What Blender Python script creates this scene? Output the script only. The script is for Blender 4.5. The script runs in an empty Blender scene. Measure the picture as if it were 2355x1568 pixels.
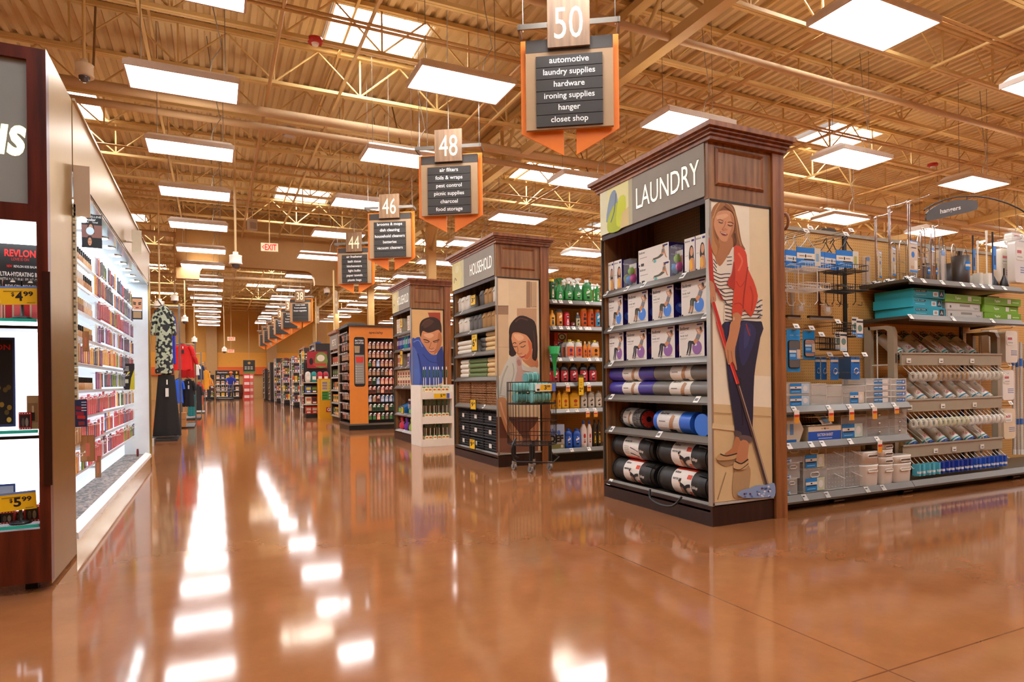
import bpy, math, random
from mathutils import Vector, Matrix
from math import sin, cos, pi, radians
random.seed(7)
SC = bpy.context.scene
COL = SC.collection
# ------------------------------------------------------------------ camera, world, exposure
FPX, CX, HY, ROLL, VX = 1450.0, 1177.5, 876.0, 0.012, 495.0
PSI = math.atan((CX - VX) / FPX)
cam = bpy.data.cameras.new('camera'); cam.sensor_fit = 'HORIZONTAL'; cam.sensor_width = 36
cam.lens = FPX / 2355 * 36; cam.shift_y = (HY - 784) / 2355; cam.clip_end = 300; cam.clip_start = .05
cam_o = bpy.data.objects.new('camera', cam); COL.objects.link(cam_o)
_r0 = Vector((cos(PSI), -sin(PSI), 0)); _f = Vector((sin(PSI), cos(PSI), 0)); _z = Vector((0, 0, 1))
_r = _r0 * cos(ROLL) - _z * sin(ROLL); _u = _z * cos(ROLL) + _r0 * sin(ROLL)
cam_o.matrix_world = Matrix(((_r.x, _u.x, -_f.x, 0), (_r.y, _u.y, -_f.y, 0), (_r.z, _u.z, -_f.z, 1.0), (0, 0, 0, 1)))
SC.camera = cam_o
wd = bpy.data.worlds.new('world'); SC.world = wd; wd.use_nodes = True
wd.node_tree.nodes['Background'].inputs[0].default_value = (.75, .85, 1, 1)
wd.node_tree.nodes['Background'].inputs[1].default_value = .6
SC.view_settings.view_transform = 'Standard'; SC.view_settings.look = 'None'
SC.view_settings.gamma = 1; SC.view_settings.use_curve_mapping = False
SC.view_settings.exposure = 0.9
SC.cycles.use_denoising = True
SC.cycles.sample_clamp_indirect = 6
SC.cycles.diffuse_bounces = 5; SC.cycles.glossy_bounces = 4; SC.cycles.transmission_bounces = 6; SC.cycles.transparent_max_bounces = 12
SC.cycles.caustics_reflective = False; SC.cycles.caustics_refractive = False
LAMP, ADDED_UP, SKY = 12.0, 4.5, 18.0          # ceiling diffuser, glow added on top to brighten the deck, skylight pane

# ------------------------------------------------------------------ points of the place from points of the photograph (2355x1568)
def ray(px, py):
    dx, dy = px - CX, py - HY
    c, s = cos(ROLL), sin(ROLL)
    r = (c * dx - s * dy) / FPX; d = (s * dx + c * dy) / FPX
    return Vector((sin(PSI) + r * cos(PSI), cos(PSI) - r * sin(PSI), -d))
def onX(px, py, X): v = ray(px, py); t = X / v.x; return Vector((X, v.y * t, 1 + v.z * t))
def onY(px, py, Y): v = ray(px, py); t = Y / v.y; return Vector((v.x * t, Y, 1 + v.z * t))
def onZ(px, py, Z): v = ray(px, py); t = (Z - 1) / v.z; return Vector((v.x * t, v.y * t, Z))

# ------------------------------------------------------------------ materials
MATS = {}
def lin(h):
    o = []
    for i in (0, 2, 4):
        c = int(h[i:i + 2], 16) / 255
        o.append(c / 12.92 if c <= .04045 else ((c + .055) / 1.055) ** 2.4)
    return (*o, 1)
def newmat(name):
    m = bpy.data.materials.new(name); m.use_nodes = True
    nt = m.node_tree; return m, nt, nt.nodes['Principled BSDF']
def nd(nt, t, **kw):
    n = nt.nodes.new(t)
    for k, v in kw.items(): setattr(n, k, v)
    return n
def lk(nt, a, b): nt.links.new(a, b)
def mathn(nt, op, a, b=None):
    n = nd(nt, 'ShaderNodeMath', operation=op)
    for i, x in enumerate((a, b)):
        if x is None: continue
        if isinstance(x, (int, float)): n.inputs[i].default_value = x
        else: lk(nt, x, n.inputs[i])
    return n.outputs[0]
def mixc(nt, f, a, b):
    n = nd(nt, 'ShaderNodeMix', data_type='RGBA')
    for i, x in ((0, f), (6, a), (7, b)):
        if isinstance(x, (int, float, tuple)): n.inputs[i].default_value = x
        else: lk(nt, x, n.inputs[i])
    return n.outputs[2]
def noise(nt, scale, vec=None, detail=4, rough=.55):
    n = nd(nt, 'ShaderNodeTexNoise'); n.inputs['Scale'].default_value = scale; n.inputs['Detail'].default_value = detail; n.inputs['Roughness'].default_value = rough
    if vec is not None: lk(nt, vec, n.inputs['Vector'])
    return n.outputs[0]
def coords(nt, scale=(1, 1, 1)):
    t = nd(nt, 'ShaderNodeTexCoord'); m = nd(nt, 'ShaderNodeMapping'); m.inputs['Scale'].default_value = scale
    lk(nt, t.outputs['Object'], m.inputs['Vector']); return m.outputs[0]
def mt(k):
    """'rrggbb' or 'rrggbb,r.3,m1,e2,a.4' (roughness, metal, emission, alpha), or the name of a material made below"""
    if k in MATS: return MATS[k]
    p = k.split(','); m, nt, b = newmat('paint_' + p[0]); c = lin(p[0])
    v = {'r': .55, 'm': 0, 'e': 0, 'a': 1, 't': 0}
    for q in p[1:]: v[q[0]] = float(q[1:])
    b.inputs['Roughness'].default_value = v['r']; b.inputs['Metallic'].default_value = v['m']
    b.inputs['Alpha'].default_value = v['a']; b.inputs['Transmission Weight'].default_value = v['t']
    if v['e']:
        b.inputs['Emission Color'].default_value = c; b.inputs['Emission Strength'].default_value = v['e']
        b.inputs['Base Color'].default_value = c
    else:
        n = noise(nt, 9, coords(nt), 2)
        lk(nt, mixc(nt, n, tuple(x * .93 for x in c[:3]) + (1,), tuple(min(1, x * 1.06) for x in c[:3]) + (1,)), b.inputs['Base Color'])
    MATS[k] = m; return m
def wood(name, dark, light, rough=.35, sc=(9, 9, .8)):
    m, nt, b = newmat(name)
    v = coords(nt, sc)
    n1 = noise(nt, 2.2, v, 6, .65)
    w = nd(nt, 'ShaderNodeTexWave', wave_type='BANDS', bands_direction='X'); w.inputs['Scale'].default_value = .5; w.inputs['Distortion'].default_value = 9; w.inputs['Detail'].default_value = 3
    lk(nt, v, w.inputs['Vector'])
    f = mathn(nt, 'ADD', mathn(nt, 'MULTIPLY', n1, .85), mathn(nt, 'MULTIPLY', w.outputs[1], .14))
    r = nd(nt, 'ShaderNodeValToRGB'); r.color_ramp.elements[0].position = .3; r.color_ramp.elements[1].position = .75
    r.color_ramp.elements[0].color = lin(dark); r.color_ramp.elements[1].color = lin(light)
    lk(nt, f, r.inputs[0]); lk(nt, r.outputs[0], b.inputs['Base Color']); b.inputs['Roughness'].default_value = rough
    MATS[name] = m
wood('wood', '6e482c', 'b4824f'); wood('wood_trim', '744424', 'b07040'); wood('wood_red', '3c130a', '6e2a16', .3)
wood('wood_sign', '6e5034', '94704a', .55)
wood('wood_dark', '25130e', '3a2018', .4)
def floor_mat():
    m, nt, b = newmat('polished_concrete'); v = coords(nt)
    a = noise(nt, .45, v, 6, .6); c = noise(nt, 3.2, v, 8, .7); g = noise(nt, 60, v, 3)
    r = nd(nt, 'ShaderNodeValToRGB'); e = r.color_ramp.elements
    e[0].position = .3; e[0].color = lin('764425'); e[1].position = .72; e[1].color = lin('a0683c')
    lk(nt, mathn(nt, 'ADD', mathn(nt, 'MULTIPLY', a, .62), mathn(nt, 'MULTIPLY', c, .4)), r.inputs[0])
    base = mixc(nt, mathn(nt, 'MULTIPLY', g, .35), r.outputs[0], lin('85502d'))
    s = nd(nt, 'ShaderNodeSeparateXYZ'); lk(nt, v, s.inputs[0])
    masks = []
    for ax, off, per in ((0, 2.06, 3.6), (1, 1.4, 3.58)):
        u = mathn(nt, 'ABSOLUTE', mathn(nt, 'WRAP', mathn(nt, 'SUBTRACT', s.outputs[ax], off), per / 2))
        masks.append(u)
    for n in nt.nodes:
        if n.type == 'MATH' and n.operation == 'WRAP': n.inputs[2].default_value = -n.inputs[1].default_value
    j = mathn(nt, 'LESS_THAN', mathn(nt, 'MINIMUM', *masks), .0035)
    lk(nt, mixc(nt, mathn(nt, 'MULTIPLY', j, .6), base, lin('4a2210')), b.inputs['Base Color'])
    rr = mathn(nt, 'ADD', mathn(nt, 'MULTIPLY', c, .07), .05)
    lk(nt, rr, b.inputs['Roughness'])
    bp = nd(nt, 'ShaderNodeBump'); bp.inputs['Strength'].default_value = .04; bp.inputs['Distance'].default_value = .01
    lk(nt, noise(nt, 1.6, v, 3), bp.inputs['Height']); lk(nt, bp.outputs[0], b.inputs['Normal'])
    b.inputs['IOR'].default_value = 1.5; b.inputs['Specular Tint'].default_value = (1, .88, .62, 1)
    MATS['floor'] = m
floor_mat()
def peg_mat(name, base, ax):
    m, nt, b = newmat(name); v = coords(nt); s = nd(nt, 'ShaderNodeSeparateXYZ'); lk(nt, v, s.inputs[0])
    def cell(o):
        return mathn(nt, 'SUBTRACT', mathn(nt, 'FRACT', mathn(nt, 'MULTIPLY', o, 1 / .0254)), .5)
    u, w = cell(s.outputs[ax]), cell(s.outputs[2])
    d = mathn(nt, 'SQRT', mathn(nt, 'ADD', mathn(nt, 'MULTIPLY', u, u), mathn(nt, 'MULTIPLY', w, w)))
    c = lin(base)
    n = mixc(nt, noise(nt, 3, v), tuple(x * .9 for x in c[:3]) + (1,), c)
    lk(nt, mixc(nt, mathn(nt, 'LESS_THAN', d, .13), n, lin('3a2410')), b.inputs['Base Color'])
    b.inputs['Roughness'].default_value = .6; MATS[name] = m
peg_mat('pegboard', 'dea85a', 0); peg_mat('pegboard_y', 'b08a54', 1)
def granule(name, a, c, sc):
    m, nt, b = newmat(name); v = coords(nt)
    vo = nd(nt, 'ShaderNodeTexVoronoi'); vo.inputs['Scale'].default_value = sc; lk(nt, v, vo.inputs['Vector'])
    r = nd(nt, 'ShaderNodeValToRGB'); r.color_ramp.interpolation = 'CONSTANT'
    r.color_ramp.elements[0].color = lin(a); r.color_ramp.elements[1].color = lin(c); r.color_ramp.elements[1].position = .5
    lk(nt, vo.outputs['Color'], r.inputs[0]); lk(nt, r.outputs[0], b.inputs['Base Color']); b.inputs['Roughness'].default_value = .5
    MATS[name] = m
granule('pebble_mat', '4a4442', '9a8478', 55); granule('print_cloth', '1a1c1c', 'aeb89a', 22); granule('weave', '4a2c14', 'b08050', 70)
granule('speckle', '2a2a2a', '8a8378', 160)
granule('bead', '202020', 'f0ece2', 90); granule('net_grey', '3a3530', 'b8ab9a', 130); granule('net_blue', '1d3f80', '3f78c4', 130); granule('net_white', 'd8cdb4', 'f4ecd8', 130)
def clear(name, tint, alpha):
    m, nt, b = newmat(name); b.inputs['Base Color'].default_value = lin(tint); b.inputs['Roughness'].default_value = .08
    b.inputs['Alpha'].default_value = alpha; MATS[name] = m
clear('clear_plastic', 'f0ebe0', .22); clear('clear_glass', 'dff5f0', .25); clear('clear_film', 'ffffff', .12); clear('lens', '203040', .6)
for n_, k_ in dict(steel='8a8880,r.35,m.9', chrome='e8e4dc,r.12,m1', brass='a07c36,r.32,m.9', black='15130f,r.4', deck='ccb07e,r.7', truss='ccaa6c,r.6', pipe='c0a078,r.6',
                   housing='ece2d4,r.5', tan_metal='a89a80,r.45', shelf='4a4336,r.4', lip='665f54,r.3,m.3', kick='2c1812,r.35', white='eee8dc', wire_white='e8e2d4,r.35',
                   wire_black='16130f,r.4', bronze='32241a,r.35,m.4', sign_grey='352f27,r.45', sign_tan='a8875f,r.5', orange='ff861a,r.45', sign_face='968c7a,r.5', tan_wall='b98046,r.75',
                   yellow='f2c010,r.5', skin='c98a5e', ink='1b1812', card_blue='1d7fd0,r.45', cream='efe2c4,r.6', aqua='22b2c4,r.45', lime='7fb52a,r.45').items():
    MATS[n_] = mt(k_)

# ------------------------------------------------------------------ mesh builder
FONT_CACHE = {}
def glyphs(s, bold):
    if (s, bold) in FONT_CACHE: return FONT_CACHE[(s, bold)]
    cu = bpy.data.curves.new('lettering', 'FONT'); cu.body = s; cu.resolution_u = 3; cu.offset = bold; cu.fill_mode = 'FRONT'
    o = bpy.data.objects.new('lettering', cu); COL.objects.link(o)
    bpy.context.view_layer.update()
    me = bpy.data.meshes.new_from_object(o.evaluated_get(bpy.context.evaluated_depsgraph_get()))
    vs = [tuple(v.co[:2]) for v in me.vertices]; fs = [tuple(p.vertices) for p in me.polygons]
    bpy.data.objects.remove(o); bpy.data.curves.remove(cu); bpy.data.meshes.remove(me)
    x0 = min(v[0] for v in vs); x1 = max(v[0] for v in vs); y0 = min(v[1] for v in vs); y1 = max(v[1] for v in vs)
    r = ([((x - x0) / (x1 - x0), (y - y0) / (y1 - y0)) for x, y in vs], fs, (x1 - x0) / (y1 - y0)); FONT_CACHE[(s, bold)] = r; return r
def spline(pts, n=4, closed=True):
    out = []; N = len(pts)
    for i in range(N if closed else N - 1):
        p = [pts[(i + k) % N] if closed else pts[min(max(i + k, 0), N - 1)] for k in (-1, 0, 1, 2)]
        for j in range(n):
            t = j / n
            out.append(tuple(.5 * (2 * b + (c - a) * t + (2 * a - 5 * b + 4 * c - d) * t * t + (-a + 3 * b - 3 * c + d) * t ** 3) for a, b, c, d in zip(*p)))
    if not closed: out.append(tuple(pts[-1]))
    return out
def rrect(x0, x1, y0, y1, r, n=4):
    out = []
    for cx, cy, a in ((x1 - r, y1 - r, 0), (x0 + r, y1 - r, 90), (x0 + r, y0 + r, 180), (x1 - r, y0 + r, 270)):
        for i in range(n + 1):
            t = radians(a + 90 * i / n); out.append((cx + r * cos(t), cy + r * sin(t)))
    return out
class MB:
    def __init__(s): s.v = []; s.f = []; s.m = []; s.s = []; s.k = []; s.T = None
    def mi(s, k):
        if k not in s.k: s.k.append(k)
        return s.k.index(k)
    def add(s, vs, fs, k, sm=False):
        b = len(s.v); T = s.T
        s.v += [tuple(T @ Vector(p)) if T else tuple(p) for p in vs]
        i = s.mi(k)
        for f in fs: s.f.append([b + q for q in f]); s.m.append(i); s.s.append(sm)
        return s
    def box(s, x0, x1, y0, y1, z0, z1, k, sides=None):
        """sides: optional material per face in order bottom, top, -y, +y, -x, +x"""
        vs = [(x, y, z) for x in (x0, x1) for y in (y0, y1) for z in (z0, z1)]
        fs = [(0, 2, 6, 4), (1, 5, 7, 3), (0, 4, 5, 1), (2, 3, 7, 6), (0, 1, 3, 2), (4, 6, 7, 5)]
        if not sides: return s.add(vs, fs, k)
        for f, q in zip(fs, sides): s.add([vs[i] for i in f], [(0, 1, 2, 3)], q or k)
        return s
    def prism(s, pts, d, k, sm=False, cap=True):
        """closed outline of 3D points pushed along d"""
        n = len(pts); d = Vector(d)
        vs = [tuple(p) for p in pts] + [tuple(Vector(p) + d) for p in pts]
        s.add(vs, [(i, (i + 1) % n, n + (i + 1) % n, n + i) for i in range(n)], k, sm)
        if cap: s.add(vs, [tuple(range(n - 1, -1, -1)), tuple(range(n, 2 * n))], k)
        return s
    def tube(s, pts, r, k, n=6, closed=False, r1=None, cap=True):
        P = [Vector(p) for p in pts]; N = len(P); vs = []; up = None
        for i, p in enumerate(P):
            a = P[(i - 1) % N] if closed or i else p; c = P[(i + 1) % N] if closed or i < N - 1 else p
            t = (c - a).normalized()
            if t.length == 0: t = Vector((0, 0, 1))
            if up is None: up = Vector((0, 0, 1)) if abs(t.z) < .9 else Vector((1, 0, 0))
            x = up.cross(t)
            if x.length < 1e-4: x = Vector((.3, 1, .2)).cross(t)
            x.normalize(); y = t.cross(x); up = y
            rr = r if r1 is None else r + (r1 - r) * i / max(1, N - 1)
            if isinstance(r, (list, tuple)): rr = r[i]
            vs += [tuple(p + (x * cos(2 * pi * j / n) + y * sin(2 * pi * j / n)) * rr) for j in range(n)]
        fs = []
        for i in range(N if closed else N - 1):
            q = (i + 1) % N
            fs += [(i * n + j, i * n + (j + 1) % n, q * n + (j + 1) % n, q * n + j) for j in range(n)]
        s.add(vs, fs, k, n > 5)
        if cap and not closed: s.add(vs, [tuple(range(n - 1, -1, -1)), tuple(range((N - 1) * n, N * n))], k)
        return s
    def lathe(s, prof, k, c=(0, 0, 0), n=16, sx=1, sy=1, sq=0):
        """prof: (radius, z); sq > 0 squares the round section"""
        vs = []
        for r, z in prof:
            for j in range(n):
                a = 2 * pi * (j + .5) / n; x, y = cos(a), sin(a)
                if sq: q = max(abs(x), abs(y)) ** sq; x, y = x / q, y / q
                vs.append((c[0] + r * x * sx, c[1] + r * y * sy, c[2] + z))
        m = len(prof)
        s.add(vs, [(i * n + j, i * n + (j + 1) % n, (i + 1) * n + (j + 1) % n, (i + 1) * n + j) for i in range(m - 1) for j in range(n)], k, True)
        s.add(vs, [tuple(range(n - 1, -1, -1)), tuple(range((m - 1) * n, m * n))], k)
        return s
    def ball(s, c, r, k, n=12, sz=1):
        return s.lathe([(max(.001, r * sin(pi * i / 8)), -r * sz * cos(pi * i / 8)) for i in range(9)], k, c, n)
    def mesh(s, name):
        me = bpy.data.meshes.new(name); me.from_pydata(s.v, [], s.f)
        for k in s.k: me.materials.append(mt(k))
        me.polygons.foreach_set('material_index', s.m); me.polygons.foreach_set('use_smooth', s.s); me.update()
        return me
class Print:
    """flat printing on a plane: O origin, u across, v up, n out of the sheet; su, sv scale the drawing's own units"""
    def __init__(s, mb, O, u, v, n, su=1, sv=1, step=.00015):
        s.mb = mb; s.O = Vector(O); s.u = Vector(u) * su; s.v = Vector(v) * sv; s.n = Vector(n); s.z = step; s.st = step
    def at(s, p): return s.O + s.u * p[0] + s.v * p[1] + s.n * s.z
    def poly(s, pts, k, sm=0):
        if sm: pts = spline(pts, sm)
        s.mb.add([s.at(p) for p in pts], [tuple(range(len(pts)))], k); s.z += s.st; return s
    def rect(s, x0, y0, x1, y1, k): return s.poly([(x0, y0), (x1, y0), (x1, y1), (x0, y1)], k)
    def ell(s, cx, cy, rx, ry, k, n=16): return s.poly([(cx + rx * cos(2 * pi * i / n), cy + ry * sin(2 * pi * i / n)) for i in range(n)], k)
    def stroke(s, pts, w, k, sm=0, w1=None):
        if sm: pts = spline(pts, sm, False)
        L, R = [], []; N = len(pts)
        for i, p in enumerate(pts):
            a, b = pts[max(0, i - 1)], pts[min(N - 1, i + 1)]
            dx, dy = b[0] - a[0], b[1] - a[1]; l = math.hypot(dx, dy) or 1
            h = (w if w1 is None else w + (w1 - w) * i / (N - 1)) / 2
            L.append((p[0] - dy / l * h, p[1] + dx / l * h)); R.append((p[0] + dy / l * h, p[1] - dx / l * h))
        fs = [(i, N + i, N + i + 1, i + 1) for i in range(N - 1)]
        s.mb.add([s.at(p) for p in L + R], fs, k); s.z += s.st; return s
    def txt(s, t, x, y, w, h, k, bold=0.0, shear=0):
        """fills the box x, y, w, h; w=None keeps the letters' own width, centred on x"""
        vs, fs, asp = glyphs(t, bold)
        if w is None: w = h * asp * s.v.length / s.u.length; x -= w / 2
        s.mb.add([s.at((x + a * w + b * h * shear, y + b * h)) for a, b in vs], fs, k); s.z += s.st; return s

# ------------------------------------------------------------------ things
def link(name, data, parent=None, loc=None, rot=None, sc=None):
    o = bpy.data.objects.new(name, data); COL.objects.link(o)
    if parent: o.parent = parent
    if loc is not None: o.location = loc
    if rot is not None: o.rotation_euler = rot if not isinstance(rot, (int, float)) else (0, 0, rot)
    if sc is not None: o.scale = sc if not isinstance(sc, (int, float)) else (sc, sc, sc)
    return o
def tag(o, label, cat, group=None, kind=None):
    if label: o['label'] = ' '.join(label.split()[:16])
    if cat: o['category'] = cat
    if group: o['group'] = group
    if kind: o['kind'] = kind
    return o
def struct(name, mb, label=None, cat=None):
    o = link(name, mb.mesh(name) if isinstance(mb, MB) else mb); o['kind'] = 'structure'
    if label: o['label'] = label
    if cat: o['category'] = cat
    return o
def thing(name, label, cat, loc=(0, 0, 0), rot=0, group=None):
    return tag(link(name, None, None, loc, rot), label, cat, group)
def part(name, mb, parent, label=None, loc=None):
    o = link(name, mb.mesh(name) if isinstance(mb, MB) else mb, parent, loc)
    if label: o['label'] = label
    return o
def put(proto, loc, rot, label, group=None, sc=None):
    """a copy of a made product: proto = (name, category, [(part name, mesh, [(sub-part, mesh)])])"""
    name, cat, parts = proto
    if len(parts) == 1: return tag(link(name, parts[0][1], None, loc, rot, sc), label, cat, group)
    r = tag(link(name, None, None, loc, rot, sc), label, cat, group)
    for p in parts:
        o = link(p[0], p[1], r)
        for q in (p[2] if len(p) > 2 else ()): link(q[0], q[1], o)
    return r
ORD = 'first second third fourth fifth sixth seventh eighth ninth tenth eleventh twelfth thirteenth fourteenth fifteenth sixteenth seventeenth eighteenth nineteenth twentieth'.split()
def nth(i):
    if i < 20: return ORD[i]
    t = ['twenty', 'thirty', 'forty', 'fifty', 'sixty', 'seventy', 'eighty', 'ninety'][(i + 1) // 10 - 2]
    return t + '-' + ORD[(i + 1) % 10 - 1] if (i + 1) % 10 else t[:-1] + 'ieth'
# ================================================================== the setting
XA, XB, YA, YB, DECK = -15.0, 46.0, -7.0, 50.0, 7.08
b = MB(); b.box(XA, XB, YA, YB, -.2, 0, 'floor'); struct('floor', b, 'polished orange brown concrete floor with sawn joints', 'floor')
# skylights: staggered grid
SKYS = [(2.63 + 11.7 * i, 10.93 + 10.3 * j) for i in range(-1, 4) for j in (-1, 0, 1, 2, 3)] + [(-2.95 + 11.7 * i, 16.2 + 10.3 * j) for i in range(-1, 5) for j in (-1, 0, 1, 2, 3)]
SKYS = [(x, y) for x, y in SKYS if XA + 2 < x < XB - 2 and YA + 2 < y < YB - 2]
SW, SD = .83, .68
ys = sorted({YA, YB} | {round(y + s * SD, 3) for x, y in SKYS for s in (-1, 1)})
b = MB(); RIB = .2
nrib = int((XB - XA) / RIB)
for y0, y1 in zip(ys, ys[1:]):
    hole = sorted((x - SW, x + SW) for x, y in SKYS if abs(y - (y0 + y1) / 2) < SD)
    prof = []; runs = []
    for i in range(nrib):
        x = XA + i * RIB
        inside = any(h0 < x + RIB / 2 < h1 for h0, h1 in hole)
        if inside:
            if prof: runs.append(prof); prof = []
            continue
        prof += [(x, DECK), (x + .085, DECK), (x + .11, DECK + .05), (x + .175, DECK + .05)]
    if prof: runs.append(prof)
    for pr in runs:
        n = len(pr); vs = [(x, y0, z) for x, z in pr] + [(x, y1, z) for x, z in pr]
        b.add(vs, [(i, n + i, n + i + 1, i + 1) for i in range(n - 1)], 'deck')
struct('ceiling', b, 'tan ribbed metal roof deck above the open trusses', 'ceiling')
# skylight wells, panes and their bars
for i, (x, y) in enumerate(SKYS):
    b = MB(); zt = DECK + .6
    for s in (-1, 1):
        b.box(x + s * SW - .02, x + s * SW + .02, y - SD, y + SD, DECK - .02, zt, 'white'); b.box(x - SW, x + SW, y + s * SD - .02, y + s * SD + .02, DECK - .02, zt, 'white')
    o = struct('window_%d' % (i + 1), b, 'skylight well with a white dome in the metal roof', 'skylight')
    p = MB(); p.box(x - SW, x + SW, y - SD, y + SD, zt - .02, zt, 'f4f8ff,e%g' % SKY); part('pane', p, o)
    g = MB()
    for q in (-.28, .28): g.box(x + q * 2 - .012, x + q * 2 + .012, y - SD, y + SD, zt - .06, zt - .03, '7a8088')
    for q in range(3): g.box(x - SW, x + SW, y - .5 + .12 * q, y - .49 + .12 * q, zt - .06, zt - .04, '9aa0a8')
    part('security_bar', g, o)
# open-web joists across the aisles
def truss_mesh():
    b = MB()
    for s in (-1, 1):
        b.box(XA, XB, s * .035 - .03, s * .035 + .03, 7.0, 7.07, 'truss')
        b.box(XA, XB, s * .03 - .025, s * .03 + .025, 6.27, 6.325, 'truss')
    x = -1.25 - 1.5 * 9
    while x < XB - 1:
        for s in (-1, 1):
            b.tube([(x, 0, 7.0), (x + s * .75, 0, 6.32)], .017, 'truss', 5)
        b.box(x + .735, x + .765, -.015, .015, 6.3, 7.02, 'truss')
        x += 1.5
    return b.mesh('roof_truss')
tm = truss_mesh(); JY = [11.8 + 1.7 * k for k in range(-6, 23)]
for y in JY:
    o = link('roof_truss', tm, None, (0, y, 0)); o['kind'] = 'structure'
# girders along the main aisle, with columns
GX = [6.15, 22.4, 38.0, -9.9]
for gx in GX:
    b = MB()
    b.box(gx - .09, gx + .09, YA, YB, 5.93, 6.09, 'truss'); b.box(gx - .09, gx + .09, YA, YB, 6.86, 6.99, 'truss')
    y = YA + .9
    while y < YB - 1.7:
        b.tube([(gx, y, 6.9), (gx, y + .85, 6.05)], .04, 'truss', 6); b.tube([(gx, y + 1.7, 6.9), (gx, y + .85, 6.05)], .04, 'truss', 6)
        b.box(gx - .03, gx + .03, y + .82, y + .88, 6.05, 6.95, 'truss')
        y += 1.7
    struct('roof_girder', b)
for gx, yy in ((6.15, 18.9), (6.15, 27.4), (6.15, 36), (6.15, 44.5), (22.4, 10.4), (22.4, 27.4), (22.4, 44), (38, 18.9), (38, 36)):
    b = MB(); w = .13
    b.box(gx - w, gx + w, yy - w, yy + w, 0, 5.95, 'c89a55,r.6'); b.box(gx - .22, gx + .22, yy - .22, yy + .22, 5.86, 5.93, 'truss')
    for s in (-1, 1): b.tube([(gx, yy, 5.0), (gx, yy + s * .9, 5.95)], .05, 'truss')
    struct('roof_column', b)
# bridging along the aisle, pipes and conduit
for i in range(-3, 15):
    x = 2.1 + 3.0 * i
    b = MB(); b.box(x - .022, x + .022, YA, YB, 6.225, 6.265, 'truss'); b.box(x - .02, x + .02, YA, YB, 6.955, 6.995, 'truss')
    struct('roof_bridging', b)
def pipe(pts, r, k='pipe', n=10, name='ceiling_pipe'):
    b = MB(); b.tube(pts, r, k, n); return struct(name, b)
for y, z, r in ((12.35, 5.98, .085), (12.72, 5.84, .065), (7.35, 6.0, .055), (24.2, 6.1, .09), (33, 6.1, .08)): pipe([(XA, y, z), (XB, y, z)], r)
for y, z in ((9.05, 6.15), (9.12, 6.13), (15.9, 6.18), (19.2, 6.15), (5.6, 6.2), (5.68, 6.2)): pipe([(XA, y, z), (XB, y, z)], .022, 'b88a50', 6, 'ceiling_conduit')
for x, z in ((8.3, 6.12), (11.6, 6.05), (.9, 6.15), (4.6, 6.18), (16.4, 6.1)): pipe([(x, YA, z), (x, YB, z)], .03, 'b88a50', 6)
for x, y in ((-1.6, 11.2), (3.6, 12.9), (8, 12.6)):                 # perforated pipe hangers
    b = MB(); b.tube([(x, y, 5.8), (x - .05, y + .6, 7.0)], .016, '7a5a34', 4); struct('ceiling_hanger', b)
# outer walls
def wall(name, x0, x1, y0, y1, k, z0=0, z1=7.2):
    b = MB(); b.box(x0, x1, y0, y1, z0, z1, k); return struct(name, b)
wall('wall_left', XA - .2, XA, YA, YB, 'tan_wall'); wall('wall_right', XB, XB + .2, YA, YB, 'tan_wall')
wall('wall_front', XA, XB, YA - .2, YA, 'tan_wall'); wall('wall_back', XA, XB, YB, YB + .2, 'd09a48,r.7')
b = MB(); b.box(XA, XB, YB - .12, YB, 0, 1.7, 'c89a58'); struct('wall_back_lower', b)
b = MB(); b.box(XA, XB, YB - .3, YB - .02, 1.7, 2.25, 'e2631c'); b.box(XA, XB, YB - .2, YB - .02, 2.25, 3.3, 'e8a030')
struct('wall_back_band', b)
for i, x in enumerate((-6, -2.2, -.2, 3.8, 7.4, 12)):
    b = MB(); b.box(x - .35, x + .35, YB - .45, YB - .1, 0, 7, 'b98c52'); struct('trim_%d' % (i + 1), b)
# portal bulkheads over the main aisle
for i, y in enumerate((24.0,)):
    b = MB(); xl, xr, zt = -1.15, 4.3, 7.0
    inner = [(-.45, 4.6), (-.45, 4.75)] + [(-.45 + .35 * (1 - cos(a * pi / 8)), 4.75 + .35 * sin(a * pi / 8)) for a in range(1, 5)] + [(3.0 + .35 * sin(a * pi / 8), 5.1 - .35 * (1 - cos(a * pi / 8))) for a in range(0, 5)] + [(3.35, 4.6)]
    out = [(xl, 4.6)] + inner + [(xr, 4.6), (xr, zt), (xl, zt)]
    b.prism([(x, y, z) for x, z in out], (0, .3, 0), 'b0844e,r.7')
    struct('wall_bulkhead', b)

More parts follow.
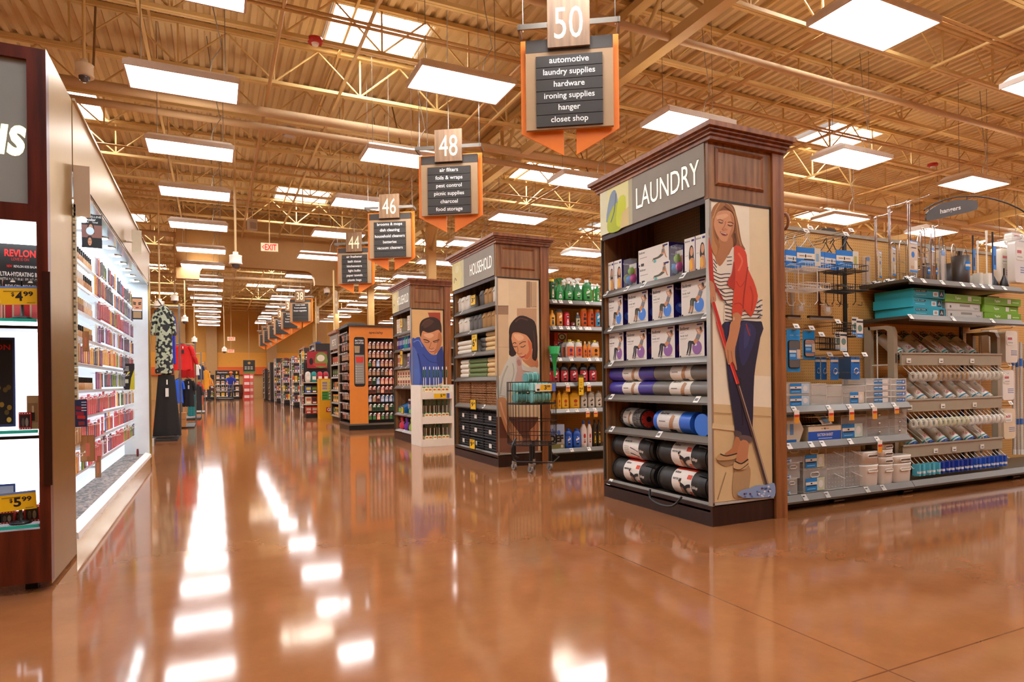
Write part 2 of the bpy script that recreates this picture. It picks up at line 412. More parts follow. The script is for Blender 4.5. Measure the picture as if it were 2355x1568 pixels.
# ================================================================== ceiling lights
def light_parts():
    b = MB(); w, d, h = .66, .345, .13
    bot = [(-w, -d), (w, -d), (w, d), (-w, d)]; top = [(-w + .05, -d + .1), (w - .05, -d + .1), (w - .05, d - .1), (-w + .05, d - .1)]
    vs = [(x, y, 0) for x, y in bot] + [(x, y, .05) for x, y in bot] + [(x, y, h) for x, y in top]
    fs = [(i, (i + 1) % 4, 4 + (i + 1) % 4, 4 + i) for i in range(4)] + [(4 + i, 4 + (i + 1) % 4, 8 + (i + 1) % 4, 8 + i) for i in range(4)] + [(8, 9, 10, 11)]
    b.add(vs, fs, 'housing')
    for s in (-1, 1): b.box(s * w - .012, s * w + .012, -d, d, -.012, .06, 'housing'); b.box(-w, w, s * d - .012, s * d + .012, -.012, .06, 'housing')
    dm = MB(); dm.box(-w + .012, w - .012, -d + .012, d - .012, .0, .012, 'f6f8ff,e%g' % LAMP)
    um = MB(); um.box(-w + .2, w - .2, -d + .16, d - .16, h + .001, h + .012, 'fff2e0,e%g' % ADDED_UP)  # emitter added above the housing to lift the ceiling brightness
    r = MB()
    for s in (-1, 1): r.tube([(s * .5, 0, h), (s * .5, 0, 2.1)], .005, '6a6258', 4)
    r.tube([(s_ * .02 + .3, 0, z) for s_, z in ((0, h), (2, .4), (8, .6), (3, 1.1), (-2, 2.0))], .007, '7a7064', 4)
    return [('housing', b.mesh('housing')), ('diffuser', dm.mesh('diffuser')), ('added_upglow', um.mesh('added_upglow')), ('hanging_rod', r.mesh('hanging_rod'))]
LP = ('ceiling_light', 'ceiling light', light_parts())
y_main = [-1.6, 1.3, 4.2, 7.0, 9.44, 12.04, 14.74, 17.75, 20.9, 23.7] + [26.6 + 2.9 * k for k in range(8)]
rows = [(-.33, y_main, 'row over the main aisle'), (3.05, [-1.4, 1.7, 4.75, 7.97, 11.05, 14.2, 17.4, 20.7, 24.6, 28.4, 31.6, 34.8, 38, 41.2, 44.4], 'row over the aisle ends')]
for i, x in enumerate((6.8, 10.62, 14.4, 18.1, 21.9, 25.6, 29.4, 33.1)):
    rows.append((x, [-1.5 + 3.1 * k for k in range(15)], nth(i) + ' row beyond the aisle signs'))
rows.append((-4.3, [2 + 6.2 * k for k in range(8)], 'added row over the clothing side'))  # row added out of view to light the clothing side
rows.append((-8.3, [5 + 6.2 * k for k in range(7)], 'added outer row over the clothing side'))  # farther row, likewise added out of view for its light
for x, yl, nm in rows:
    for i, y in enumerate(yl):
        put(LP, (x, y, 5.0), 0, 'bright white panel ceiling light, %s in the %s' % (nth(i), nm), 'ceiling lights in the ' + nm)

# ================================================================== things hung from the roof
def dome(px, py, Y, i, rr, where):
    p = onY(px, py, Y); t = thing('security_camera', 'white dome security camera on a long pole, ' + where, 'security camera', p, 0, 'dome cameras under the roof')
    b = MB(); b.lathe([(.1, -.03), (.125, -.03), (.125, .0), (.115, .01), (.115, .12), (.12, .15), (.05, .17), (.05, .22), (.028, .22)], 'f6ecd6,r.4', n=20); part('housing', b, t)
    b = MB(); b.lathe([(.01, -.11), (.04, -.1), (.068, -.07), (.075, -.03)], '6a6e78,r.05,m.5', n=20); part('lens', b, t)
    b = MB(); b.tube([(0, 0, .2), (0, 0, 7.12 - p.z)], .022, 'd8b478,r.5', 8); part('pole', b, t)
for i, a in enumerate(((194, 172, 11.0, 'above the cosmetics canopy'), (542, 605, 13.6, 'over the middle of the main aisle'), (367, 706, 19.5, 'above the patterned blouse'), (402, 690, 24.6, 'third along over the clothing'),
                       (425, 738, 27, 'fourth along over the clothing'), (447, 785, 31, 'fifth along over the clothing'), (752, 672, 26, 'beside the bulkhead over the far aisles'), (516, 807, 35, 'last of the row over the main aisle'))):
    dome(a[0], a[1], a[2], i, 1, a[3])
def exit_sign(px, py, Y, w, lab, big):
    p = onY(px, py, Y); t = thing('exit_sign', lab, 'exit sign', p, radians(-8), 'lit exit signs')
    b = MB(); b.box(-w / 2, w / 2, -.03, .03, -w * .26, w * .26, 'efe0b4,r.4'); part('panel', b, t)
    q = MB(); P_ = Print(q, (0, -.031, 0), (1, 0, 0), (0, 0, 1), (0, -1, 0)); P_.txt('EXIT', -w * .27, -w * .19, w * .68, w * .38, 'e01818,e1.2', .02)
    P_.stroke([(-w * .32, w * .1), (-w * .42, 0), (-w * .32, -w * .1)], w * .05, 'e01818,e1.2'); part('lettering', q, t)
    b = MB(); b.tube([(0, 0, w * .26), (0, 0, 7.12 - p.z)], .012, 'd8b478', 6); part('stem', b, t)
exit_sign(620, 569, 15.6, .37, 'red lettered exit sign hanging over the main aisle', 1)
exit_sign(532, 779, 40, .42, 'small exit sign far down the main aisle, upper of two', 0)
exit_sign(531, 807, 47, .42, 'small exit sign by the back wall, lower of two', 0)
def strobe(p, lab):
    t = thing('fire_strobe', lab, 'fire alarm', p, 0, 'red fire strobes'); b = MB(); b.lathe([(.1, 0), (.12, .02), (.12, .07), (.06, .09)], 'b8201a,r.3', n=16); part('housing', b, t)
    b = MB(); b.lathe([(.05, -.03), (.06, 0)], 'f0e8e0,r.1', n=12); part('lens', b, t)
strobe(onY(725, 100, 10.1), 'red fire strobe under the truss beside the big skylight'); strobe(onY(2145, 383, 10.1), 'red fire strobe under the truss far beyond the laundry tower')
for i, (px, py, Y, lab) in enumerate(((665, 298, 15.2, 'under a truss over the main aisle'), (580, 517, 20.3, 'near the exit sign'), (975, 634, 23.8, 'beyond the household towers'))):
    p = onY(px, py, Y); t = thing('speaker_box', 'small grey white loudspeaker box ' + lab, 'loudspeaker', p, .3, 'roof loudspeakers')
    b = MB(); b.box(-.12, .12, -.09, .09, -.16, .16, 'c8bcb0,r.5'); part('cabinet', b, t); b = MB(); b.box(-.09, .09, -.096, -.09, -.13, .06, 'a89c90'); part('grille', b, t)
    b = MB(); b.tube([(0, 0, .16), (0, 0, 7.12 - p.z)], .012, '9a8060', 5); part('hanger', b, t)

# hanging aisle signs
def aisle_sign(k, num, lines, where):
    Y = 5.2 + 3.4 * k; X = 3.09 if k < 5 else 3.09 - .03 * (k - 4)
    t = thing('aisle_sign', 'hanging aisle sign numbered %s%s' % (num, where), 'aisle sign', (X, Y, 0), radians(-32.6), 'hanging aisle signs')
    z0, z1 = 3.40, 4.28; w = .415
    f = MB(); f.box(-w, w, -.02, .02, z0, 4.14, 'sign_tan'); f.box(-w, w, -.022, .022, 4.14, z1 - .02, '40382e,r.6'); part('face_board', f, t)
    o = MB(); wo = .47
    for s in (-1, 1):
        pts = [(s * wo, .055, 4.3), (s * wo, .055, z0), (s * .06, .055, z0 - .23), (s * .06, .055, 4.3)]
        o.prism(pts, (0, .015, 0), 'orange')
    part('orange_backing', o, t)
    n = MB(); n.box(-.2, .2, -.06, -.03, 4.16, 4.62, 'wood_sign')
    q = Print(n, (0, -.061, 0), (1, 0, 0), (0, 0, 1), (0, -1, 0)); q.txt(num, -.135, 4.235, .27, .30, 'f6dcae', .0); part('number_board', n, t)
    m = MB()
    for s in (-1, 1):
        m.box(s * .2 - (.27 if s < 0 else 0), s * .2 + (.27 if s > 0 else 0), -.1, -.08, 4.33, 4.38, '8a8478,r.3,m.6'); m.box(s * .47 - .012, s * .47 + .012, -.1, .12, 4.33, 4.38, '8a8478,r.3,m.6')
        m.tube([(s * .44, .0, 4.36), (s * .44, 0, 7.1)], .004, 'b0aca4,r.3,m.8', 4)
    m.tube([(0, -.04, 4.6), (0, -.04, 7.1)], .006, '9a948a', 4); part('hanging_bracket', m, t)
    for i in range(6):
        s = MB(); a = z0 + .02 + (5 - i) * .113
        s.box(-.315, .315, -.04, -.02, a, a + .107, 'sign_grey')
        if i < len(lines):
            q = Print(s, (0, -.0405, 0), (1, 0, 0), (0, 0, 1), (0, -1, 0)); L = lines[i]; dsc = any(c in L for c in 'gpy')
            q.txt(L, 0, a + (.02 if dsc else .034), None, .072 if dsc else .055, 'f4efe4', .012)
        part('slat', s, t)
for k, num, ln in ((0, '50', ['automotive', 'laundry supplies', 'hardware', 'ironing supplies', 'hanger', 'closet shop']), (1, '48', ['air filters', 'foils & wraps', 'pest control', 'picnic supplies', 'charcoal', 'food storage']),
                   (2, '46', ['brooms & mops', 'dish cleaning', 'household cleaners', 'batteries', 'vacuum cleaners']), (3, '44', ['air freshener', 'bath tissue', 'kitchenware', 'light bulbs', 'paper towels', 'plastic bags']),
                   (6, '38', ['frozen meals', 'frozen potatoes', 'frozen vegetables']), (7, '36', ['frozen fruit', 'frozen juice', 'frozen breads', 'frozen seafood']), (8, '34', ['frozen dinner', 'frozen pizza', 'ice cream']), (9, '32', ['ice', 'novelties']),
                   (10, '30', ['milk', 'yogurt']), (11, '28', ['cheese', 'butter'])):
    aisle_sign(k, num, ln, ', ' + ('the one closest to the laundry tower' if k == 0 else 'listing ' + (' and '.join(ln[:2])).replace('&', 'and')))
# ================================================================== wooden endcap towers
def lip_rail(b, X0, Y0, Y1, z, k='lip', d=.035):
    """sloped price rail along Y on a shelf that faces -X"""
    pts = [(X0, Y0, z + .012), (X0 - d, Y0, z - .03), (X0 - d, Y0, z - .045), (X0, Y0, z - .045)]
    b.prism(pts, (0, Y1 - Y0, 0), k)
def shelf_tag(b, X0, y, z, w=.05, k='f2ede0', d=.035):
    b.add([(X0 - .001, y, z + .014), (X0 - .001, y + w, z + .014), (X0 - d - .003, y + w, z - .03), (X0 - d - .003, y, z - .03)], [(0, 1, 2, 3)], k)
    m = .25
    b.add([(X0 - .014, y + w * m, z + .0), (X0 - .014, y + w * .9, z + .0), (X0 - .03, y + w * .9, z - .018), (X0 - .03, y + w * m, z - .018)], [(0, 1, 2, 3)], '6a6a6a')
def tower(lab, X0, Y0, L, sign, shelves, art, strip, tags, word=None, group='wooden endcap towers', pegz=None):
    """faces -X along the main aisle; poster panel faces -Y"""
    D = .57; X1 = X0 + D; Y1 = Y0 + L
    t = thing('endcap_tower', lab, 'store shelving', (0, 0, 0), 0, group)
    b = MB(); b.box(X0 + .0, X1, Y0, Y1, 0, .135, 'wood_dark'); part('kick_base', b, t)
    b = MB(); b.box(X1, X1 + .11, Y0 - .02, Y0 + .09, 0, 2.62, 'wood_trim'); part('corner_post', b, t)
    b = MB(); b.box(X1, X1 + .11, Y1 - .09, Y1 + .02, 0, 2.62, 'wood_trim'); part('corner_post', b, t)
    b = MB(); b.box(X0 + .02, X1, Y1 - .03, Y1, .135, 2.62, 'wood'); part('end_panel', b, t)
    b = MB(); b.box(X1 - .03, X1, Y0 + .03, Y1 - .03, .135, 2.61, 'pegboard_y'); b.box(X1 - .034, X1 - .03, Y0 + L / 2 - .03, Y0 + L / 2 + .03, .135, 2.61, '241c14'); part('pegboard', b, t)
    # raised header panel facing -Y
    b = MB(); b.box(X0 - .005, X1, Y0, Y0 + .04, 2.215, 2.62, 'wood')
    x0, x1, z0, z1 = X0 + .055, X1 - .07, 2.31, 2.565
    for q, (e, yy) in enumerate(((0, .0), (.012, .012), (.024, -.003))):
        pass
    O = [(x0, z0), (x1, z0), (x1, z1), (x0, z1)]; I = [(x0 + .014, z0 + .014), (x1 - .014, z0 + .014), (x1 - .014, z1 - .014), (x0 + .014, z1 - .014)]; J = [(x0 + .03, z0 + .03), (x1 - .03, z0 + .03), (x1 - .03, z1 - .03), (x0 + .03, z1 - .03)]
    for A, ya, B_, yb, k in ((O, .0005, I, .012, 'wood_trim'), (I, .012, J, .002, 'wood_trim')):
        ya, yb = -.004 - ya + .0, -.004 - yb
        ring = [(p[0], Y0 + ya, p[1]) for p in A] + [(p[0], Y0 + yb, p[1]) for p in B_]
        b.add(ring, [(i, (i + 1) % 4, 4 + (i + 1) % 4, 4 + i) for i in range(4)], k)
    b.add([(p[0], Y0 - .006, p[1]) for p in J], [(0, 1, 2, 3)], 'wood')
    part('header_panel', b, t)
    # crown
    b = MB()
    for z0, z1, o in ((2.60, 2.628, .02), (2.628, 2.65, .035), (2.65, 2.668, .055), (2.668, 2.70, .075)): b.box(X0 - o, X1 + .11 + o * .6, Y0 - .02 - o, Y1 + .02 + o, z0, z1, 'wood_trim')
    part('crown_moulding', b, t)
    # sign panel facing -X
    b = MB(); b.box(X0 - .012, X0 + .012, Y0 + .03, Y1 - .01, 2.235, 2.60, 'sign_face'); q = Print(b, (X0 - .0125, Y1, 2.235), (0, -1, 0), (0, 0, 1), (-1, 0, 0)); sign(q, L); part('sign_panel', b, t)
    b = MB(); b.box(X0, X0 + .02, Y0 + .03, Y1 - .02, 2.19, 2.235, 'wood_dark'); part('valance', b, t)
    # poster side
    b = MB(); b.box(X0 + .0, X1 - .005, Y0 + .002, Y0 + .03, .16, 2.215, '3a3228'); part('side_panel', b, t)
    b = MB(); m = 'b8b0a0,r.3,m.7'
    b.box(X0 - .006, X0 + .012, Y0 - .008, Y0 + .03, .14, 2.21, m); b.box(X1 - .02, X1 - .008, Y0 - .008, Y0, .16, 2.21, '1a1714'); b.box(X0, X1 - .01, Y0 - .008, Y0, 2.198, 2.212, '2a241c'); b.box(X0, X1 - .01, Y0 - .008, Y0, .145, .162, 'c0b8a8,r.3')
    part('poster_frame', b, t)
    b = MB(); b.box(X0 - .004, X0 + .02, Y1 - .012, Y1 - .0, .14, 2.2, '4a4236'); part('upright', b, t)
    b = MB(); art(b, X0, X1, Y0); part('poster', b, t)
    for i, z in enumerate(shelves):
        b = MB(); b.box(X0 + .035, X1 - .035, Y0 + .03, Y1 - .03, z - .035, z, 'shelf'); s_ = part('shelf', b, t)
        b = MB(); lip_rail(b, X0 + .035, Y0 + .02, Y1 - .02, z); part('price_rail', b, s_)
        if tags[i]:
            for f in tags[i]:
                b = MB(); shelf_tag(b, X0 + .035, Y0 + L * f, z); part('price_tag', b, s_)
    return t
# ---- artwork helpers: points taken off the photograph land on the poster's own plane
def on_plane(b, Y, zoom):
    ox, oy, s = zoom
    class A:
        z = .0004
        def c(self, pts):
            self.z += .00015
            return [tuple(onY(ox + x / s, oy + y / s, Y) + Vector((0, -self.z, 0))) for x, y in pts]
        def poly(self, pts, k, sm=3):
            if sm: pts = spline(pts, sm)
            P = self.c(pts); b.add(P, [tuple(range(len(P)))], k)
        def stroke(self, pts, w, k, sm=3, w1=None):
            if sm: pts = spline(pts, sm, False)
            N = len(pts); L = []; R = []
            for i, p in enumerate(pts):
                a, d = pts[max(0, i - 1)], pts[min(N - 1, i + 1)]; dx, dy = d[0] - a[0], d[1] - a[1]; l = math.hypot(dx, dy) or 1
                h = (w if w1 is None else w + (w1 - w) * i / (N - 1)) / 2; L.append((p[0] - dy / l * h, p[1] + dx / l * h)); R.append((p[0] + dy / l * h, p[1] - dx / l * h))
            P = self.c(L + R); b.add(P, [(i, i + 1, N + i + 1, N + i) for i in range(N - 1)], k)
    return A()
def sheet(b, X0, X1, Y0, k, z0=.165, z1=2.198): b.box(X0 + .012, X1 - .02, Y0 - .0035, Y0 + .002, z0, z1, k)
def mopping_poster(b, X0, X1, Y0):
    Y = Y0 - .0036
    sheet(b, X0, X1, Y0, 'f8ebca,r.4'); b.add([(x, Y - .0002, z) for x, z in ((X1 - .21, 1.02), (X1 - .02, 1.01), (X1 - .02, 2.198), (X1 - .21, 2.198))], [(0, 1, 2, 3)], 'ecd6a8,r.4')
    b.add([(x, Y - .0003, z) for x, z in ((X0 + .012, .165), (X1 - .02, .165), (X1 - .02, .79), (X0 + .012, .83))], [(0, 1, 2, 3)], 'dfc28e,r.35')
    A = on_plane(b, Y, (1620, 440, 4.356)); B = on_plane(b, Y, (1360, 740, 3.266)); B.z = .004
    B.stroke([(905, 680), (1358, 712)], 5, 'b8935e', 0); B.stroke([(1008, 1130), (945, 1335)], 4, '7a5c3a', 0); B.stroke([(905, 780), (1080, 800)], 40, 'e2c998', 0)
    B.poly([(1080, 1080), (1180, 1080), (1190, 1180), (1160, 1300), (1060, 1310)], 'b99668'); B.poly([(940, 1035), (1090, 1035), (1010, 1085)], 'a88860')
    A.z = .001
    A.poly([(70, 200), (100, 140), (160, 100), (235, 102), (285, 150), (312, 230), (337, 330), (352, 430), (372, 520), (406, 585), (350, 570), (300, 545), (285, 590), (250, 630), (205, 640), (130, 605), (115, 655), (85, 622), (60, 560), (42, 420), (52, 280)], '8a5428')
    A.poly([(150, 440), (262, 440), (285, 560), (235, 640), (150, 752), (105, 660), (140, 560)], 'b97a4a')
    A.poly([(105, 250), (135, 205), (200, 190), (268, 208), (299, 285), (294, 375), (266, 445), (226, 496), (182, 500), (140, 460), (104, 385), (93, 310)], 'd8996a')
    A.poly([(255, 215), (299, 285), (294, 375), (266, 445), (226, 496), (250, 420), (275, 330)], 'c07f50')
    A.poly([(120, 250), (200, 225), (240, 240), (200, 270), (140, 290)], 'e6b080')
    A.stroke([(130, 290), (158, 284), (188, 300)], 7, '6e4020'); A.stroke([(232, 312), (262, 308), (290, 326)], 7, '5e3418')
    A.stroke([(140, 304), (160, 316), (184, 314)], 8, '3a2014'); A.stroke([(232, 334), (255, 345), (280, 342)], 8, '3a2014')
    A.stroke([(212, 300), (198, 350), (176, 378), (200, 392), (228, 386)], 6, 'a86840'); A.poly([(176, 372), (200, 366), (228, 380), (222, 392), (195, 394)], 'cd8858')
    A.poly([(152, 404), (180, 410), (232, 430), (205, 444), (172, 430)], '9a3c34'); A.stroke([(160, 412), (190, 420), (218, 430)], 6, 'f0e0d0')
    A.poly([(70, 200), (105, 135), (170, 105), (235, 120), (190, 150), (135, 205), (105, 260), (92, 330), (105, 440), (150, 530), (135, 600), (112, 650), (85, 620), (58, 540), (44, 420), (52, 290)], 'a8703a')
    A.poly([(60, 300), (84, 250), (80, 380), (100, 500), (128, 570), (112, 645), (86, 615), (62, 520), (52, 400)], 'c2884e')
    A.poly([(230, 104), (290, 155), (315, 240), (340, 340), (354, 430), (374, 520), (406, 585), (345, 562), (300, 520), (298, 420), (306, 320), (296, 250), (262, 195), (200, 150)], '8e5828')
    A.stroke([(290, 200), (320, 320), (335, 440), (365, 550)], 14, 'b47e44'); A.stroke([(300, 420), (312, 500), (300, 545)], 16, '5c3416')
    A.stroke([(150, 120), (110, 190), (84, 270)], 10, 'd09a5c'); A.stroke([(215, 118), (265, 160), (290, 215)], 9, 'b8804a')
    A.poly([(85, 640), (108, 700), (150, 752), (205, 700), (262, 590), (292, 560), (330, 700), (430, 900), (520, 1050), (560, 1090), (576, 1160), (566, 1275), (515, 1328), (350, 1332), (200, 1312), (194, 1200), (196, 1110), (160, 1050), (90, 920), (78, 800)], 'efe4cc', 2)
    for i in range(17):
        y = 700 + i * 37; x0 = 84 if y < 960 else (150 if y < 1090 else 200); x1 = 255 if y < 960 else (285 if y < 1130 else 560)
        if y < 780:
            A.stroke([(86, y - 20), (118, y + 28)], 8, '22222e', 2); A.stroke([(220, y - 38), (270, y - 44)], 8, '22222e', 2)
        else: A.stroke([(x0, y - 10), ((x0 + x1) / 2 - 20, y + 22), ((x0 + x1) / 2 + 30, y + 16), (x1, y + 14)], 8, '22222e')
    for y in (1080, 1130, 1180, 1232): A.stroke([(520, y + 40), (550, y + 14), (574, y + 10)], 8, '22222e')
    A.poly([(34, 470), (55, 540), (72, 640), (80, 760), (84, 860), (110, 960), (176, 1075), (160, 1082), (96, 960), (42, 905)], 'c8341c')
    A.poly([(288, 560), (330, 545), (385, 580), (415, 640), (430, 780), (485, 900), (527, 1050), (505, 1150), (458, 1258), (385, 1178), (362, 1262), (318, 1216), (268, 1250), (285, 1000), (280, 985), (218, 920), (262, 830), (290, 700)], 'dc4726', 2)
    A.poly([(285, 700), (300, 800), (296, 960), (280, 985), (218, 920), (262, 840)], 'b8321a'); A.stroke([(425, 760), (405, 900), (385, 1060), (378, 1175)], 14, 'aa2c16'); A.stroke([(330, 620), (370, 700), (330, 800)], 18, 'ea6a44'); A.stroke([(310, 900), (350, 960), (395, 900)], 7, 'b43018'); A.stroke([(450, 950), (480, 1050), (460, 1200)], 12, 'c23a1e'); A.stroke([(290, 1130), (340, 1120), (372, 1150)], 7, 'b43018')
    B.z = .008
    B.poly([(995, 0), (990, 60), (1003, 180), (1010, 330), (1028, 500), (1050, 650), (1070, 790), (1074, 860), (1112, 850), (1110, 890), (1190, 906), (1206, 760), (1210, 600), (1218, 400), (1240, 250), (1262, 120), (1273, 0)], '262238', 2)
    B.poly([(1000, 10), (1045, 30), (1090, 120), (1075, 300), (1050, 450), (1028, 400), (1005, 200)], '2c2b50'); B.poly([(1120, 10), (1200, 20), (1230, 90), (1180, 250), (1130, 330), (1100, 200)], '2f2f58'); B.poly([(1150, 40), (1190, 60), (1170, 170), (1140, 200), (1140, 100)], '3c3f6c')
    B.stroke([(1110, 420), (1120, 600), (1130, 780)], 10, '16131f'); B.stroke([(1155, 15), (1170, 70), (1185, 105)], 9, 'a83020', 0)
    B.poly([(1072, 815), (1118, 828), (1114, 862), (1074, 858)], '5a4a48'); B.poly([(1113, 850), (1192, 862), (1188, 905), (1110, 892)], '6a5650')
    B.poly([(1078, 862), (1112, 892), (1106, 982), (1060, 1000), (990, 995), (1050, 945)], 'bf7c4e'); B.poly([(932, 1016), (960, 990), (1010, 1004), (1098, 984), (1100, 1000), (1065, 1030), (955, 1040)], 'c8a06c'); B.stroke([(960, 990), (1010, 1006), (1098, 984)], 9, '241a16')
    B.poly([(1112, 896), (1172, 906), (1166, 1010), (1170, 1060), (1110, 1070), (1078, 1050)], 'c6855a'); B.poly([(1058, 1082), (1072, 1045), (1120, 1062), (1168, 1030), (1173, 1068), (1140, 1106), (1075, 1110)], 'd0aa78'); B.stroke([(1070, 1044), (1118, 1064), (1170, 1030)], 10, '241a16'); B.stroke([(1060, 1100), (1110, 1108), (1172, 1062)], 5, '2a1c14')
    A.z = .010
    A.stroke([(88, 930), (120, 990), (166, 1080)], 22, 'a8241a'); A.poly([(38, 905), (70, 910), (92, 950), (100, 1010), (106, 1092), (90, 1102), (78, 1050), (72, 1138), (56, 1120), (48, 1040)], 'c98a60')
    A.stroke([(78, 1110), (140, 1320), (205, 1562)], 30, 'cc2a1c', 0); B.z = .0105; B.stroke([(942, 0), (1000, 190), (1092, 466)], 26, 'cc2a1c', 0); B.stroke([(936, 0), (994, 190), (1084, 466)], 6, 'ee7058', 0)
    B.stroke([(1095, 470), (1200, 830), (1312, 1222)], 26, '4c342c', 0); B.stroke([(1102, 480), (1208, 830), (1318, 1215)], 5, 'd0b49a', 0)
    A.z = .0115; A.poly([(272, 1235), (320, 1215), (358, 1258), (345, 1330), (318, 1460), (290, 1568), (205, 1568), (250, 1440), (272, 1320)], 'cc8c5c'); A.stroke([(285, 1260), (272, 1400), (235, 1530)], 16, 'e0aa7c')
    B.z = .012; B.poly([(1040, 0), (1108, 0), (1092, 110), (1072, 190), (1070, 260), (1084, 352), (1076, 358), (1050, 300), (1036, 316), (1018, 320), (1008, 280), (994, 200), (1022, 100)], 'cd8d5e'); B.stroke([(1014, 210), (1022, 310)], 5, '9c6440', 0); B.stroke([(1040, 220), (1052, 300), (1078, 350)], 5, '9c6440', 0)
    B.poly([(1085, 1292), (1120, 1262), (1180, 1246), (1230, 1226), (1300, 1222), (1364, 1210), (1366, 1308), (1290, 1316), (1200, 1322), (1130, 1316)], '8ea6c8'); rnd = random.Random(3)
    for i in range(26):
        x = rnd.uniform(1130, 1350); y = 1312 - rnd.random() * (20 + (x - 1110) * .28); B.poly([(x - 9, y), (x, y - 8), (x + 9, y), (x, y + 8)], rnd.choice(['3a4a78', 'e4e8f0', '6a2038', '5a78b0', 'c8d4e8']))
def folding_poster(b, X0, X1, Y0):
    Y = Y0 - .0036; sheet(b, X0, X1, Y0, 'f0d6aa,r.4'); A = on_plane(b, Y, (1130, 640, 3.484)); A.z = .0006
    for x0, y0, x1, y1, k in ((138, 20, 280, 780, 'ead0a4'), (30, 220, 136, 290, 'a07c5c'), (30, 290, 136, 780, 'd9b78c'), (280, 25, 312, 235, '9c7c5c'), (312, 28, 362, 235, 'caa87e'), (205, 240, 362, 420, 'c79c74'), (40, 1110, 375, 1395, '6e3c28'), (50, 1280, 375, 1395, '8a5a44')):
        A.poly([(x0, y0), (x1, y0), (x1, y1), (x0, y1)], k, 0)
    A.stroke([(30, 220), (136, 220)], 4, '6a5038', 0); A.stroke([(318, 28), (318, 228), (360, 228)], 3, '6a5038', 0); A.stroke([(36, 550), (138, 552)], 2, 'a08058', 0)
    A.poly([(140, 430), (158, 360), (225, 300), (305, 318), (360, 385), (368, 640), (325, 640), (330, 560), (300, 600), (200, 600), (198, 625), (142, 612), (150, 520)], '2c1812')
    A.poly([(245, 640), (318, 580), (368, 640), (368, 720), (300, 700)], 'c87c50')
    A.poly([(150, 628), (205, 620), (255, 690), (300, 712), (370, 718), (372, 840), (190, 840), (150, 930), (112, 960), (48, 972), (44, 880), (86, 740)], 'd2cab8'); A.stroke([(130, 700), (90, 800), (70, 930)], 14, 'b4aa96'); A.stroke([(170, 680), (180, 760), (150, 860)], 8, 'b0a692'); A.stroke([(50, 935), (112, 945)], 5, 'a69c88', 0)
    A.poly([(200, 640), (242, 640), (252, 740), (372, 770), (372, 850), (196, 850), (205, 740)], 'c9a292'); A.poly([(204, 660), (226, 650), (238, 690), (214, 700)], 'b07e72'); A.stroke([(250, 740), (370, 762)], 6, 'a87c6c', 0)
    A.poly([(156, 440), (195, 432), (240, 440), (305, 470), (326, 545), (318, 605), (285, 655), (240, 640), (205, 605), (172, 540)], 'dd9868')
    A.poly([(290, 490), (326, 540), (316, 605), (286, 650), (262, 630), (300, 580)], 'd06c40'); A.poly([(175, 450), (235, 450), (260, 480), (215, 500)], 'eab488')
    A.stroke([(170, 524), (186, 514), (198, 522)], 6, '3c2014'); A.stroke([(222, 528), (250, 510), (276, 508)], 6, '3c2014'); A.stroke([(176, 545), (190, 550), (202, 544)], 6, '2a140c'); A.stroke([(232, 548), (252, 550), (272, 536)], 6, '2a140c'); A.stroke([(208, 540), (212, 580), (208, 600), (226, 606), (244, 598)], 5, 'a8643c'); A.poly([(224, 622), (244, 622), (275, 608), (262, 632), (240, 636)], 'b0443c'); A.stroke([(232, 624), (266, 614)], 3, 'f0e0d4', 0)
    A.poly([(142, 430), (158, 360), (225, 300), (305, 318), (355, 380), (364, 640), (326, 640), (332, 560), (318, 510), (285, 460), (235, 432), (190, 432), (164, 450), (160, 540), (190, 612), (146, 610)], '301a12'); A.stroke([(190, 350), (230, 320), (290, 335)], 10, '5a3624'); A.stroke([(335, 420), (346, 520), (345, 630)], 8, '4a2a1c')
    A.poly([(48, 972), (112, 960), (128, 1060), (145, 1130), (200, 1210), (250, 1280), (240, 1320), (190, 1320), (130, 1250), (80, 1120)], 'd0905e'); A.stroke([(70, 990), (100, 1100), (150, 1230)], 12, 'e6b084'); A.poly([(300, 1230), (345, 1180), (372, 1140), (372, 1260), (330, 1310)], 'c88458')
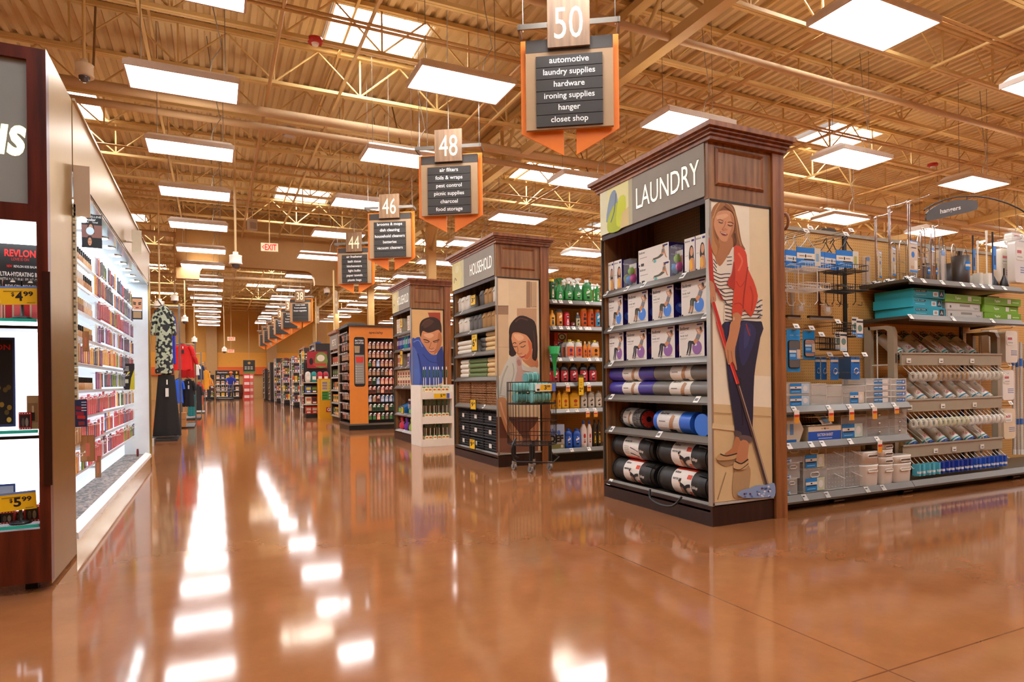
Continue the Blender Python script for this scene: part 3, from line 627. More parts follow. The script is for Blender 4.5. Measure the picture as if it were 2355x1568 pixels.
def ducking_poster(b, X0, X1, Y0):
    Y = Y0 - .0036; sheet(b, X0, X1, Y0, 'e8bd7c,r.4'); A = on_plane(b, Y, (900, 700, 4.613)); A.z = .0006
    A.poly([(388, 86), (532, 86), (536, 300), (470, 320), (420, 200)], 'ac4628', 0); A.stroke([(525, 86), (534, 320)], 14, 'd9b48c', 0)
    A.poly([(212, 392), (250, 362), (300, 346), (345, 430), (420, 520), (480, 530), (542, 440), (548, 830), (212, 845)], '3a54a4', 2); A.poly([(212, 470), (260, 480), (290, 600), (300, 840), (212, 845)], '5470b8'); A.stroke([(280, 520), (310, 640), (330, 810)], 14, '263a80'); A.stroke([(330, 520), (400, 600), (500, 620)], 10, '2c4288'); A.stroke([(232, 400), (290, 380), (330, 450)], 12, '6a84c8'); A.poly([(480, 540), (540, 470), (546, 700), (500, 680)], '2a3c80')
    A.poly([(306, 340), (325, 290), (420, 285), (505, 270), (530, 300), (532, 420), (500, 495), (445, 535), (395, 505), (350, 440), (316, 390)], 'd99464'); A.poly([(500, 300), (532, 330), (530, 425), (498, 495), (450, 533), (480, 440)], 'be7848'); A.poly([(340, 320), (420, 305), (450, 330), (400, 360)], 'ebb284')
    A.stroke([(340, 372), (375, 378), (405, 396)], 11, '4a2c1a'); A.stroke([(440, 394), (475, 384), (510, 372)], 11, '4a2c1a'); A.stroke([(350, 396), (375, 404), (400, 402)], 6, '2a160e'); A.stroke([(450, 404), (475, 400), (498, 392)], 6, '2a160e'); A.stroke([(422, 400), (412, 440), (400, 462), (428, 472), (450, 460)], 7, 'a8663e'); A.poly([(392, 482), (425, 490), (470, 476), (452, 500), (415, 502)], 'a4443a'); A.stroke([(400, 486), (430, 492), (462, 482)], 5, 'f4e6d8')
    A.poly([(298, 250), (305, 200), (335, 160), (395, 136), (465, 138), (515, 175), (532, 240), (528, 305), (500, 268), (440, 290), (385, 300), (332, 282), (312, 345), (300, 310)], '3a2418'); A.poly([(340, 190), (400, 160), (450, 180), (400, 230), (345, 250)], '563624'); A.stroke([(320, 230), (350, 180), (410, 155)], 8, '6a462e')
# ---- signs on the towers (drawing units: metres from the far end, up from the bottom)
def word_on(q, w, L, x0, x1, z0, z1):
    q.txt(w, x0 - .004, z0 - .004, x1 - x0 + .008, z1 - z0 + .008, '2a241c', .014); q.txt(w, x0, z0, x1 - x0, z1 - z0, 'f6f0dc,e.35', .004)
def laundry_sign(q, L):
    q.rect(.01, 0, .42, .365, 'f0e8a0'); q.rect(.42, 0, .47, .365, 'c0b890'); q.rect(.01, 0, .12, .365, 'e8e4b8')
    q.poly([(.1, .1), (.16, .3), (.24, .33), (.27, .2), (.2, .12)], '8a9cac', 3); q.poly([(.14, .0), (.12, .1), (.2, .2), (.3, .22), (.34, .12), (.33, 0)], 'b8c424', 3); q.poly([(.25, .04), (.28, .24), (.38, .24), (.36, .04)], 'd4dc30', 3); q.poly([(.3, 0), (.33, .12), (.42, .15), (.42, 0)], 'e0c884'); q.stroke([(.17, .08), (.22, .16), (.25, .3)], .012, '5a6a78', 3)
    word_on(q, 'LAUNDRY', L, .52, 1.235, .10, .265)
def household_sign(q, L):
    q.rect(.01, 0, .45, .365, 'e8d890'); q.poly([(.3, 0), (.45, 0), (.45, .365), (.3, .365), (.38, .18)], 'd8cfa0', 0); q.stroke([(.08, .1), (.12, .16), (.18, .12)], .02, '9a8450', 3); q.ell(.2, .27, .07, .05, 'f0e4b0')
    word_on(q, 'HOUSEHOLD', L, L - .8, L - .1, .10, .25)
LZ = [1.748, 1.44, 1.145, .865, .592, .14]
HZ = [1.93, 1.645, 1.36, 1.045, .70, .14]
MZ = [1.86, 1.57, 1.27, .93, .46, .17]
TL = tower('tall wood-trimmed endcap tower lettered LAUNDRY with a poster of a woman mopping', 3.02, 3.27, 1.31, laundry_sign, LZ, mopping_poster, None, [(.2, .55, .72, .95), (.03, .9), (.9,), (.9, .1), (.9, .42), (.93,)])
TH = tower('wood-trimmed endcap tower lettered HOUSEHOLD with a poster of a dark-haired woman', 2.96, 6.68, 1.47, household_sign, HZ, folding_poster, None, [(.8,), (.6,), (.5,), (), (.3,), ()])
TM = tower('wood-trimmed endcap tower lettered HOUSEHOLD with a poster of a man in blue', 2.915, 10.05, 1.15, household_sign, MZ, ducking_poster, None, [(.6,), (.5,), (.6, .3), (.5,), (), (.5,)])
# ================================================================== made products: local x across, y back into the shelf, z up, front at y = 0
W_ = (1, 0, 0); Z_ = (0, 0, 1); F_ = (0, -1, 0)
def front(b, w, h, x0=None, y=0.0):
    return Print(b, (-w / 2 if x0 is None else x0, y - .0003, 0), W_, Z_, F_, w, h)
def carton(w, h, d, face, side=None, top=None, art=None, sart=None):
    b = MB(); b.box(-w / 2, w / 2, 0, d, 0, h, face, (face, top or face, face, face, side or face, side or face))
    if art: art(front(b, w, h))
    if sart: sart(Print(b, (w / 2 + .0003, 0, 0), (0, 1, 0), Z_, (1, 0, 0), d, h)); sart(Print(b, (-w / 2 - .0003, d, 0), (0, -1, 0), Z_, (-1, 0, 0), d, h))
    return b
def one(name, cat, b): return (name, cat, [(name, b.mesh(name))])
def ball_art(ball, legs, skin='c98a5c'):
    def f(q):
        q.rect(.02, .02, .98, .98, 'e9e0d0'); q.ell(.66, .1, .24, .03, 'c9c0b0')
        q.txt('Bollinger', .05, .80, .37, .12, 'ink', .02); q.rect(.06, .74, .22, .752, '9a9288'); q.txt('body ball', .06, .62, .3, .07, '3a362e', .01); q.rect(.06, .575, .34, .583, '9a9288'); q.rect(.06, .553, .28, .559, '9a9288')
        q.poly(rrect(.72, .95, .925, .97, .02), PB)
        q.ell(.72, .29, .185, .2, ball, 22); q.ell(.67, .38, .05, .04, 'dfe6f4'); q.ell(.76, .2, .08, .05, ball)
        q.stroke([(.60, .42), (.42, .47), (.39, .3), (.33, .14)], .075, legs, 3, .05); q.stroke([(.66, .4), (.50, .46), (.47, .28), (.43, .12)], .085, legs, 3, .05)
        if legs == '3b3a26': q.stroke([(.385, .3), (.33, .13)], .045, skin); q.stroke([(.465, .28), (.43, .12)], .045, skin)
        q.stroke([(.3, .1), (.36, .13)], .045, '6a6a66'); q.stroke([(.39, .08), (.45, .11)], .045, '6a6a66')
        q.stroke([(.62, .43), (.72, .52), (.8, .66)], .13, skin, 3); q.stroke([(.73, .53), (.8, .67)], .135, '7c7c7c')
        q.stroke([(.79, .68), (.69, .82), (.86, .83)], .05, skin); q.stroke([(.82, .68), (.95, .76), (.87, .82)], .05, skin); q.ell(.855, .79, .055, .07, skin); q.poly([(.83, .84), (.87, .88), (.92, .83), (.9, .72), (.88, .76)], '2a1a14', 2)
        q.ell(.06, .05, .03, .035, 'ink')
    return f
def purple_side(ball):
    def f(q):
        q.txt('Bollinger', .12, .83, .76, .08, 'c8c4e0', .02); q.ell(.5, .33, .4, .17, ball); q.ell(.4, .4, .12, .05, 'c8d0f0'); q.rect(.3, .06, .8, .1, 'c8c4e0')
    return f
PB = '2a1c70'
P_ballb = one('exercise_ball_box', 'box', carton(.235, .255, .16, 'f2ece0', PB, PB, ball_art('4a86d8', '3b3a26'), purple_side('4468cc')))
P_ballp = one('exercise_ball_box', 'box', carton(.235, .245, .16, 'f2ece0', PB, PB, ball_art('94649e', '24242a'), purple_side('7a3a6a')))
def roller_art(q):
    q.rect(.01, .02, .99, .98, 'e9e0d0'); q.txt('Bollinger', .03, .72, .2, .16, 'ink', .02); q.rect(.04, .5, .3, .53, '8a8278'); q.poly(rrect(.84, .97, .84, .94, .03), PB)
    q.stroke([(.8, .42), (.68, .3), (.5, .27)], .13, '55513a', 3, .1); q.stroke([(.5, .28), (.48, .16)], .03, 'c98a5c'); q.stroke([(.81, .42), (.83, .66)], .1, 'c98a5c'); q.rect(.79, .52, .87, .72, '77756c'); q.stroke([(.86, .66), (.9, .3), (.94, .17)], .035, 'c98a5c', 3); q.ell(.83, .82, .03, .09, 'c98a5c'); q.stroke([(.81, .9), (.84, .92), (.86, .76)], .03, '2a1a14', 2)
    q.ell(.56, .13, .05, .09, '6fb8b0'); q.ell(.12, .12, .03, .08, '3a3a38'); q.ell(.17, .12, .03, .08, '3a3a38'); q.ell(.04, .1, .02, .05, 'ink')
P_foam = one('foam_roller_box', 'box', carton(.31, .135, .2, 'f2ece0', PB, PB, roller_art, lambda q: (q.txt('Bollinger', .1, .6, .5, .18, 'c8c4e0', .02), q.rect(.1, .3, .5, .36, '8a86c0'))))
def girl_art(q):
    q.rect(.03, .01, .97, .99, 'ebe3d4'); q.txt('Bollinger', .06, .87, .5, .07, 'ink', .02); q.poly(rrect(.68, .94, .88, .94, .02), PB)
    q.poly([(.42, .05), (.5, .3), (.42, .45), (.5, .7), (.68, .78), (.86, .68), (.9, .4), (.96, .3), (.96, .02), (.6, .02)], '2e1c14', 2); q.ell(.69, .6, .15, .13, 'd8996a'); q.poly([(.5, .02), (.46, .3), (.6, .42), (.85, .4), (.95, .3), (.95, .02)], 'd09060', 2); q.poly([(.5, .12), (.52, .36), (.66, .36), (.76, .16), (.6, .08)], 'f0b018', 2); q.rect(.08, .5, .36, .515, 'b0a898'); q.ell(.1, .05, .07, .03, 'ink')
P_girl = one('arm_band_box', 'box', carton(.115, .25, .13, 'f2ece0', PB, PB, girl_art, lambda q: (q.ell(.45, .35, .33, .16, 'a8b428'), q.txt('Bollinger', .1, .8, .8, .06, 'c8c4e0', .02))))
def ball_kit():
    b = carton(.14, .2, .1, 'ece4da', PB, PB, lambda q: (q.txt('mini ball kit', .1, .84, .5, .06, 'ink', .01), q.rect(.72, .45, .98, .8, 'c07a60')))
    m = MB(); m.ball((0, -.012, .135), .036, '86b828,r.25'); m.ball((-.036, -.012, .068), .04, '3a8cc8,r.25'); m.ball((.036, -.012, .075), .036, 'c83a8c,r.25')
    c = MB(); c.box(-.075, .075, -.055, 0, .004, .235, 'clear_film'); return ('ball_kit_pack', 'exercise balls', [('back_card', b.mesh('back_card')), ('mini_ball_trio', m.mesh('mini_ball_trio')), ('clear_cover', c.mesh('clear_cover'))])
P_kit = ball_kit()
def roll_x(L, r, k, end=None, core=None, n=28):
    """cylinder lying along x, resting on z = 0, its front touching y = 0"""
    b = MB(); vs = [(x, r + r * cos(2 * pi * i / n), r + r * sin(2 * pi * i / n)) for x in (-L / 2, L / 2) for i in range(n)]
    b.add(vs, [(i, (i + 1) % n, n + (i + 1) % n, n + i) for i in range(n)], k, True)
    for x, s in ((-L / 2, -1), (L / 2, 1)):
        b.add([(x, r + r * cos(2 * pi * i / n), r + r * sin(2 * pi * i / n)) for i in range(n)], [tuple(range(n))], end or k)
        if core:
            for rr, kk, e in ((.82, core, .001), (.28, '15120f', .002)): b.add([(x + s * e, r + r * rr * cos(2 * pi * i / n), r + r * rr * sin(2 * pi * i / n)) for i in range(n)], [tuple(range(n))], kk)
            for i in range(10):
                a = 2 * pi * i / 10; b.add([(x + s * .003, r + r * q * cos(a + da), r + r * q * sin(a + da)) for q, da in ((.72, -.12), (.82, 0), (.72, .12), (.62, 0))], [(0, 1, 2, 3)], '8a1410')
    return b
def wrap(r, x0, x1, a0, a1, k, art=None, off=.0012, n=14):
    """paper sleeve round a lying roll; a: 0 back, 90 top, 180 front, 270 bottom"""
    b = MB(); R = r + off; vs = [(x, r + R * cos(radians(a0 + (a1 - a0) * i / n)), r + R * sin(radians(a0 + (a1 - a0) * i / n))) for i in range(n + 1) for x in (x0, x1)]
    b.add(vs, [(2 * i, 2 * i + 1, 2 * i + 3, 2 * i + 2) for i in range(n)], k, True)
    if art:
        class Q:                      # draws in (x 0..1 across, y 0..1 from bottom edge up round the roll)
            e = off + .0006
            def pt(s, x, y): a = radians(a1 + (a0 - a1) * y); rr = r + s.e; return (x0 + (x1 - x0) * x, r + rr * cos(a), r + rr * sin(a))
            def rect(s, xa, ya, xb, yb, k, n=6):
                V = [s.pt(x, ya + (yb - ya) * i / n) for i in range(n + 1) for x in (xa, xb)]; b.add(V, [(2 * i, 2 * i + 1, 2 * i + 3, 2 * i + 2) for i in range(n)], k); s.e += .0003
            def stroke(s, pts, w, k):
                pts = spline(pts, 3, False); L = []; N = len(pts)
                for i, p in enumerate(pts):
                    a, d = pts[max(0, i - 1)], pts[min(N - 1, i + 1)]; dx, dy = d[0] - a[0], d[1] - a[1]; l = math.hypot(dx, dy) or 1
                    L += [s.pt(p[0] - dy / l * w / 2, p[1] + dx / l * w / 2), s.pt(p[0] + dy / l * w / 2, p[1] - dx / l * w / 2)]
                b.add(L, [(2 * i, 2 * i + 1, 2 * i + 3, 2 * i + 2) for i in range(N - 1)], k); s.e += .0003
            def txt(s, t, x, y, w, h, k):
                vs, fs, _ = glyphs(t, .02); b.add([s.pt(x + u * w, y + v * h) for u, v in vs], fs, k); s.e += .0003
        art(Q())
    return b
def sleeve_art(q): q.rect(.05, .05, .95, .95, 'ece4d4'); q.txt('Bollinger', .08, .68, .4, .14, 'ink'); q.rect(.1, .5, .4, .53, '8a8278'); q.stroke([(.6, .3), (.66, .5), (.72, .7)], .16, 'b98a62'); q.stroke([(.5, .25), (.8, .25)], .1, '2a2622')
def pose_art(q):
    q.rect(0, .88, 1, 1, 'd8401c'); q.txt('Bollinger', .06, .72, .3, .1, 'ink'); q.txt('exercise mat', .06, .56, .44, .07, '3a362e'); q.rect(.76, .62, .98, .74, 'd8401c'); q.rect(.02, .1, .14, .18, 'd8401c'); q.rect(.85, .05, .97, .3, 'e06a4a')
    q.stroke([(.4, .12), (.6, .14), (.88, .17)], .07, '2a1e1c'); q.stroke([(.47, .14), (.47, .42)], .05, 'c98a5c'); q.stroke([(.55, .15), (.56, .4)], .05, 'c98a5c'); q.stroke([(.45, .46), (.6, .42), (.68, .38)], .11, '26262a'); q.stroke([(.68, .38), (.8, .44), (.96, .46)], .08, '26262a'); q.stroke([(.66, .36), (.68, .2), (.78, .17)], .08, '26262a'); q.stroke([(.4, .5), (.44, .52)], .09, 'c98a5c'); q.stroke([(.38, .54), (.46, .56)], .05, '2a1a14')
def bag_art(q):
    q.rect(0, .0, 1, .2, 'd8401c'); q.txt('Bollinger', .08, .8, .3, .1, 'ink'); q.txt('exercise mat', .08, .66, .44, .07, '3a362e'); q.rect(.76, .84, .96, .95, 'd8401c'); q.stroke([(.46, .42), (.7, .38), (.95, .32)], .2, '2c2c2c'); q.rect(.8, .04, .95, .16, 'f0e8e0')
    for i in range(5): q.rect(.1, .52 - .05 * i, .4, .535 - .05 * i, 'a09888')
def yoga(k, end): return ('yoga_mat', 'yoga mat', [('rolled_mat', roll_x(.62, .058, k, end).mesh('rolled_mat')), ('paper_sleeve', wrap(.058, -.11, .12, 60, 300, 'ece4d4', sleeve_art).mesh('paper_sleeve'))])
P_yp = yoga('4a3f94,r.3', '3a3078'); P_yg = yoga('7a756c,r.3', '5c5852')
P_fr = ('foam_roller', 'foam roller', [('roller', roll_x(.36, .082, 'speckle', '2a2a28', 'd83a1c').mesh('roller')), ('paper_sleeve', wrap(.082, -.12, .05, 85, 275, 'ece4d4', sleeve_art).mesh('paper_sleeve')), ])
P_fb = ('foam_roller', 'foam roller', [('roller', roll_x(.36, .082, '2a6ad0,r.3', '3a7ad8,r.25').mesh('roller')), ('paper_sleeve', wrap(.082, -.14, .08, 85, 275, 'e0dcd4', sleeve_art).mesh('paper_sleeve'))])
def duffel(art, logo):
    r = .095; L = .57; n = 28; b = MB(); xs = [-L / 2, -L / 2 + .015, -L / 2 + .06, -L / 2 + .075, -L / 2 + .09, L / 2 - .09, L / 2 - .075, L / 2 - .06, L / 2 - .015, L / 2]; rs = [.8, .96, 1, 1.045, 1, 1, 1.045, 1, .96, .8]
    vs = [(x, r + r * q * cos(2 * pi * i / n), r + r * q * sin(2 * pi * i / n)) for x, q in zip(xs, rs) for i in range(n)]
    b.add(vs, [(j * n + i, j * n + (i + 1) % n, (j + 1) * n + (i + 1) % n, (j + 1) * n + i) for j in range(9) for i in range(n)], '2b2823,r.5', True); b.add(vs, [tuple(range(n)), tuple(range(9 * n, 10 * n))], '23201c')
    for x in (-L / 2 + .02, L / 2 - .02): b.tube([(x, r + r * .98 * cos(2 * pi * i / 24), r + r * .98 * sin(2 * pi * i / 24)) for i in range(24)], .006, '14120f', 5, True)
    s = wrap(r, -.1, .12, 95, 262, 'f2eadc', art); l = MB(); vs_, fs_, _ = glyphs('Bollinger', .03)
    l.add([(.128 + u * .06, r + (r + .002) * cos(radians(200 - 18 * v)), r + (r + .002) * sin(radians(200 - 18 * v))) for u, v in vs_], fs_, 'f0ece0')
    h = MB(); h.tube(spline([(.17, .04, 2 * r - .028), (.2, .02, 2 * r - .015), (.26, .02, 2 * r - .02), (.285, .04, 2 * r - .03)], 4, False), .008, '14120f', 5)
    return ('exercise_mat', 'exercise mat', [('bag', b.mesh('bag')), ('paper_sleeve', s.mesh('paper_sleeve')), ('logo', l.mesh('logo')), ('carry_strap', h.mesh('carry_strap'))])
P_dp = duffel(pose_art, 1); P_db = duffel(bag_art, 1)
CL = [3.305, 4.545]
def spanX(X, px0, px1, py):
    a = onX(px0, py, X).y; c = onX(px1, py, X).y; a, c = min(max(a, c), CL[1]), max(min(a, c), CL[0]); return (a + c) / 2, a - c
def spanY(Y, px0, px1, py):
    a = onY(px0, py, Y); c = onY(px1, py, Y); return (a.x + c.x) / 2, abs(a.x - c.x)
RX = -pi / 2
def on_tower(P, w0, px0, px1, py, z, lab, grp, X=3.06, h=None, fit=True):
    y, w = spanX(X, px0, px1, py); s = w / w0 if fit else 1
    return put(P, (X, y, z + .004), RX, lab, grp, (s, 1, h or 1))
LT = 'shelf of the LAUNDRY tower'
for px0, px1, P, w0, lab in ((1395, 1411.5, P_girl, .115, 'narrow white box picturing a woman in yellow, outermost on the top ' + LT), (1412.5, 1430, P_girl, .115, 'narrow white box picturing a woman in yellow, beside a purple box side with a green ball, top ' + LT),
                             (1446, 1466, P_kit, .14, 'clear pack of green, blue and pink balls on the far half of the top ' + LT), (1470, 1541, P_foam, .31, 'long white foam roller box, lower of two stacked on the top ' + LT),
                             (1552, 1573, P_kit, .14, 'clear pack of green, blue and pink balls close to the poster on the top ' + LT), (1575, 1599, P_girl, .115, 'narrow white box picturing a woman in yellow, next to the ball pack, top ' + LT), (1600.5, 1624, P_girl, .115, 'narrow white box picturing a woman in yellow, touching the poster frame, top ' + LT)):
    on_tower(P, w0 * (1.2 if P is P_kit else 1), px0, px1, 640, LZ[0], lab, 'exercise goods on the top tower shelf', 3.065 + (.055 if P is P_kit else 0))
on_tower(P_foam, .31, 1468, 1538, 570, LZ[0] + .136, 'long white foam roller box, upper of two stacked on the top ' + LT, 'exercise goods on the top tower shelf', 3.065)
for i, (a, c) in enumerate(((1388, 1432), (1444, 1490), (1500, 1549), (1567, 1625))): on_tower(P_ballb, .235, a, c, 690, LZ[1], 'white box with a blue exercise ball, %s from the poster on the second %s' % (nth(3 - i), LT), 'blue ball boxes', 3.065)
for i, (a, c) in enumerate(((1394, 1434), (1441, 1487), (1498, 1552), (1562, 1620))): on_tower(P_ballp, .235, a, c, 790, LZ[2], 'white box with a purple exercise ball, %s from the poster on the third %s' % (nth(3 - i), LT), 'purple ball boxes', 3.065)
for a, c, py, z, P, lab in ((1383, 1500, 895, 0, P_yp, 'purple yoga mat, lower one on the fourth '), (1500.5, 1630, 895, 0, P_yg, 'grey yoga mat, lower one on the fourth '), (1388, 1502, 866, .12, P_yp, 'purple yoga mat, upper one on the fourth '), (1503, 1630, 866, .12, P_yg, 'grey yoga mat, upper one on the fourth ')): on_tower(P, .62, a, c, py, LZ[3] + z, lab + LT, 'yoga mats', 3.062)
y, w = spanX(3.13, 1396, 1482, 955); put(P_fr, (3.125, y, LZ[4] + .004), RX - .2, 'grey speckled foam roller with a red cored end on the fifth ' + LT, 'foam rollers', (w / .36, 1, 1))
y, w = spanX(3.065, 1502, 1586, 965); put(P_fb, (3.065, y, LZ[4] + .004), RX, 'bright blue foam roller with a paper sleeve on the fifth ' + LT, 'foam rollers', (w / .36, 1, 1))
y, w = spanX(3.065, 1588, 1628, 965); put(one('foam_roller', 'foam roller', roll_x(.36, .08, '2a6ad0,r.3', '3a7ad8,r.25')), (3.25, 3.335, LZ[4] + .004), 0, 'bright blue foam roller lying end-on by the poster on the fifth ' + LT, 'foam rollers')
for a, c, py, z, P, lab in ((1384, 1504, 1090, 0, P_dp, 'black rolled exercise mat with a posing woman label, far lower one on the bottom '), (1506, 1632, 1110, 0, P_dp, 'black rolled exercise mat with a posing woman label, lower one by the poster on the bottom '),
                            (1380, 1502, 1020, .2, P_db, 'black rolled exercise mat with a bag picture label, far upper one on the bottom '), (1504, 1632, 1040, .2, P_dp, 'black rolled exercise mat with a posing woman label, upper one by the poster on the bottom ')): on_tower(P, .6, a + 1, c - 3, py, LZ[5] + z + .004, lab + LT, 'exercise mats', 3.062)
b = MB(); o_ = onX(1495, 1125, 2.98); b.tube(spline([tuple(o_), tuple(o_ + Vector((-.02, -.03, -.06))), tuple(o_ + Vector((-.03, -.16, -.085))), tuple(o_ + Vector((-.03, -.3, -.07))), tuple(o_ + Vector((.0, -.36, .0)))], 4, False), .009, '17140f', 5)
tag(link('carry_strap_loop', b.mesh('carry_strap_loop')), 'black carry strap drooping over the bottom shelf edge of the LAUNDRY tower', 'strap')

# ---- price cards
def price_card(w, h, txt, k='yellow', frame='15130f', extra=None):
    b = MB(); b.box(-w / 2, w / 2, 0, .006, 0, h, frame)
    q = front(b, w, h); q.rect(.06, .05, .94, .95, k)
    if txt:
        q.txt(txt[0], .16, .28, .4, .45, 'ink', .03)
        if len(txt) > 1: q.txt(txt[1], .6, .5, .26, .22, 'ink', .03)
    for i in range(2): q.rect(.14, .8 + .06 * i, .7, .83 + .06 * i, '7a6410')
    return b
def card_on(P, loc, rot, lab, grp=None): return put(one('price_card', 'price card', P), loc, rot, lab, grp)
# ---- towels and baskets on the HOUSEHOLD tower
def folded(w, h, d, k):
    b = MB(); b.prism([(-w / 2, y, z) for y, z in rrect(0, d, 0, h, h * .46, 5)], (w, 0, 0), k, True); return b
def upright(w, h, d, k):
    b = MB(); n = 14; vs = []
    for j, (f, z) in enumerate(((.9, 0), (1, .03), (1, .5), (1.03, .8), (.86, 1))):
        for i in range(n):
            a = 2 * pi * i / n; c, s = cos(a), sin(a); q = max(abs(c), abs(s)) ** .7; vs.append((w / 2 * f * c / q * (1 + .05 * sin(3 * a + j)), d / 2 + d / 2 * f * s / q, h * z))
    b.add(vs, [(j * n + i, j * n + (i + 1) % n, (j + 1) * n + (i + 1) % n, (j + 1) * n + i) for j in range(4) for i in range(n)], k, True); b.add(vs, [tuple(range(4 * n, 5 * n))], k)
    b.tube([(-w * .3, -.004, h * .75), (0, -.008, h * .7), (w * .3, -.004, h * .75)], .006, k, 5); return b
TW = dict(white='e6dcc8,r.9', grey='6e6962,r.9', tan='b08552,r.9', green='6e7c4a,r.9', cream='d4b27c,r.9')
P_up = {k: one('washcloth_bundle', 'towel', upright(.1, .2, .16, v)) for k, v in TW.items()}
P_fo = {k: one('folded_towel', 'towel', folded(.3, .068, .3, v)) for k, v in TW.items()}
HT = 'shelf of the nearer HOUSEHOLD tower'.replace('nearer ', 'taller-looking ') if 0 else 'shelf of the towel-filled HOUSEHOLD tower'
CL[:] = (6.715, 8.115)
def zo5(x): return 1030 + x / 2.703
for r, (row, py) in enumerate((((('white', 48, 72), ('white', 72, 100), ('white', 100, 128), ('grey', 186, 214), ('tan', 216, 242), ('tan', 243, 268), ('white', 270, 290)), 690), ((('white', 55, 90), ('white', 90, 124), ('grey', 125, 150), ('grey', 150, 178), ('grey', 178, 203), ('tan', 204, 232), ('tan', 233, 262), ('tan', 263, 290)), 745))):
    for i, (k, a, c) in enumerate(row):
        y, w = spanX(3.0, zo5(a), zo5(c), py); put(P_up[k], (3.012, y, HZ[r] + .001), RX, '%s rolled washcloth bundle, %s from the poster on the %s %s' % (k, nth(len(row) - 1 - i), nth(r), HT), 'washcloth bundles', (w / .11, 1, 1.0))
for r, row in ((2, (('white', 45, 140, 3), ('grey', 196, 226, 3), ('cream', 228, 294, 4))), (3, (('white', 72, 121, 4), ('green', 124, 234, 4), ('cream', 238, 296, 4)))):
    for k, a, c, n in row:
        y, w = spanX(2.99, zo5(a), zo5(c), 800 if r == 2 else 850)
        for j in range(n): put(P_fo[k], (3.004 + .006 * (j % 2), y, HZ[r] + .001 + .0612 * j), RX, '%s folded towel, %s from the bottom of its stack on the %s %s' % (k, nth(j), nth(r), HT), 'folded towels', (w / .3, 1, .89))
def basket(w, h, d):
    b = MB(); b.box(-w / 2, w / 2, 0, d, 0, .01, 'weave')
    n = 9
    for i in range(n):
        z = h * (i + .5) / n
        for (x0, y0, x1, y1) in ((-w / 2, 0, w / 2, 0), (-w / 2, d, w / 2, d), (-w / 2, 0, -w / 2, d), (w / 2, 0, w / 2, d)):
            m = 10; b.tube([(x0 + (x1 - x0) * j / m, y0 + (y1 - y0) * j / m + (.004 * (-1) ** (i + j) if y0 == y1 else 0), z + .003 * (-1) ** j) for j in range(m + 1)], h / n * .5, ('a87444,r.8', '7c4e26,r.8')[i % 2], 5)
    return b
P_bk = one('woven_basket', 'basket', basket(.36, .138, .28))
for j in range(2):
    for i, (a, c) in enumerate(((65, 136), (140, 234), (236, 300))):
        y, w = spanX(3.0, zo5(a), zo5(c), 910); put(P_bk, (3.012, y, HZ[4] + .006 + .15 * j), RX, 'brown woven basket, %s from the poster in the %s row of the fifth %s' % (nth(2 - i), ('lower', 'upper')[j], HT), 'woven baskets', (w / .385, 1, 1))
def wire_bin(w, h, d, k='wire_black'):
    b = MB()
    for z in [h * i / 5 for i in range(6)]: b.tube([(-w / 2, 0, z), (w / 2, 0, z), (w / 2, d, z), (-w / 2, d, z)], .003, k, 4, True)
    for i in range(9):
        x = -w / 2 + w * i / 8; b.tube([(x, d, h), (x, d, 0), (x, 0, 0), (x, 0, h)], .0025, k, 4)
    f = MB(); f.box(-w / 2 + .01, w / 2 - .01, .012, d - .01, .006, h * .8, '1d1a17,r.7')
    t = MB(); t.box(-.03, .04, -.006, -.003, h * .3, h * .62, 'e8e0d0'); return ('wire_storage_bin', 'basket', [('frame', b.mesh('frame')), ('cloth_liner', f.mesh('cloth_liner')), ('paper_tag', t.mesh('paper_tag'))])
P_wb = wire_bin(.4, .16, .3)
for j in range(3):
    for i, (a, c) in enumerate(((42, 122), (126, 208), (212, 300))):
        y, w = spanX(2.985, zo5(a), zo5(c), 990); put(P_wb, (3.004, y, HZ[5] + .004 + .168 * j), RX, 'black wire bin with a paper tag, %s from the poster in the %s row, bottom %s' % (nth(2 - i), ('lower', 'middle', 'upper')[j], HT), 'black wire bins', (w / .4, 1, 1))
for px, py, w, h, tx, wh in ((1088, 690, .14, .13, ('3', '99'), 'top'), (1091, 788, .16, .22, ('6', '99'), 'third'), (1088, 930, .16, .13, ('9', '99'), 'fifth'), (1086, 1021, .16, .13, ('9', '99'), 'bottom')):
    p = onX(px, py, 2.935); card_on(price_card(w * 1.2, h, tx), (2.935, p.y, p.z - h / 2), RX, 'yellow price card %s.99 on the %s %s' % (tx[0], wh, HT), 'tower price cards')

# ---- goods on the tower with the man's poster
CL[:] = (10.085, 11.165)
def spanM(a, c): return (a + c) / 2, abs(a - c) - .006
def zo4(x): return CL[1] - (x - 12) / 196 * (CL[1] - CL[0])
MT = 'shelf of the tower with the man poster'
def simple(w, h, d, k, k2, k3): return carton(w, h, d, k, k, k, lambda q: (q.rect(.1, .35, .9, .75, k2), q.rect(.2, .1, .8, .25, k3), q.ell(.5, .55, .22, .15, k3)))
P_cr = one('small_carton', 'box', simple(.1, .13, .12, 'ecdcb8', 'd8a890', 'f4ecd8')); P_crr = one('small_carton', 'box', simple(.1, .14, .12, 'ead8b0', 'c86a50', '5a3a28')); P_red = one('small_carton', 'box', simple(.07, .22, .12, 'e8d4c0', 'b02018', '8a1810')); P_nav = one('small_carton', 'box', simple(.07, .22, .12, 'e0dcd4', '1e2c4a', 'c05060'))
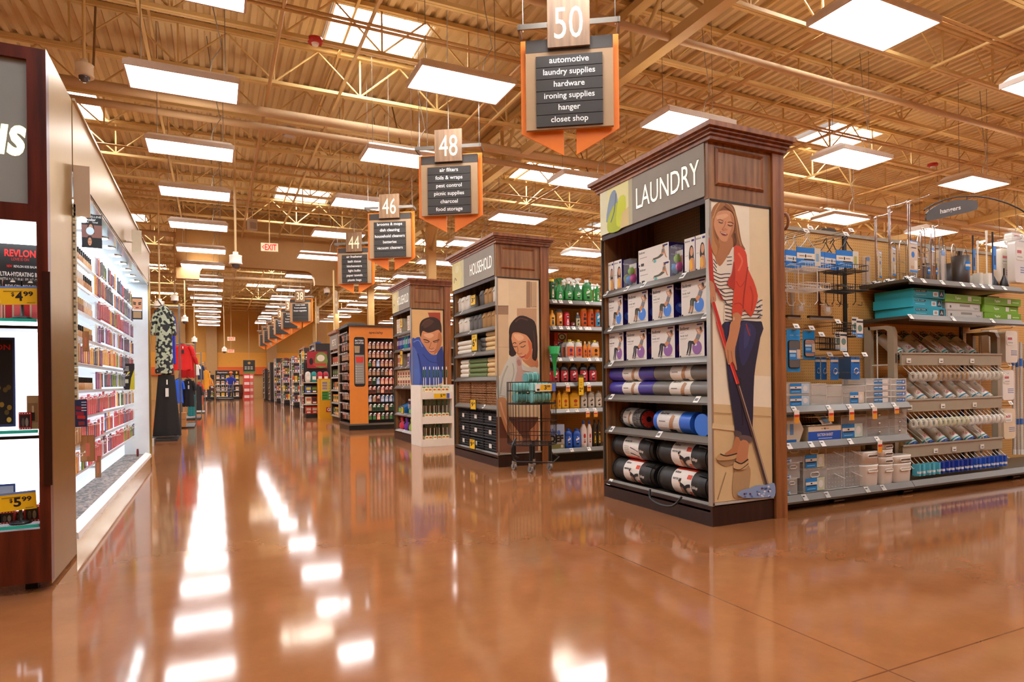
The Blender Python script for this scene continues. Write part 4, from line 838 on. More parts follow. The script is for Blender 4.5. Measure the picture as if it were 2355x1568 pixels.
for j in range(2):
    for i in range(6):
        y, w = spanM(zo4(18 + (i * 31)), zo4(46 + i * 31))
        if not 1 < i < 4: put(P_cr, (2.962, y, MZ[0] + .001 + .131 * j), RX, 'cream and pink small carton, %s from the poster in the %s row, top %s' % (nth(5 - i), ('lower', 'upper')[j], MT), 'cream cartons', (w / .1, 1, 1))
        y, w = spanM(zo4(20 + i * 30), zo4(48 + i * 30)); put(P_crr, (2.962, y, MZ[3] + .001 + .141 * j), RX, 'cream and red small carton, %s from the poster in the %s row, fourth %s' % (nth(5 - i), ('lower', 'upper')[j], MT), 'red and cream cartons', (w / .1, 1, 1))
def duster(k, k2):
    b = MB(); b.lathe([(.012, 0), (.016, .02), (.02, .1), (.012, .17), (.01, .22)], k, n=8); t = MB(); t.lathe([(.014, .215), (.02, .23), (.012, .25)], 'e8e4dc', n=8); c = MB(); c.box(-.018, .018, -.02, -.018, .08, .16, k2); return ('cleaning_brush', 'brush', [('brush_head', b.mesh('brush_head')), ('cap', t.mesh('cap')), ('card', c.mesh('card'))])
dk = {'purple': duster('5a3a98,r.3', 'e8e4e0'), 'blue': duster('2a5ab8,r.3', 'e8e4e0'), 'teal': duster('2aa4a4,r.3', 'e8e4e0'), 'pink': duster('d02a68,r.3', 'f0e8e4')}
for i, k in enumerate(('purple', 'purple', 'blue', 'blue', 'teal', 'teal', 'teal', 'blue', 'pink', 'pink')):
    y, w = spanM(zo4(22 + i * 18), zo4(40 + i * 18)); put(dk[k], (2.972, y, MZ[1] + .001), RX, '%s cleaning brush, %s from the poster on the second %s' % (k, nth(9 - i), MT), 'cleaning brushes', 1.0)
for i, (P, k, a, c) in enumerate(((P_red, 'red', 26, 42), (P_red, 'red', 44, 60), (P_red, 'red', 62, 78), (P_nav, 'navy', 140, 160), (P_nav, 'navy', 162, 182), (P_nav, 'navy', 184, 204))):
    y, w = spanM(zo4(a), zo4(c)); put(P, (2.962, y, MZ[2] + .001), RX, '%s and white tall carton, %s from the poster on the third %s' % (k, nth(5 - i), MT), 'tall cartons', (w / .07, 1, 1))
def tray(k, k2):
    b = MB(); w, h, d = .26, .1, .28; b.prism([(-w / 2, y, z) for y, z in ((0, 0), (d, 0), (d, .22), (d - .01, .22), (0.01, h), (0, h))], (w, 0, 0), k); m = MB(); m.box(-w / 2 + .01, w / 2 - .01, -.001, 0, .02, h - .02, k2); return ('display_tray', 'display box', [('tray', b.mesh('tray')), ('label_strip', m.mesh('label_strip'))])
P_tr = tray('2a78b8,r.4', '88c040')
for i, (a, c) in enumerate(((20, 92), (140, 208))):
    y, w = spanM(zo4(a), zo4(c)); put(P_tr, (2.972, y, MZ[4] + .001), RX, 'sloping blue display tray, %s on the fifth %s' % (('farther from the poster', 'next to the poster')[i], MT), 'display trays', (w / .275, 1, 1))
P_br = duster('5a2040,r.4', 'e0d8d0')
for i in range(4):
    y, w = spanM(zo4(90 + i * 16), zo4(100 + i * 16)); put(P_br, (3.06, y, MZ[4] + .001), RX, 'dark handled brush, %s from the poster between the blue trays, fifth %s' % (nth(3 - i), MT), 'dark brushes')
def pouch(k):
    b = MB(); b.lathe([(.05, 0), (.075, .05), (.06, .13), (.035, .17), (.045, .21), (.02, .23)], k, n=12, sy=.7); c = MB(); c.tube([(-.03, -.04, .16), (0, -.055, .12), (.03, -.04, .16)], .008, '3a3638', 5); return ('mop_pad_pouch', 'cleaning cloth', [('cloth', b.mesh('cloth')), ('band', c.mesh('band'))])
for i, (k, nm) in enumerate((('e0384c,r.7', 'coral'), ('7a3aa8,r.7', 'purple'), ('9ac41c,r.7', 'lime green'), ('28a8b8,r.7', 'aqua'))):
    a, c = ((22, 78), (80, 130), (134, 184), (186, 212))[i]; y, w = spanM(zo4(a), zo4(c)); put(pouch(k), (3.0, y, MZ[5] + .001), RX, '%s bundled cloth on the bottom %s' % (nm, MT), 'bundled cloths', (w / .185, 1, .95))
for px, py, w, h, tx, wh in ((923, 743, .16, .16, ('2',), 'top'), (923, 823, .17, .26, ('7', '99'), 'third'), (925, 943, .14, .12, ('7',), 'fifth')):
    p = onX(px, py, 2.89); card_on(price_card(w, h, tx), (2.89, p.y, p.z - h / 2), RX, 'yellow price card on the %s %s' % (wh, MT), 'tower price cards')
# ================================================================== aisle shelving beside the HOUSEHOLD tower (faces the camera)
def zo6(x): return 1240 + x / 3.567
def yo6(y): return 620 + y / 3.567
AY = 6.74
def rail_x(b, x0, x1, y, z, k='lip', h=.05): b.prism([(x0, y, z + .01), (x0, y - .03, z - h * .7), (x0, y - .03, z - h), (x0, y, z - h)], (x1 - x0, 0, 0), k)
def tag_x(b, x, y, z, w=.05, hang=0):
    b.add([(x, y - .004, z + .008), (x + w, y - .004, z + .008), (x + w, y - .034, z - .034), (x, y - .034, z - .034)], [(0, 1, 2, 3)], 'f2ede0')
    b.add([(x + w * .1, y - .012, z - .002), (x + w * .6, y - .012, z - .002), (x + w * .6, y - .018, z - .01), (x + w * .1, y - .018, z - .01)], [(0, 1, 2, 3)], '6a6a6a')
    if hang:
        b.box(x - .002, x + w * 1.05, y - .04, y - .037, z - .034 - hang, z - .02, 'f4ecd8'); b.box(x, x + w, y - .0412, y - .04, z - .034 - hang, z - .034 - hang * .45, 'f0a020'); b.box(x, x + w, y - .0412, y - .04, z - .034 - hang * .45, z - .03 - hang * .28, 'd83018')
def gondola(lab, X0, X1, yc, front_y, shelves, top, bays, tags, side=-1, name='aisle_gondola'):
    t = thing(name, lab, 'store shelving', (0, 0, 0), 0)
    b = MB(); b.box(X0, X1, yc - .02, yc + .02, .1, top, 'pegboard'); part('pegboard', b, t)
    for x in bays:
        b = MB(); b.box(x - .02, x + .02, yc - .035, yc - .02, .02, top, '241c14,r.4'); part('upright', b, t)
    b = MB(); b.box(X0, X1, yc - .03, yc + .03, top, top + .03, 'a89a80,r.4'); part('top_rail', b, t)
    b = MB(); b.box(X0, X1, front_y + .06, yc + .3, .0, .1, '120e0b'); part('kick_base', b, t)
    for (x0, x1, z, fy) in shelves:
        b = MB(); b.box(x0, x1, fy, yc - .022, z - .025, z, 'shelf'); s_ = part('shelf', b, t)
        b = MB(); rail_x(b, x0, x1, fy, z); part('price_rail', b, s_)
        if fy < front_y + .5 and z > .2:
            for x in (x0 + .004, x1 - .012): b = MB(); b.prism([(x, fy + .2, z - .025), (x, yc - .03, z - .025), (x, yc - .03, z - .05)], (.008, 0, 0), 'shelf'); part('bracket', b, s_)
        for (tx, hang) in tags.get(round(z, 3), ()):
            b = MB(); tag_x(b, tx, fy, z, .05, hang); part('price_tag', b, s_, 'white and orange hanging price tag' if hang else None)
    return t
AZ = [onY(1310, yo6(y), AY).z for y in (258, 470, 727, 930, 1146, 1468)]
ax0, ax1 = 3.68, 6.0
def tx6(px): return max(3.72, onY(zo6(px), 800, AY).x)
tg = {round(z, 3): [(tx6(p), .07 if (i, p) in ((3, 205), (3, 378), (4, 365), (4, 430)) else 0) for p in ps] for i, (z, ps) in enumerate(zip(AZ, ((55, 115, 162, 240, 378), (55, 100, 160, 218, 265, 320, 368, 395), (55, 150, 243, 388, 455), (205, 378), (205, 282, 365, 430), (230, 372))))}
gondola('dark aisle shelving of car-care bottles beside the towel-filled HOUSEHOLD tower', ax0, ax1, 7.28, AY, [(ax0, ax1, z, AY) for z in AZ[:5]] + [(ax0, ax1, AZ[5], AY - .02)], AZ[0] + .02, (ax0 + .05, 4.9), tg)
def bottle(kind, w, h, k, cap, label, lk='f0ece4', sy=.6):
    b = MB(); r = w / 2; c = MB(); l = MB()
    if kind == 'jug':
        b.lathe([(r * .92, 0), (r, .01), (r, h * .68), (r * .86, h * .78), (r * .4, h * .88), (r * .32, h * .9)], k, (0, r * sy, 0), 16, 1, sy, .65)
        b.tube(spline([(r * .35, r * sy, h * .86), (r * .85, r * sy, h * .9), (r * .92, r * sy, h * .72)], 3, False), r * .14, k, 6); c.lathe([(r * .4, h * .88), (r * .4, h), (r * .3, h)], cap, (0, r * sy, 0), 10)
    elif kind == 'spray':
        b.lathe([(r * .9, 0), (r, .01), (r, h * .45), (r * .6, h * .62), (r * .3, h * .76)], k, (0, r * sy, 0), 14, 1, sy, .4)
        c.lathe([(r * .36, h * .74), (r * .36, h * .84), (r * .25, h * .86)], cap, (0, r * sy, 0), 10); c.prism([(-r * .28, r * sy - .01, h * .86), (r * 1.0, r * sy - .01, h * .92), (r * 1.0, r * sy - .01, h * .97), (r * .2, r * sy - .01, h), (-r * .5, r * sy - .01, h * .97), (-r * .5, r * sy - .01, h * .9)], (0, .02, 0), cap); c.prism([(r * .5, r * sy - .006, h * .9), (r * .62, r * sy - .006, h * .9), (r * .45, r * sy - .006, h * .78), (r * .35, r * sy - .006, h * .79)], (0, .012, 0), cap)
    elif kind == 'can':
        b.lathe([(r * .96, 0), (r, .004), (r, h * .86), (r * .8, h * .9)], k, (0, r, 0), 16); c.lathe([(r * .86, h * .88), (r * .86, h), (r * .7, h)], cap, (0, r, 0), 14); sy = 1
    else:
        b.lathe([(r * .92, 0), (r, .01), (r, h * .66), (r * .45, h * .84), (r * .38, h * .88)], k, (0, r * sy, 0), 14, 1, sy, .5); c.lathe([(r * .4, h * .86), (r * .4, h * .96), (r * .2, h)], cap, (0, r * sy, 0), 10)
    zt = {'jug': .62, 'spray': .42, 'can': .8, 'bottle': .6}[kind] * h; y = -.0015
    n = 7; V = []
    for i in range(n):
        a = radians(-52 + 104 * i / (n - 1)); x, yy = sin(a), cos(a); q = max(abs(x), abs(yy)) ** {'jug': .65, 'spray': .4, 'can': 0, 'bottle': .5}[kind]
        for z in (h * .1, zt): V.append((r * 1.006 * x / q, r * sy - r * sy * 1.012 * yy / q, z))
    l.add(V, [(2 * i, 2 * i + 2, 2 * i + 3, 2 * i + 1) for i in range(n - 1)], label)
    q = Print(l, (-r * .45, y - .001, h * .1), W_, Z_, F_, r * .9, zt - h * .1); v = sum(map(ord, label + k)) % 4
    if v == 0: q.ell(.5, .64, .42, .18, lk); q.rect(.12, .14, .88, .26, lk); q.rect(.2, .32, .8, .37, 'ink')
    elif v == 1: q.poly([(.04, .5), (.96, .66), (.96, .86), (.04, .7)], lk); q.rect(.15, .12, .85, .3, 'ink'); q.rect(.2, .36, .8, .41, lk); q.ell(.5, .9, .14, .05, lk)
    elif v == 2: q.rect(.06, .72, .94, .92, 'ink'); q.rect(.14, .78, .86, .86, lk); q.poly([(.1, .1), (.9, .1), (.7, .55), (.5, .62), (.3, .55)], lk, 2); q.rect(.3, .18, .7, .26, 'ink')
    else: q.rect(.06, .4, .94, .62, lk); q.rect(.14, .46, .86, .5, 'ink'); q.rect(.2, .54, .7, .57, 'ink'); q.ell(.5, .8, .26, .13, lk); q.ell(.5, .8, .14, .07, 'ink'); q.rect(.15, .1, .85, .3, lk); q.rect(.22, .16, .6, .2, 'ink')
    return ({'jug': 'jug', 'spray': 'spray_bottle', 'can': 'canister', 'bottle': 'bottle'}[kind], 'bottle', [('body', b.mesh('body')), ('cap', c.mesh('cap')), ('label', l.mesh('label'))])
def on_aisle(row, a, c, top, mk, lab, grp, dy=.03, deep=1):
    z = AZ[row]; x, w = spanY(AY + dy, zo6(a), zo6(c), yo6(top)); h = onY(zo6(a), yo6(top), AY + dy).z - z; P = mk(w * .91, h)
    for j in range(deep): put(P, (x, AY + dy + j * (w * .75 + .02), z + .001), 0, lab + ('' if not j else ', standing behind another'), grp)
AS = ' shelf of the car-care aisle shelving'
G1 = dict(k='1f7a2a,r.3', label='2f9a3c')
for a, c, top, kd, k, cap, lb, l2, nm in ((40, 88, 92, 'spray', '201a10,r.3', '2a241c', 'd8a81c', 'f0d860', 'black spray bottle with a yellow label'), (90, 134, 74, 'can', '2c5a30,r.3', 'f2d018', '2a6a34', 'e8e0c0', 'green can with a yellow cap'), (136, 208, 62, 'spray', '1c8a34,r.25', '1a6a28', '1f9a3c', 'f0f0ec', 'green spray bottle with a green head'),
                                         (211, 284, 60, 'spray', '1c6a2a,r.25', 'e8e8dc', '2f9a3c', 'f4f4ec', 'green bottle with a white sprayer, first of two'), (286, 358, 62, 'spray', '1c6a2a,r.25', 'e8e8dc', '2f9a3c', 'f4f4ec', 'green bottle with a white sprayer, second of two'), (362, 440, 80, 'jug', '1f7a30,r.3', 'f0f0e8', '2f9a3c', 'f0f0e8', 'large green jug with a white cap'), (442, 462, 118, 'bottle', '1f8a34,r.3', 'e8e8e0', '3aa84a', 'f0f0e8', 'slim green bottle beside the big jug'), (464, 500, 112, 'bottle', '1f8a34,r.3', 'f0f0e8', '2f9a3c', 'f0f0e8', 'green bottle half behind the LAUNDRY tower')):
    on_aisle(0, a, c, top, lambda w, h: bottle(kd, w, h, k, cap, lb, l2), nm + ' on the top' + AS, 'cleaner bottles on the top aisle shelf', .03, 2 if kd == 'spray' else 1)
for a, c, top, kd, k, cap, lb, l2, nm in ((45, 86, 340, 'bottle', 'c8201a,r.3', '15130f', 'd83020', 'f0e8e0', 'red bottle with a black cap'), (87, 137, 330, 'bottle', 'f0a818,r.3', 'f0a818', 'f4b830', '2a3a5a', 'yellow orange bottle with a yellow cap'), (142, 206, 322, 'can', '6a5a48,r.4', '4a443c', 'e8912c', 'f4e0b0', 'grey canister with an orange label'), (209, 260, 345, 'can', 'c8242c,r.3', 'a81820', 'd82838', 'f4e8e8', 'red canister'), (263, 303, 428, 'can', '7a2418,r.35', '2a2420', '8a3020', 'f0e0d0', 'small maroon jar'),
                                         (300, 342, 350, 'bottle', '3a3a34,r.3', 'e8e4d8', 'c8c094', '2a2a24', 'dark bottle with a pale cap'), (344, 404, 316, 'can', 'e0641c,r.35', 'f0a020', 'd85a20', '3a1c10', 'orange wipes canister, first of two'), (405, 460, 318, 'can', 'e0641c,r.35', 'f0a020', 'd85a20', '3a1c10', 'orange wipes canister, second of two'), (462, 510, 322, 'can', 'd8541c,r.35', 'e89020', '3aa0c8', 'f4ece4', 'orange and blue canister half behind the LAUNDRY tower')):
    on_aisle(1, a, c, top, lambda w, h: bottle(kd, w, h, k, cap, lb, l2), nm + ' on the second' + AS, 'bottles on the second aisle shelf')
for a, c, top, kd, k, cap, lb, l2, nm in ((52, 128, 620, 'jug', '1e2c5a,r.35', '14182a', '2a4a9a', 'd8dcec', 'dark blue jug'), (225, 296, 572, 'jug', 'e8e2d4,r.35', 'd8c030', 'e0602c', '4a2a6a', 'white jug with an orange and purple label, first of two'), (300, 360, 574, 'jug', 'e8e2d4,r.35', 'd8c030', 'e0602c', '4a2a6a', 'white jug with an orange and purple label, second of two'), (363, 396, 588, 'bottle', 'e89020,r.3', 'f0d8a0', 'e8702c', '2a1c14', 'orange bottle, first of two'), (397, 428, 588, 'bottle', 'e89020,r.3', 'f0d8a0', 'e8702c', '2a1c14', 'orange bottle, second of two'), (430, 500, 578, 'jug', 'e8e2d4,r.35', 'd8c030', 'e88a20', '2a1c14', 'white jug with a yellow orange label')):
    on_aisle(2, a, c, top, lambda w, h: bottle(kd, w, h, k, cap, lb, l2), nm + ' on the third' + AS, 'bottles on the third aisle shelf', .03, 2 if kd == 'jug' else 1)
P_wh = one('wheel_cover_box', 'box', carton(.26, .1, .2, 'c8301c', 'a82418', '8a6a58', lambda q: (q.rect(.04, .08, .96, .92, 'd8ccc8'), q.ell(.58, .5, .3, .4, '2a2a2c'), q.ell(.58, .5, .22, .3, 'c8c8cc'), q.ell(.58, .5, .07, .1, '4a4a4c'), q.rect(.04, .08, .3, .92, 'd03822'))))
for j in range(3):
    x, w = spanY(AY + .25, zo6(108 + 4 * j), zo6(222), yo6(640)); put(P_wh, (x, AY + .22, AZ[2] + .001 + .112 * j), 0, 'box picturing a spoked wheel cover, %s from the bottom of its stack on the third%s' % (nth(j), AS), 'wheel cover boxes', (w / .26, 1, 1.1))
for i in range(6):
    a = (42, 101, 176, 253, 334, 408)[i]; on_aisle(3, a, a + 70, 768, lambda w, h: bottle('jug', w, h, '26211c,r.3', '1a1714', 'b8202a', 'f0e4e0'), 'black jug with a red label, %s from the tower post on the fourth%s' % (nth(i), AS), 'black jugs')
for i, (a, c) in enumerate(((60, 104), (105, 148), (150, 181), (183, 250), (254, 341))): on_aisle(4, a, c, 992, lambda w, h: bottle('jug', w, h, 'f0b014,r.3', 'e89a10', 'f4c030', 'c8401c'), 'yellow oil jug, %s from the tower post on the fifth%s' % (nth(i), AS), 'yellow oil jugs')
for i, (a, c) in enumerate(((343, 398), (400, 460), (463, 520))): on_aisle(4, a, c, 992, lambda w, h: bottle('jug', w, h, 'b0a894,r.35', '8a8272', 'd8d0bc', '5a5044'), 'pale grey oil jug, %s beside the yellow jugs on the fifth%s' % (nth(i), AS), 'grey oil jugs')
x, w = spanY(AY + .03, zo6(66), zo6(208), yo6(1380)); put(one('fluid_box', 'box', carton(.36, .3, .26, 'b8b4a8', '9a9488', 'c8c4b8', lambda q: (q.rect(0, .5, 1, 1, 'a8b8d0'), q.txt('Blue', .06, .58, .7, .26, '2a62b8', .03), q.txt('DEF', .12, .28, .82, .3, 'ink', .06), q.rect(.0, 0, 1, .2, '8a8a4a'), q.rect(.78, .05, .92, .17, 'e8e4d8')))), (x, AY + .03, AZ[5] + .001), 0, 'large pale box lettered Blue DEF on the bottom' + AS, None, (w / .36, 1, 1.0))
for i, (a, c) in enumerate(((213, 278), (280, 349))): on_aisle(5, a, c, 1305, lambda w, h: bottle('jug', w, h, '1450b0,r.3', '0e3c88', '2a6ad0', 'f0f0f4'), 'blue oil jug, %s from the pale box on the bottom%s' % (nth(i), AS), 'blue oil jugs')
for i, (a, c) in enumerate(((345, 398), (398, 436))): on_aisle(5, a, c, 1238 + 0 * i, lambda w, h: bottle('bottle', w, h, 'e6dcd0,r.35', ('2a5ac0', '2a5ac0')[i], 'e8ded4', 'c83a30'), 'white squeeze bottle with a blue tip, %s past the blue jugs on the bottom%s' % (nth(i), AS), 'white squeeze bottles')
for i, (a, c) in enumerate(((440, 476), (477, 512))): on_aisle(5, a, c, 1232, lambda w, h: bottle('jug', w, h, '2a2018,r.3', '1a1410', '3a2c1c', 'd8b020'), 'dark bottle with a yellow mark, %s from the white bottles on the bottom%s' % (nth(i), AS), 'dark oil bottles')
# green funnel on a strip hook, yellow vertical price card
p = onY(zo6(125), yo6(650), AY - .17); t = thing('oil_funnel', 'bright green ribbed oil funnels nested on the shelf front by the tower post', 'funnel', p, 0)
b = MB(); b.lathe([(.012, -.33), (.02, -.2), (.035, -.09), (.05, -.07), (.06, -.045), (.055, -.045), (.064, -.02), (.06, -.02), (.07, .005), (.065, .005), (.074, .03), (.07, .03)], '1f9a48,r.35', n=18); part('cone', b, t)
b = MB(); b.tube([(0, .15, .02), (0, .02, .03), (0, -.05, .05)], .004, 'steel', 5); part('hook', b, t)
p = onY(zo6(345), yo6(1032), AY - .05); b = MB(); b.box(-.04, .04, 0, .004, 0, .26, '15130f'); q = Print(b, (-.04, -.0003, 0), W_, Z_, F_, .08, .26); q.rect(.06, .02, .94, .86, 'yellow'); q.txt('2', .2, .18, .3, .2, 'ink', .03); q.txt('49', .52, .27, .3, .11, 'ink', .03); q.txt('Low price', .08, .89, .84, .06, 'yellow', .01); q.rect(.3, .5, .7, .52, '7a6410'); q.rect(.3, .6, .7, .62, '7a6410')
tag(link('price_card', b.mesh('price_card'), None, p), 'tall yellow price card 2.49 hanging before the yellow oil jugs', 'price card')

# ================================================================== round wire hamper cart in front of the HOUSEHOLD tower
CXY = Vector((3.205, 6.30, 0))
t = thing('wire_hamper_cart', 'round black wire cart on casters holding aqua bath pads before the HOUSEHOLD tower', 'cart', CXY, .25)
b = MB(); R = .275
def ring(z, r=R, n=32): return [(r * cos(2 * pi * i / n), r * sin(2 * pi * i / n), z) for i in range(n)]
for z, rr in ((.985, .006), (.89, .004), (.745, .005), (.56, .004), (.41, .004), (.30, .006)): b.tube(ring(z), rr, 'wire_black', 5, True)
for i in range(40):
    a = 2 * pi * i / 40; b.tube([(R * cos(a), R * sin(a), .30), (R * cos(a), R * sin(a), .985)], .0026, 'wire_black', 4)
for k in range(-4, 5):
    x = k * .06; y = math.sqrt(R * R - x * x); b.tube([(x, -y, .75), (x, y, .75)], .003, 'wire_black', 4); b.tube([(x, -y, .3), (x, y, .3)], .003, 'wire_black', 4)
part('wire_basket', b, t)
b = MB(); b.tube([(-R - .03, -.05, .15), (-R - .04, -.1, .13), (0, -R - .06, .115), (R + .04, -.1, .13), (R + .03, -.05, .15)], .008, 'wire_black', 6); part('bumper_rail', b, t)
b = MB(); b.tube(spline([(-R, -.05, .38), (-R - .06, -.06, .3), (-R - .05, -.05, .2), (-R + .05, -.02, .16)], 4, False), .012, 'wire_black', 6); part('handle_loop', b, t)
for i in range(4):
    a = pi / 4 + i * pi / 2; x, y = .2 * cos(a), .2 * sin(a)
    b = MB(); b.tube([(x, y, .1), (x, y, .31)], .02, 'wire_black', 8); l = part('leg', b, t)
    b = MB(); b.tube([(x - .014, y + .01, .038), (x + .014, y + .01, .038)], .036, '8a8680,r.4', 14); b.tube([(x - .016, y + .01, .038), (x + .016, y + .01, .038)], .016, '2a2826', 8); part('wheel', b, l)
    b = MB(); b.box(x - .02, x + .02, y - .012, y + .022, .062, .1, 'b0aca4,r.3,m.8'); b.box(x - .021, x - .017, y, y + .02, .03, .08, 'b0aca4,r.3,m.8'); b.box(x + .017, x + .021, y, y + .02, .03, .08, 'b0aca4,r.3,m.8'); part('caster_fork', b, l)
b = MB(); b.box(-.19, .1, -R - .012, -R - .006, .885, .965, 'f4f0e4'); q = Print(b, (-.19, -R - .0123, .885), W_, Z_, F_, .29, .08); q.rect(0, 0, 1, 1, 'f4f0e4'); q.poly([(.06, .1), (.22, .35), (.24, .9), (.8, .9), (.8, .1)], 'yellow'); q.rect(.8, 0, 1, 1, '5a78d0'); q.txt('3', .42, .22, .12, .6, 'ink', .03); q.txt('99', .56, .48, .16, .32, 'ink', .03); q.rect(.05, .08, .18, .35, 'ink')
tag(link('price_card', b.mesh('price_card'), None, CXY, .25), 'yellow and blue price card 3.99 clipped to the wire cart', 'price card')
rnd = random.Random(5)
for i in range(9):
    a = (i % 4) * pi / 2 + (0 if i < 4 else .0); r = .14 if i < 8 else 0; b = MB()
    b.T = Matrix.Rotation(rnd.uniform(-.06, .06), 4, 'X') @ Matrix.Rotation(rnd.uniform(-.05, .05), 4, 'Y')
    w, h, d = .15, .095, .125
    b.prism([(-w / 2, y, z) for y, z in rrect(-d / 2, d / 2, 0, h, .036, 4)], (w, 0, 0), ('7ab8ae,r.9', '93c9bc,r.9', '5f9a94,r.9')[i % 3], True)
    for k in range(3): b.tube([(-w / 2 + .01 + k * .055, y, z) for y, z in rrect(-d / 2 - .003, d / 2 + .003, -.003, h + .003, .036, 3)], .006, '8ac4b8,r.9', 4, True)
    o = link('bath_pad', b.mesh('bath_pad'), None, CXY + Vector((r * cos(a), r * sin(a), .765 + .112 * (i // 4)))); tag(o, 'rolled aqua bath pad heaped in the top of the round wire cart, %s' % ('in the bottom layer' if i < 4 else 'on the upper layer'), 'bath pad', 'aqua bath pads %s' % ('below' if i < 4 else 'on top'))

# ================================================================== white cardboard mop stand
t = thing('cardboard_display', 'white three-tier cardboard mop stand before the man poster', 'display stand', (0, 0, 0))
x0, x1, y0, y1, k = 2.86, 3.405, 9.4, 9.93, 'efe6d2,r.6'
b = MB(); b.box(x0, x0 + .03, y0, y1, 0, .955, k); part('side_panel', b, t)
b = MB(); b.box(x1 - .03, x1, y0, y1, 0, .955, k); part('side_panel', b, t)
b = MB(); b.box(x0 + .03, x1 - .03, y1 - .02, y1, 0, .95, 'c8bca4'); part('back_panel', b, t)
for i, z in enumerate((.0, .36, .74)):
    b = MB(); zt = (.1, .45, .835)[i]; b.box(x0 + .03, x1 - .03, y0 + .02, y1 - .02, zt - .02, zt, k); b.box(x0 + .03 - .008 * (i == 2), x1 - .03 + .008 * (i == 2), y0 - .006, y0 + .016, zt - .1, zt + .012, k); part('tier', b, t)
def mop():
    b = MB(); b.lathe([(.008, .05), (.0085, .38), (.012, .385), (.012, .42)], 'f0ece4,r.35', n=8); c = MB(); c.lathe([(.014, .3), (.018, .33), (.012, .36), (.019, .4), (.012, .45), (.009, .46)], '2a5a3c,r.4', n=8); h = MB(); h.lathe([(.009, .455), (.011, .5), (.006, .52)], 'f4f0e8', n=8)
    e = MB(); e.prism([(x, -.03, z) for x, z in rrect(-.042, .045, 0, .105, .03, 3)], (0, .06, 0), 'efe4c4,r.6'); q = Print(e, (-.033, -.0303, .025), W_, Z_, F_, .07, .06); q.poly(rrect(0, 1, 0, 1, .3, 3), 'e8d890'); q.rect(.1, .3, .9, .7, 'c83020'); e.box(-.046, .05, -.02, .03, .09, .112, '2c7a3c')
    return ('floor_mop', 'mop', [('handle', b.mesh('handle')), ('grip', c.mesh('grip')), ('cap', h.mesh('cap')), ('head_card', e.mesh('head_card'))])
P_mop = mop()
for i, zt in enumerate((.1, .45, .835)):
    for j in range(6):
        for d in range(1 if j % 3 else 2):
            sc = .6 if i < 2 else .78
            put(P_mop, (x0 + .11 + .066 * j + .012 * (j // 3), y0 + .07 + .11 * d, zt + .001), .15 * (-1) ** j, 'short white mop with a green grip, %s from the side wall on the %s tier%s' % (nth(j), ('bottom', 'middle', 'top')[i], ', second row' if d else ''), 'mops in the cardboard stand', (.7, .7, sc))
b = MB(); b.box(-.13, .13, 0, .004, 0, .085, 'f4f0e4'); q = Print(b, (-.13, -.0003, 0), W_, Z_, F_, .26, .085); q.rect(.02, .05, .82, .95, 'yellow'); q.rect(.82, .05, 1, .95, '4a68c0'); q.txt('5', .42, .25, .12, .55, 'ink', .03); q.txt('99', .57, .48, .16, .32, 'ink', .03)
tag(link('price_card', b.mesh('price_card'), None, (3.2, y0 - .012, .74)), 'yellow and blue price card 5.99 on the white cardboard mop stand', 'price card')

# ================================================================== orange battery tower and the endcaps beyond
t = thing('battery_tower', 'orange speciality tower of hanging packs lettered BATTERY LOCATOR', 'store shelving', (0, 0, 0))
SX, SY, SX2, SY2 = 2.56, 13.45, 3.75, 14.6
O_ = 'd8802c,r.45'
b = MB(); b.box(SX - .02, SX2, SY + .01, SY2, 0, .1, 'black'); part('kick_base', b, t)
b = MB(); b.box(SX - .03, SX2, SY - .02, SY2, .1, .135, 'steel'); part('chrome_ledge', b, t)
b = MB(); b.box(SX, 2.945, SY, SY + .03, .135, 2.19, O_); part('front_panel', b, t)
b = MB(); b.box(2.945, SX2, SY, SY + .03, 1.95, 2.19, O_); q = Print(b, (2.975, SY - .0005, 2.03), W_, Z_, F_); q.txt('specialty', 0, 0, .3, .07, '2a1c10', .015); part('header_panel', b, t)
b = MB(); b.box(SX, SX2, SY2 - .03, SY2, .135, 2.19, '2a2118'); b.box(SX2 - .02, SX2, SY, SY2, .135, 2.19, '2a2118'); part('back_panel', b, t)
b = MB(); b.box(2.945, SX2 - .02, SY + .16, SY + .18, .135, 1.95, '1c1712'); part('peg_panel', b, t)
b = MB(); b.box(SX + .16, SX + .18, SY + .03, SY2 - .03, .135, 2.19, '1c1712'); part('peg_panel', b, t)
b = MB(); b.prism([(x, SY - .004, z) for x, z in rrect(2.655, 2.885, .92, 1.97, .05, 5)], (0, .006, 0), '1c1a18'); q = Print(b, (2.655, SY - .0045, .92), W_, Z_, F_, .23, 1.05)
q.txt('BATTERY', .1, .91, .8, .035, 'f0ece4', .02); q.txt('LOCATOR', .1, .86, .8, .035, 'f0ece4', .02); q.rect(.08, .06, .92, .64, '8a8478'); q.poly([(.2, .48), (.8, .48), (.88, .6), (.12, .6)], 'd03020'); q.poly([(.06, .68), (.5, .68), (.54, .82), (.02, .82)], 'a08a68')
for i in range(7): q.rect(.14, .1 + .05 * i, .2, .12 + .05 * i, 'd8d4c8'); q.rect(.26, .105 + .05 * i, .8, .115 + .05 * i, 'b0aa9c')
part('battery_locator', b, t)
b = MB(); b.box(SX - .04, SX2, SY - .03, SY2, 2.19, 2.225, '3a3832,r.4'); b.box(SX - .01, 2.9, SY, SY2 - .2, 2.225, 2.27, '5a564e'); part('top_cap', b, t)
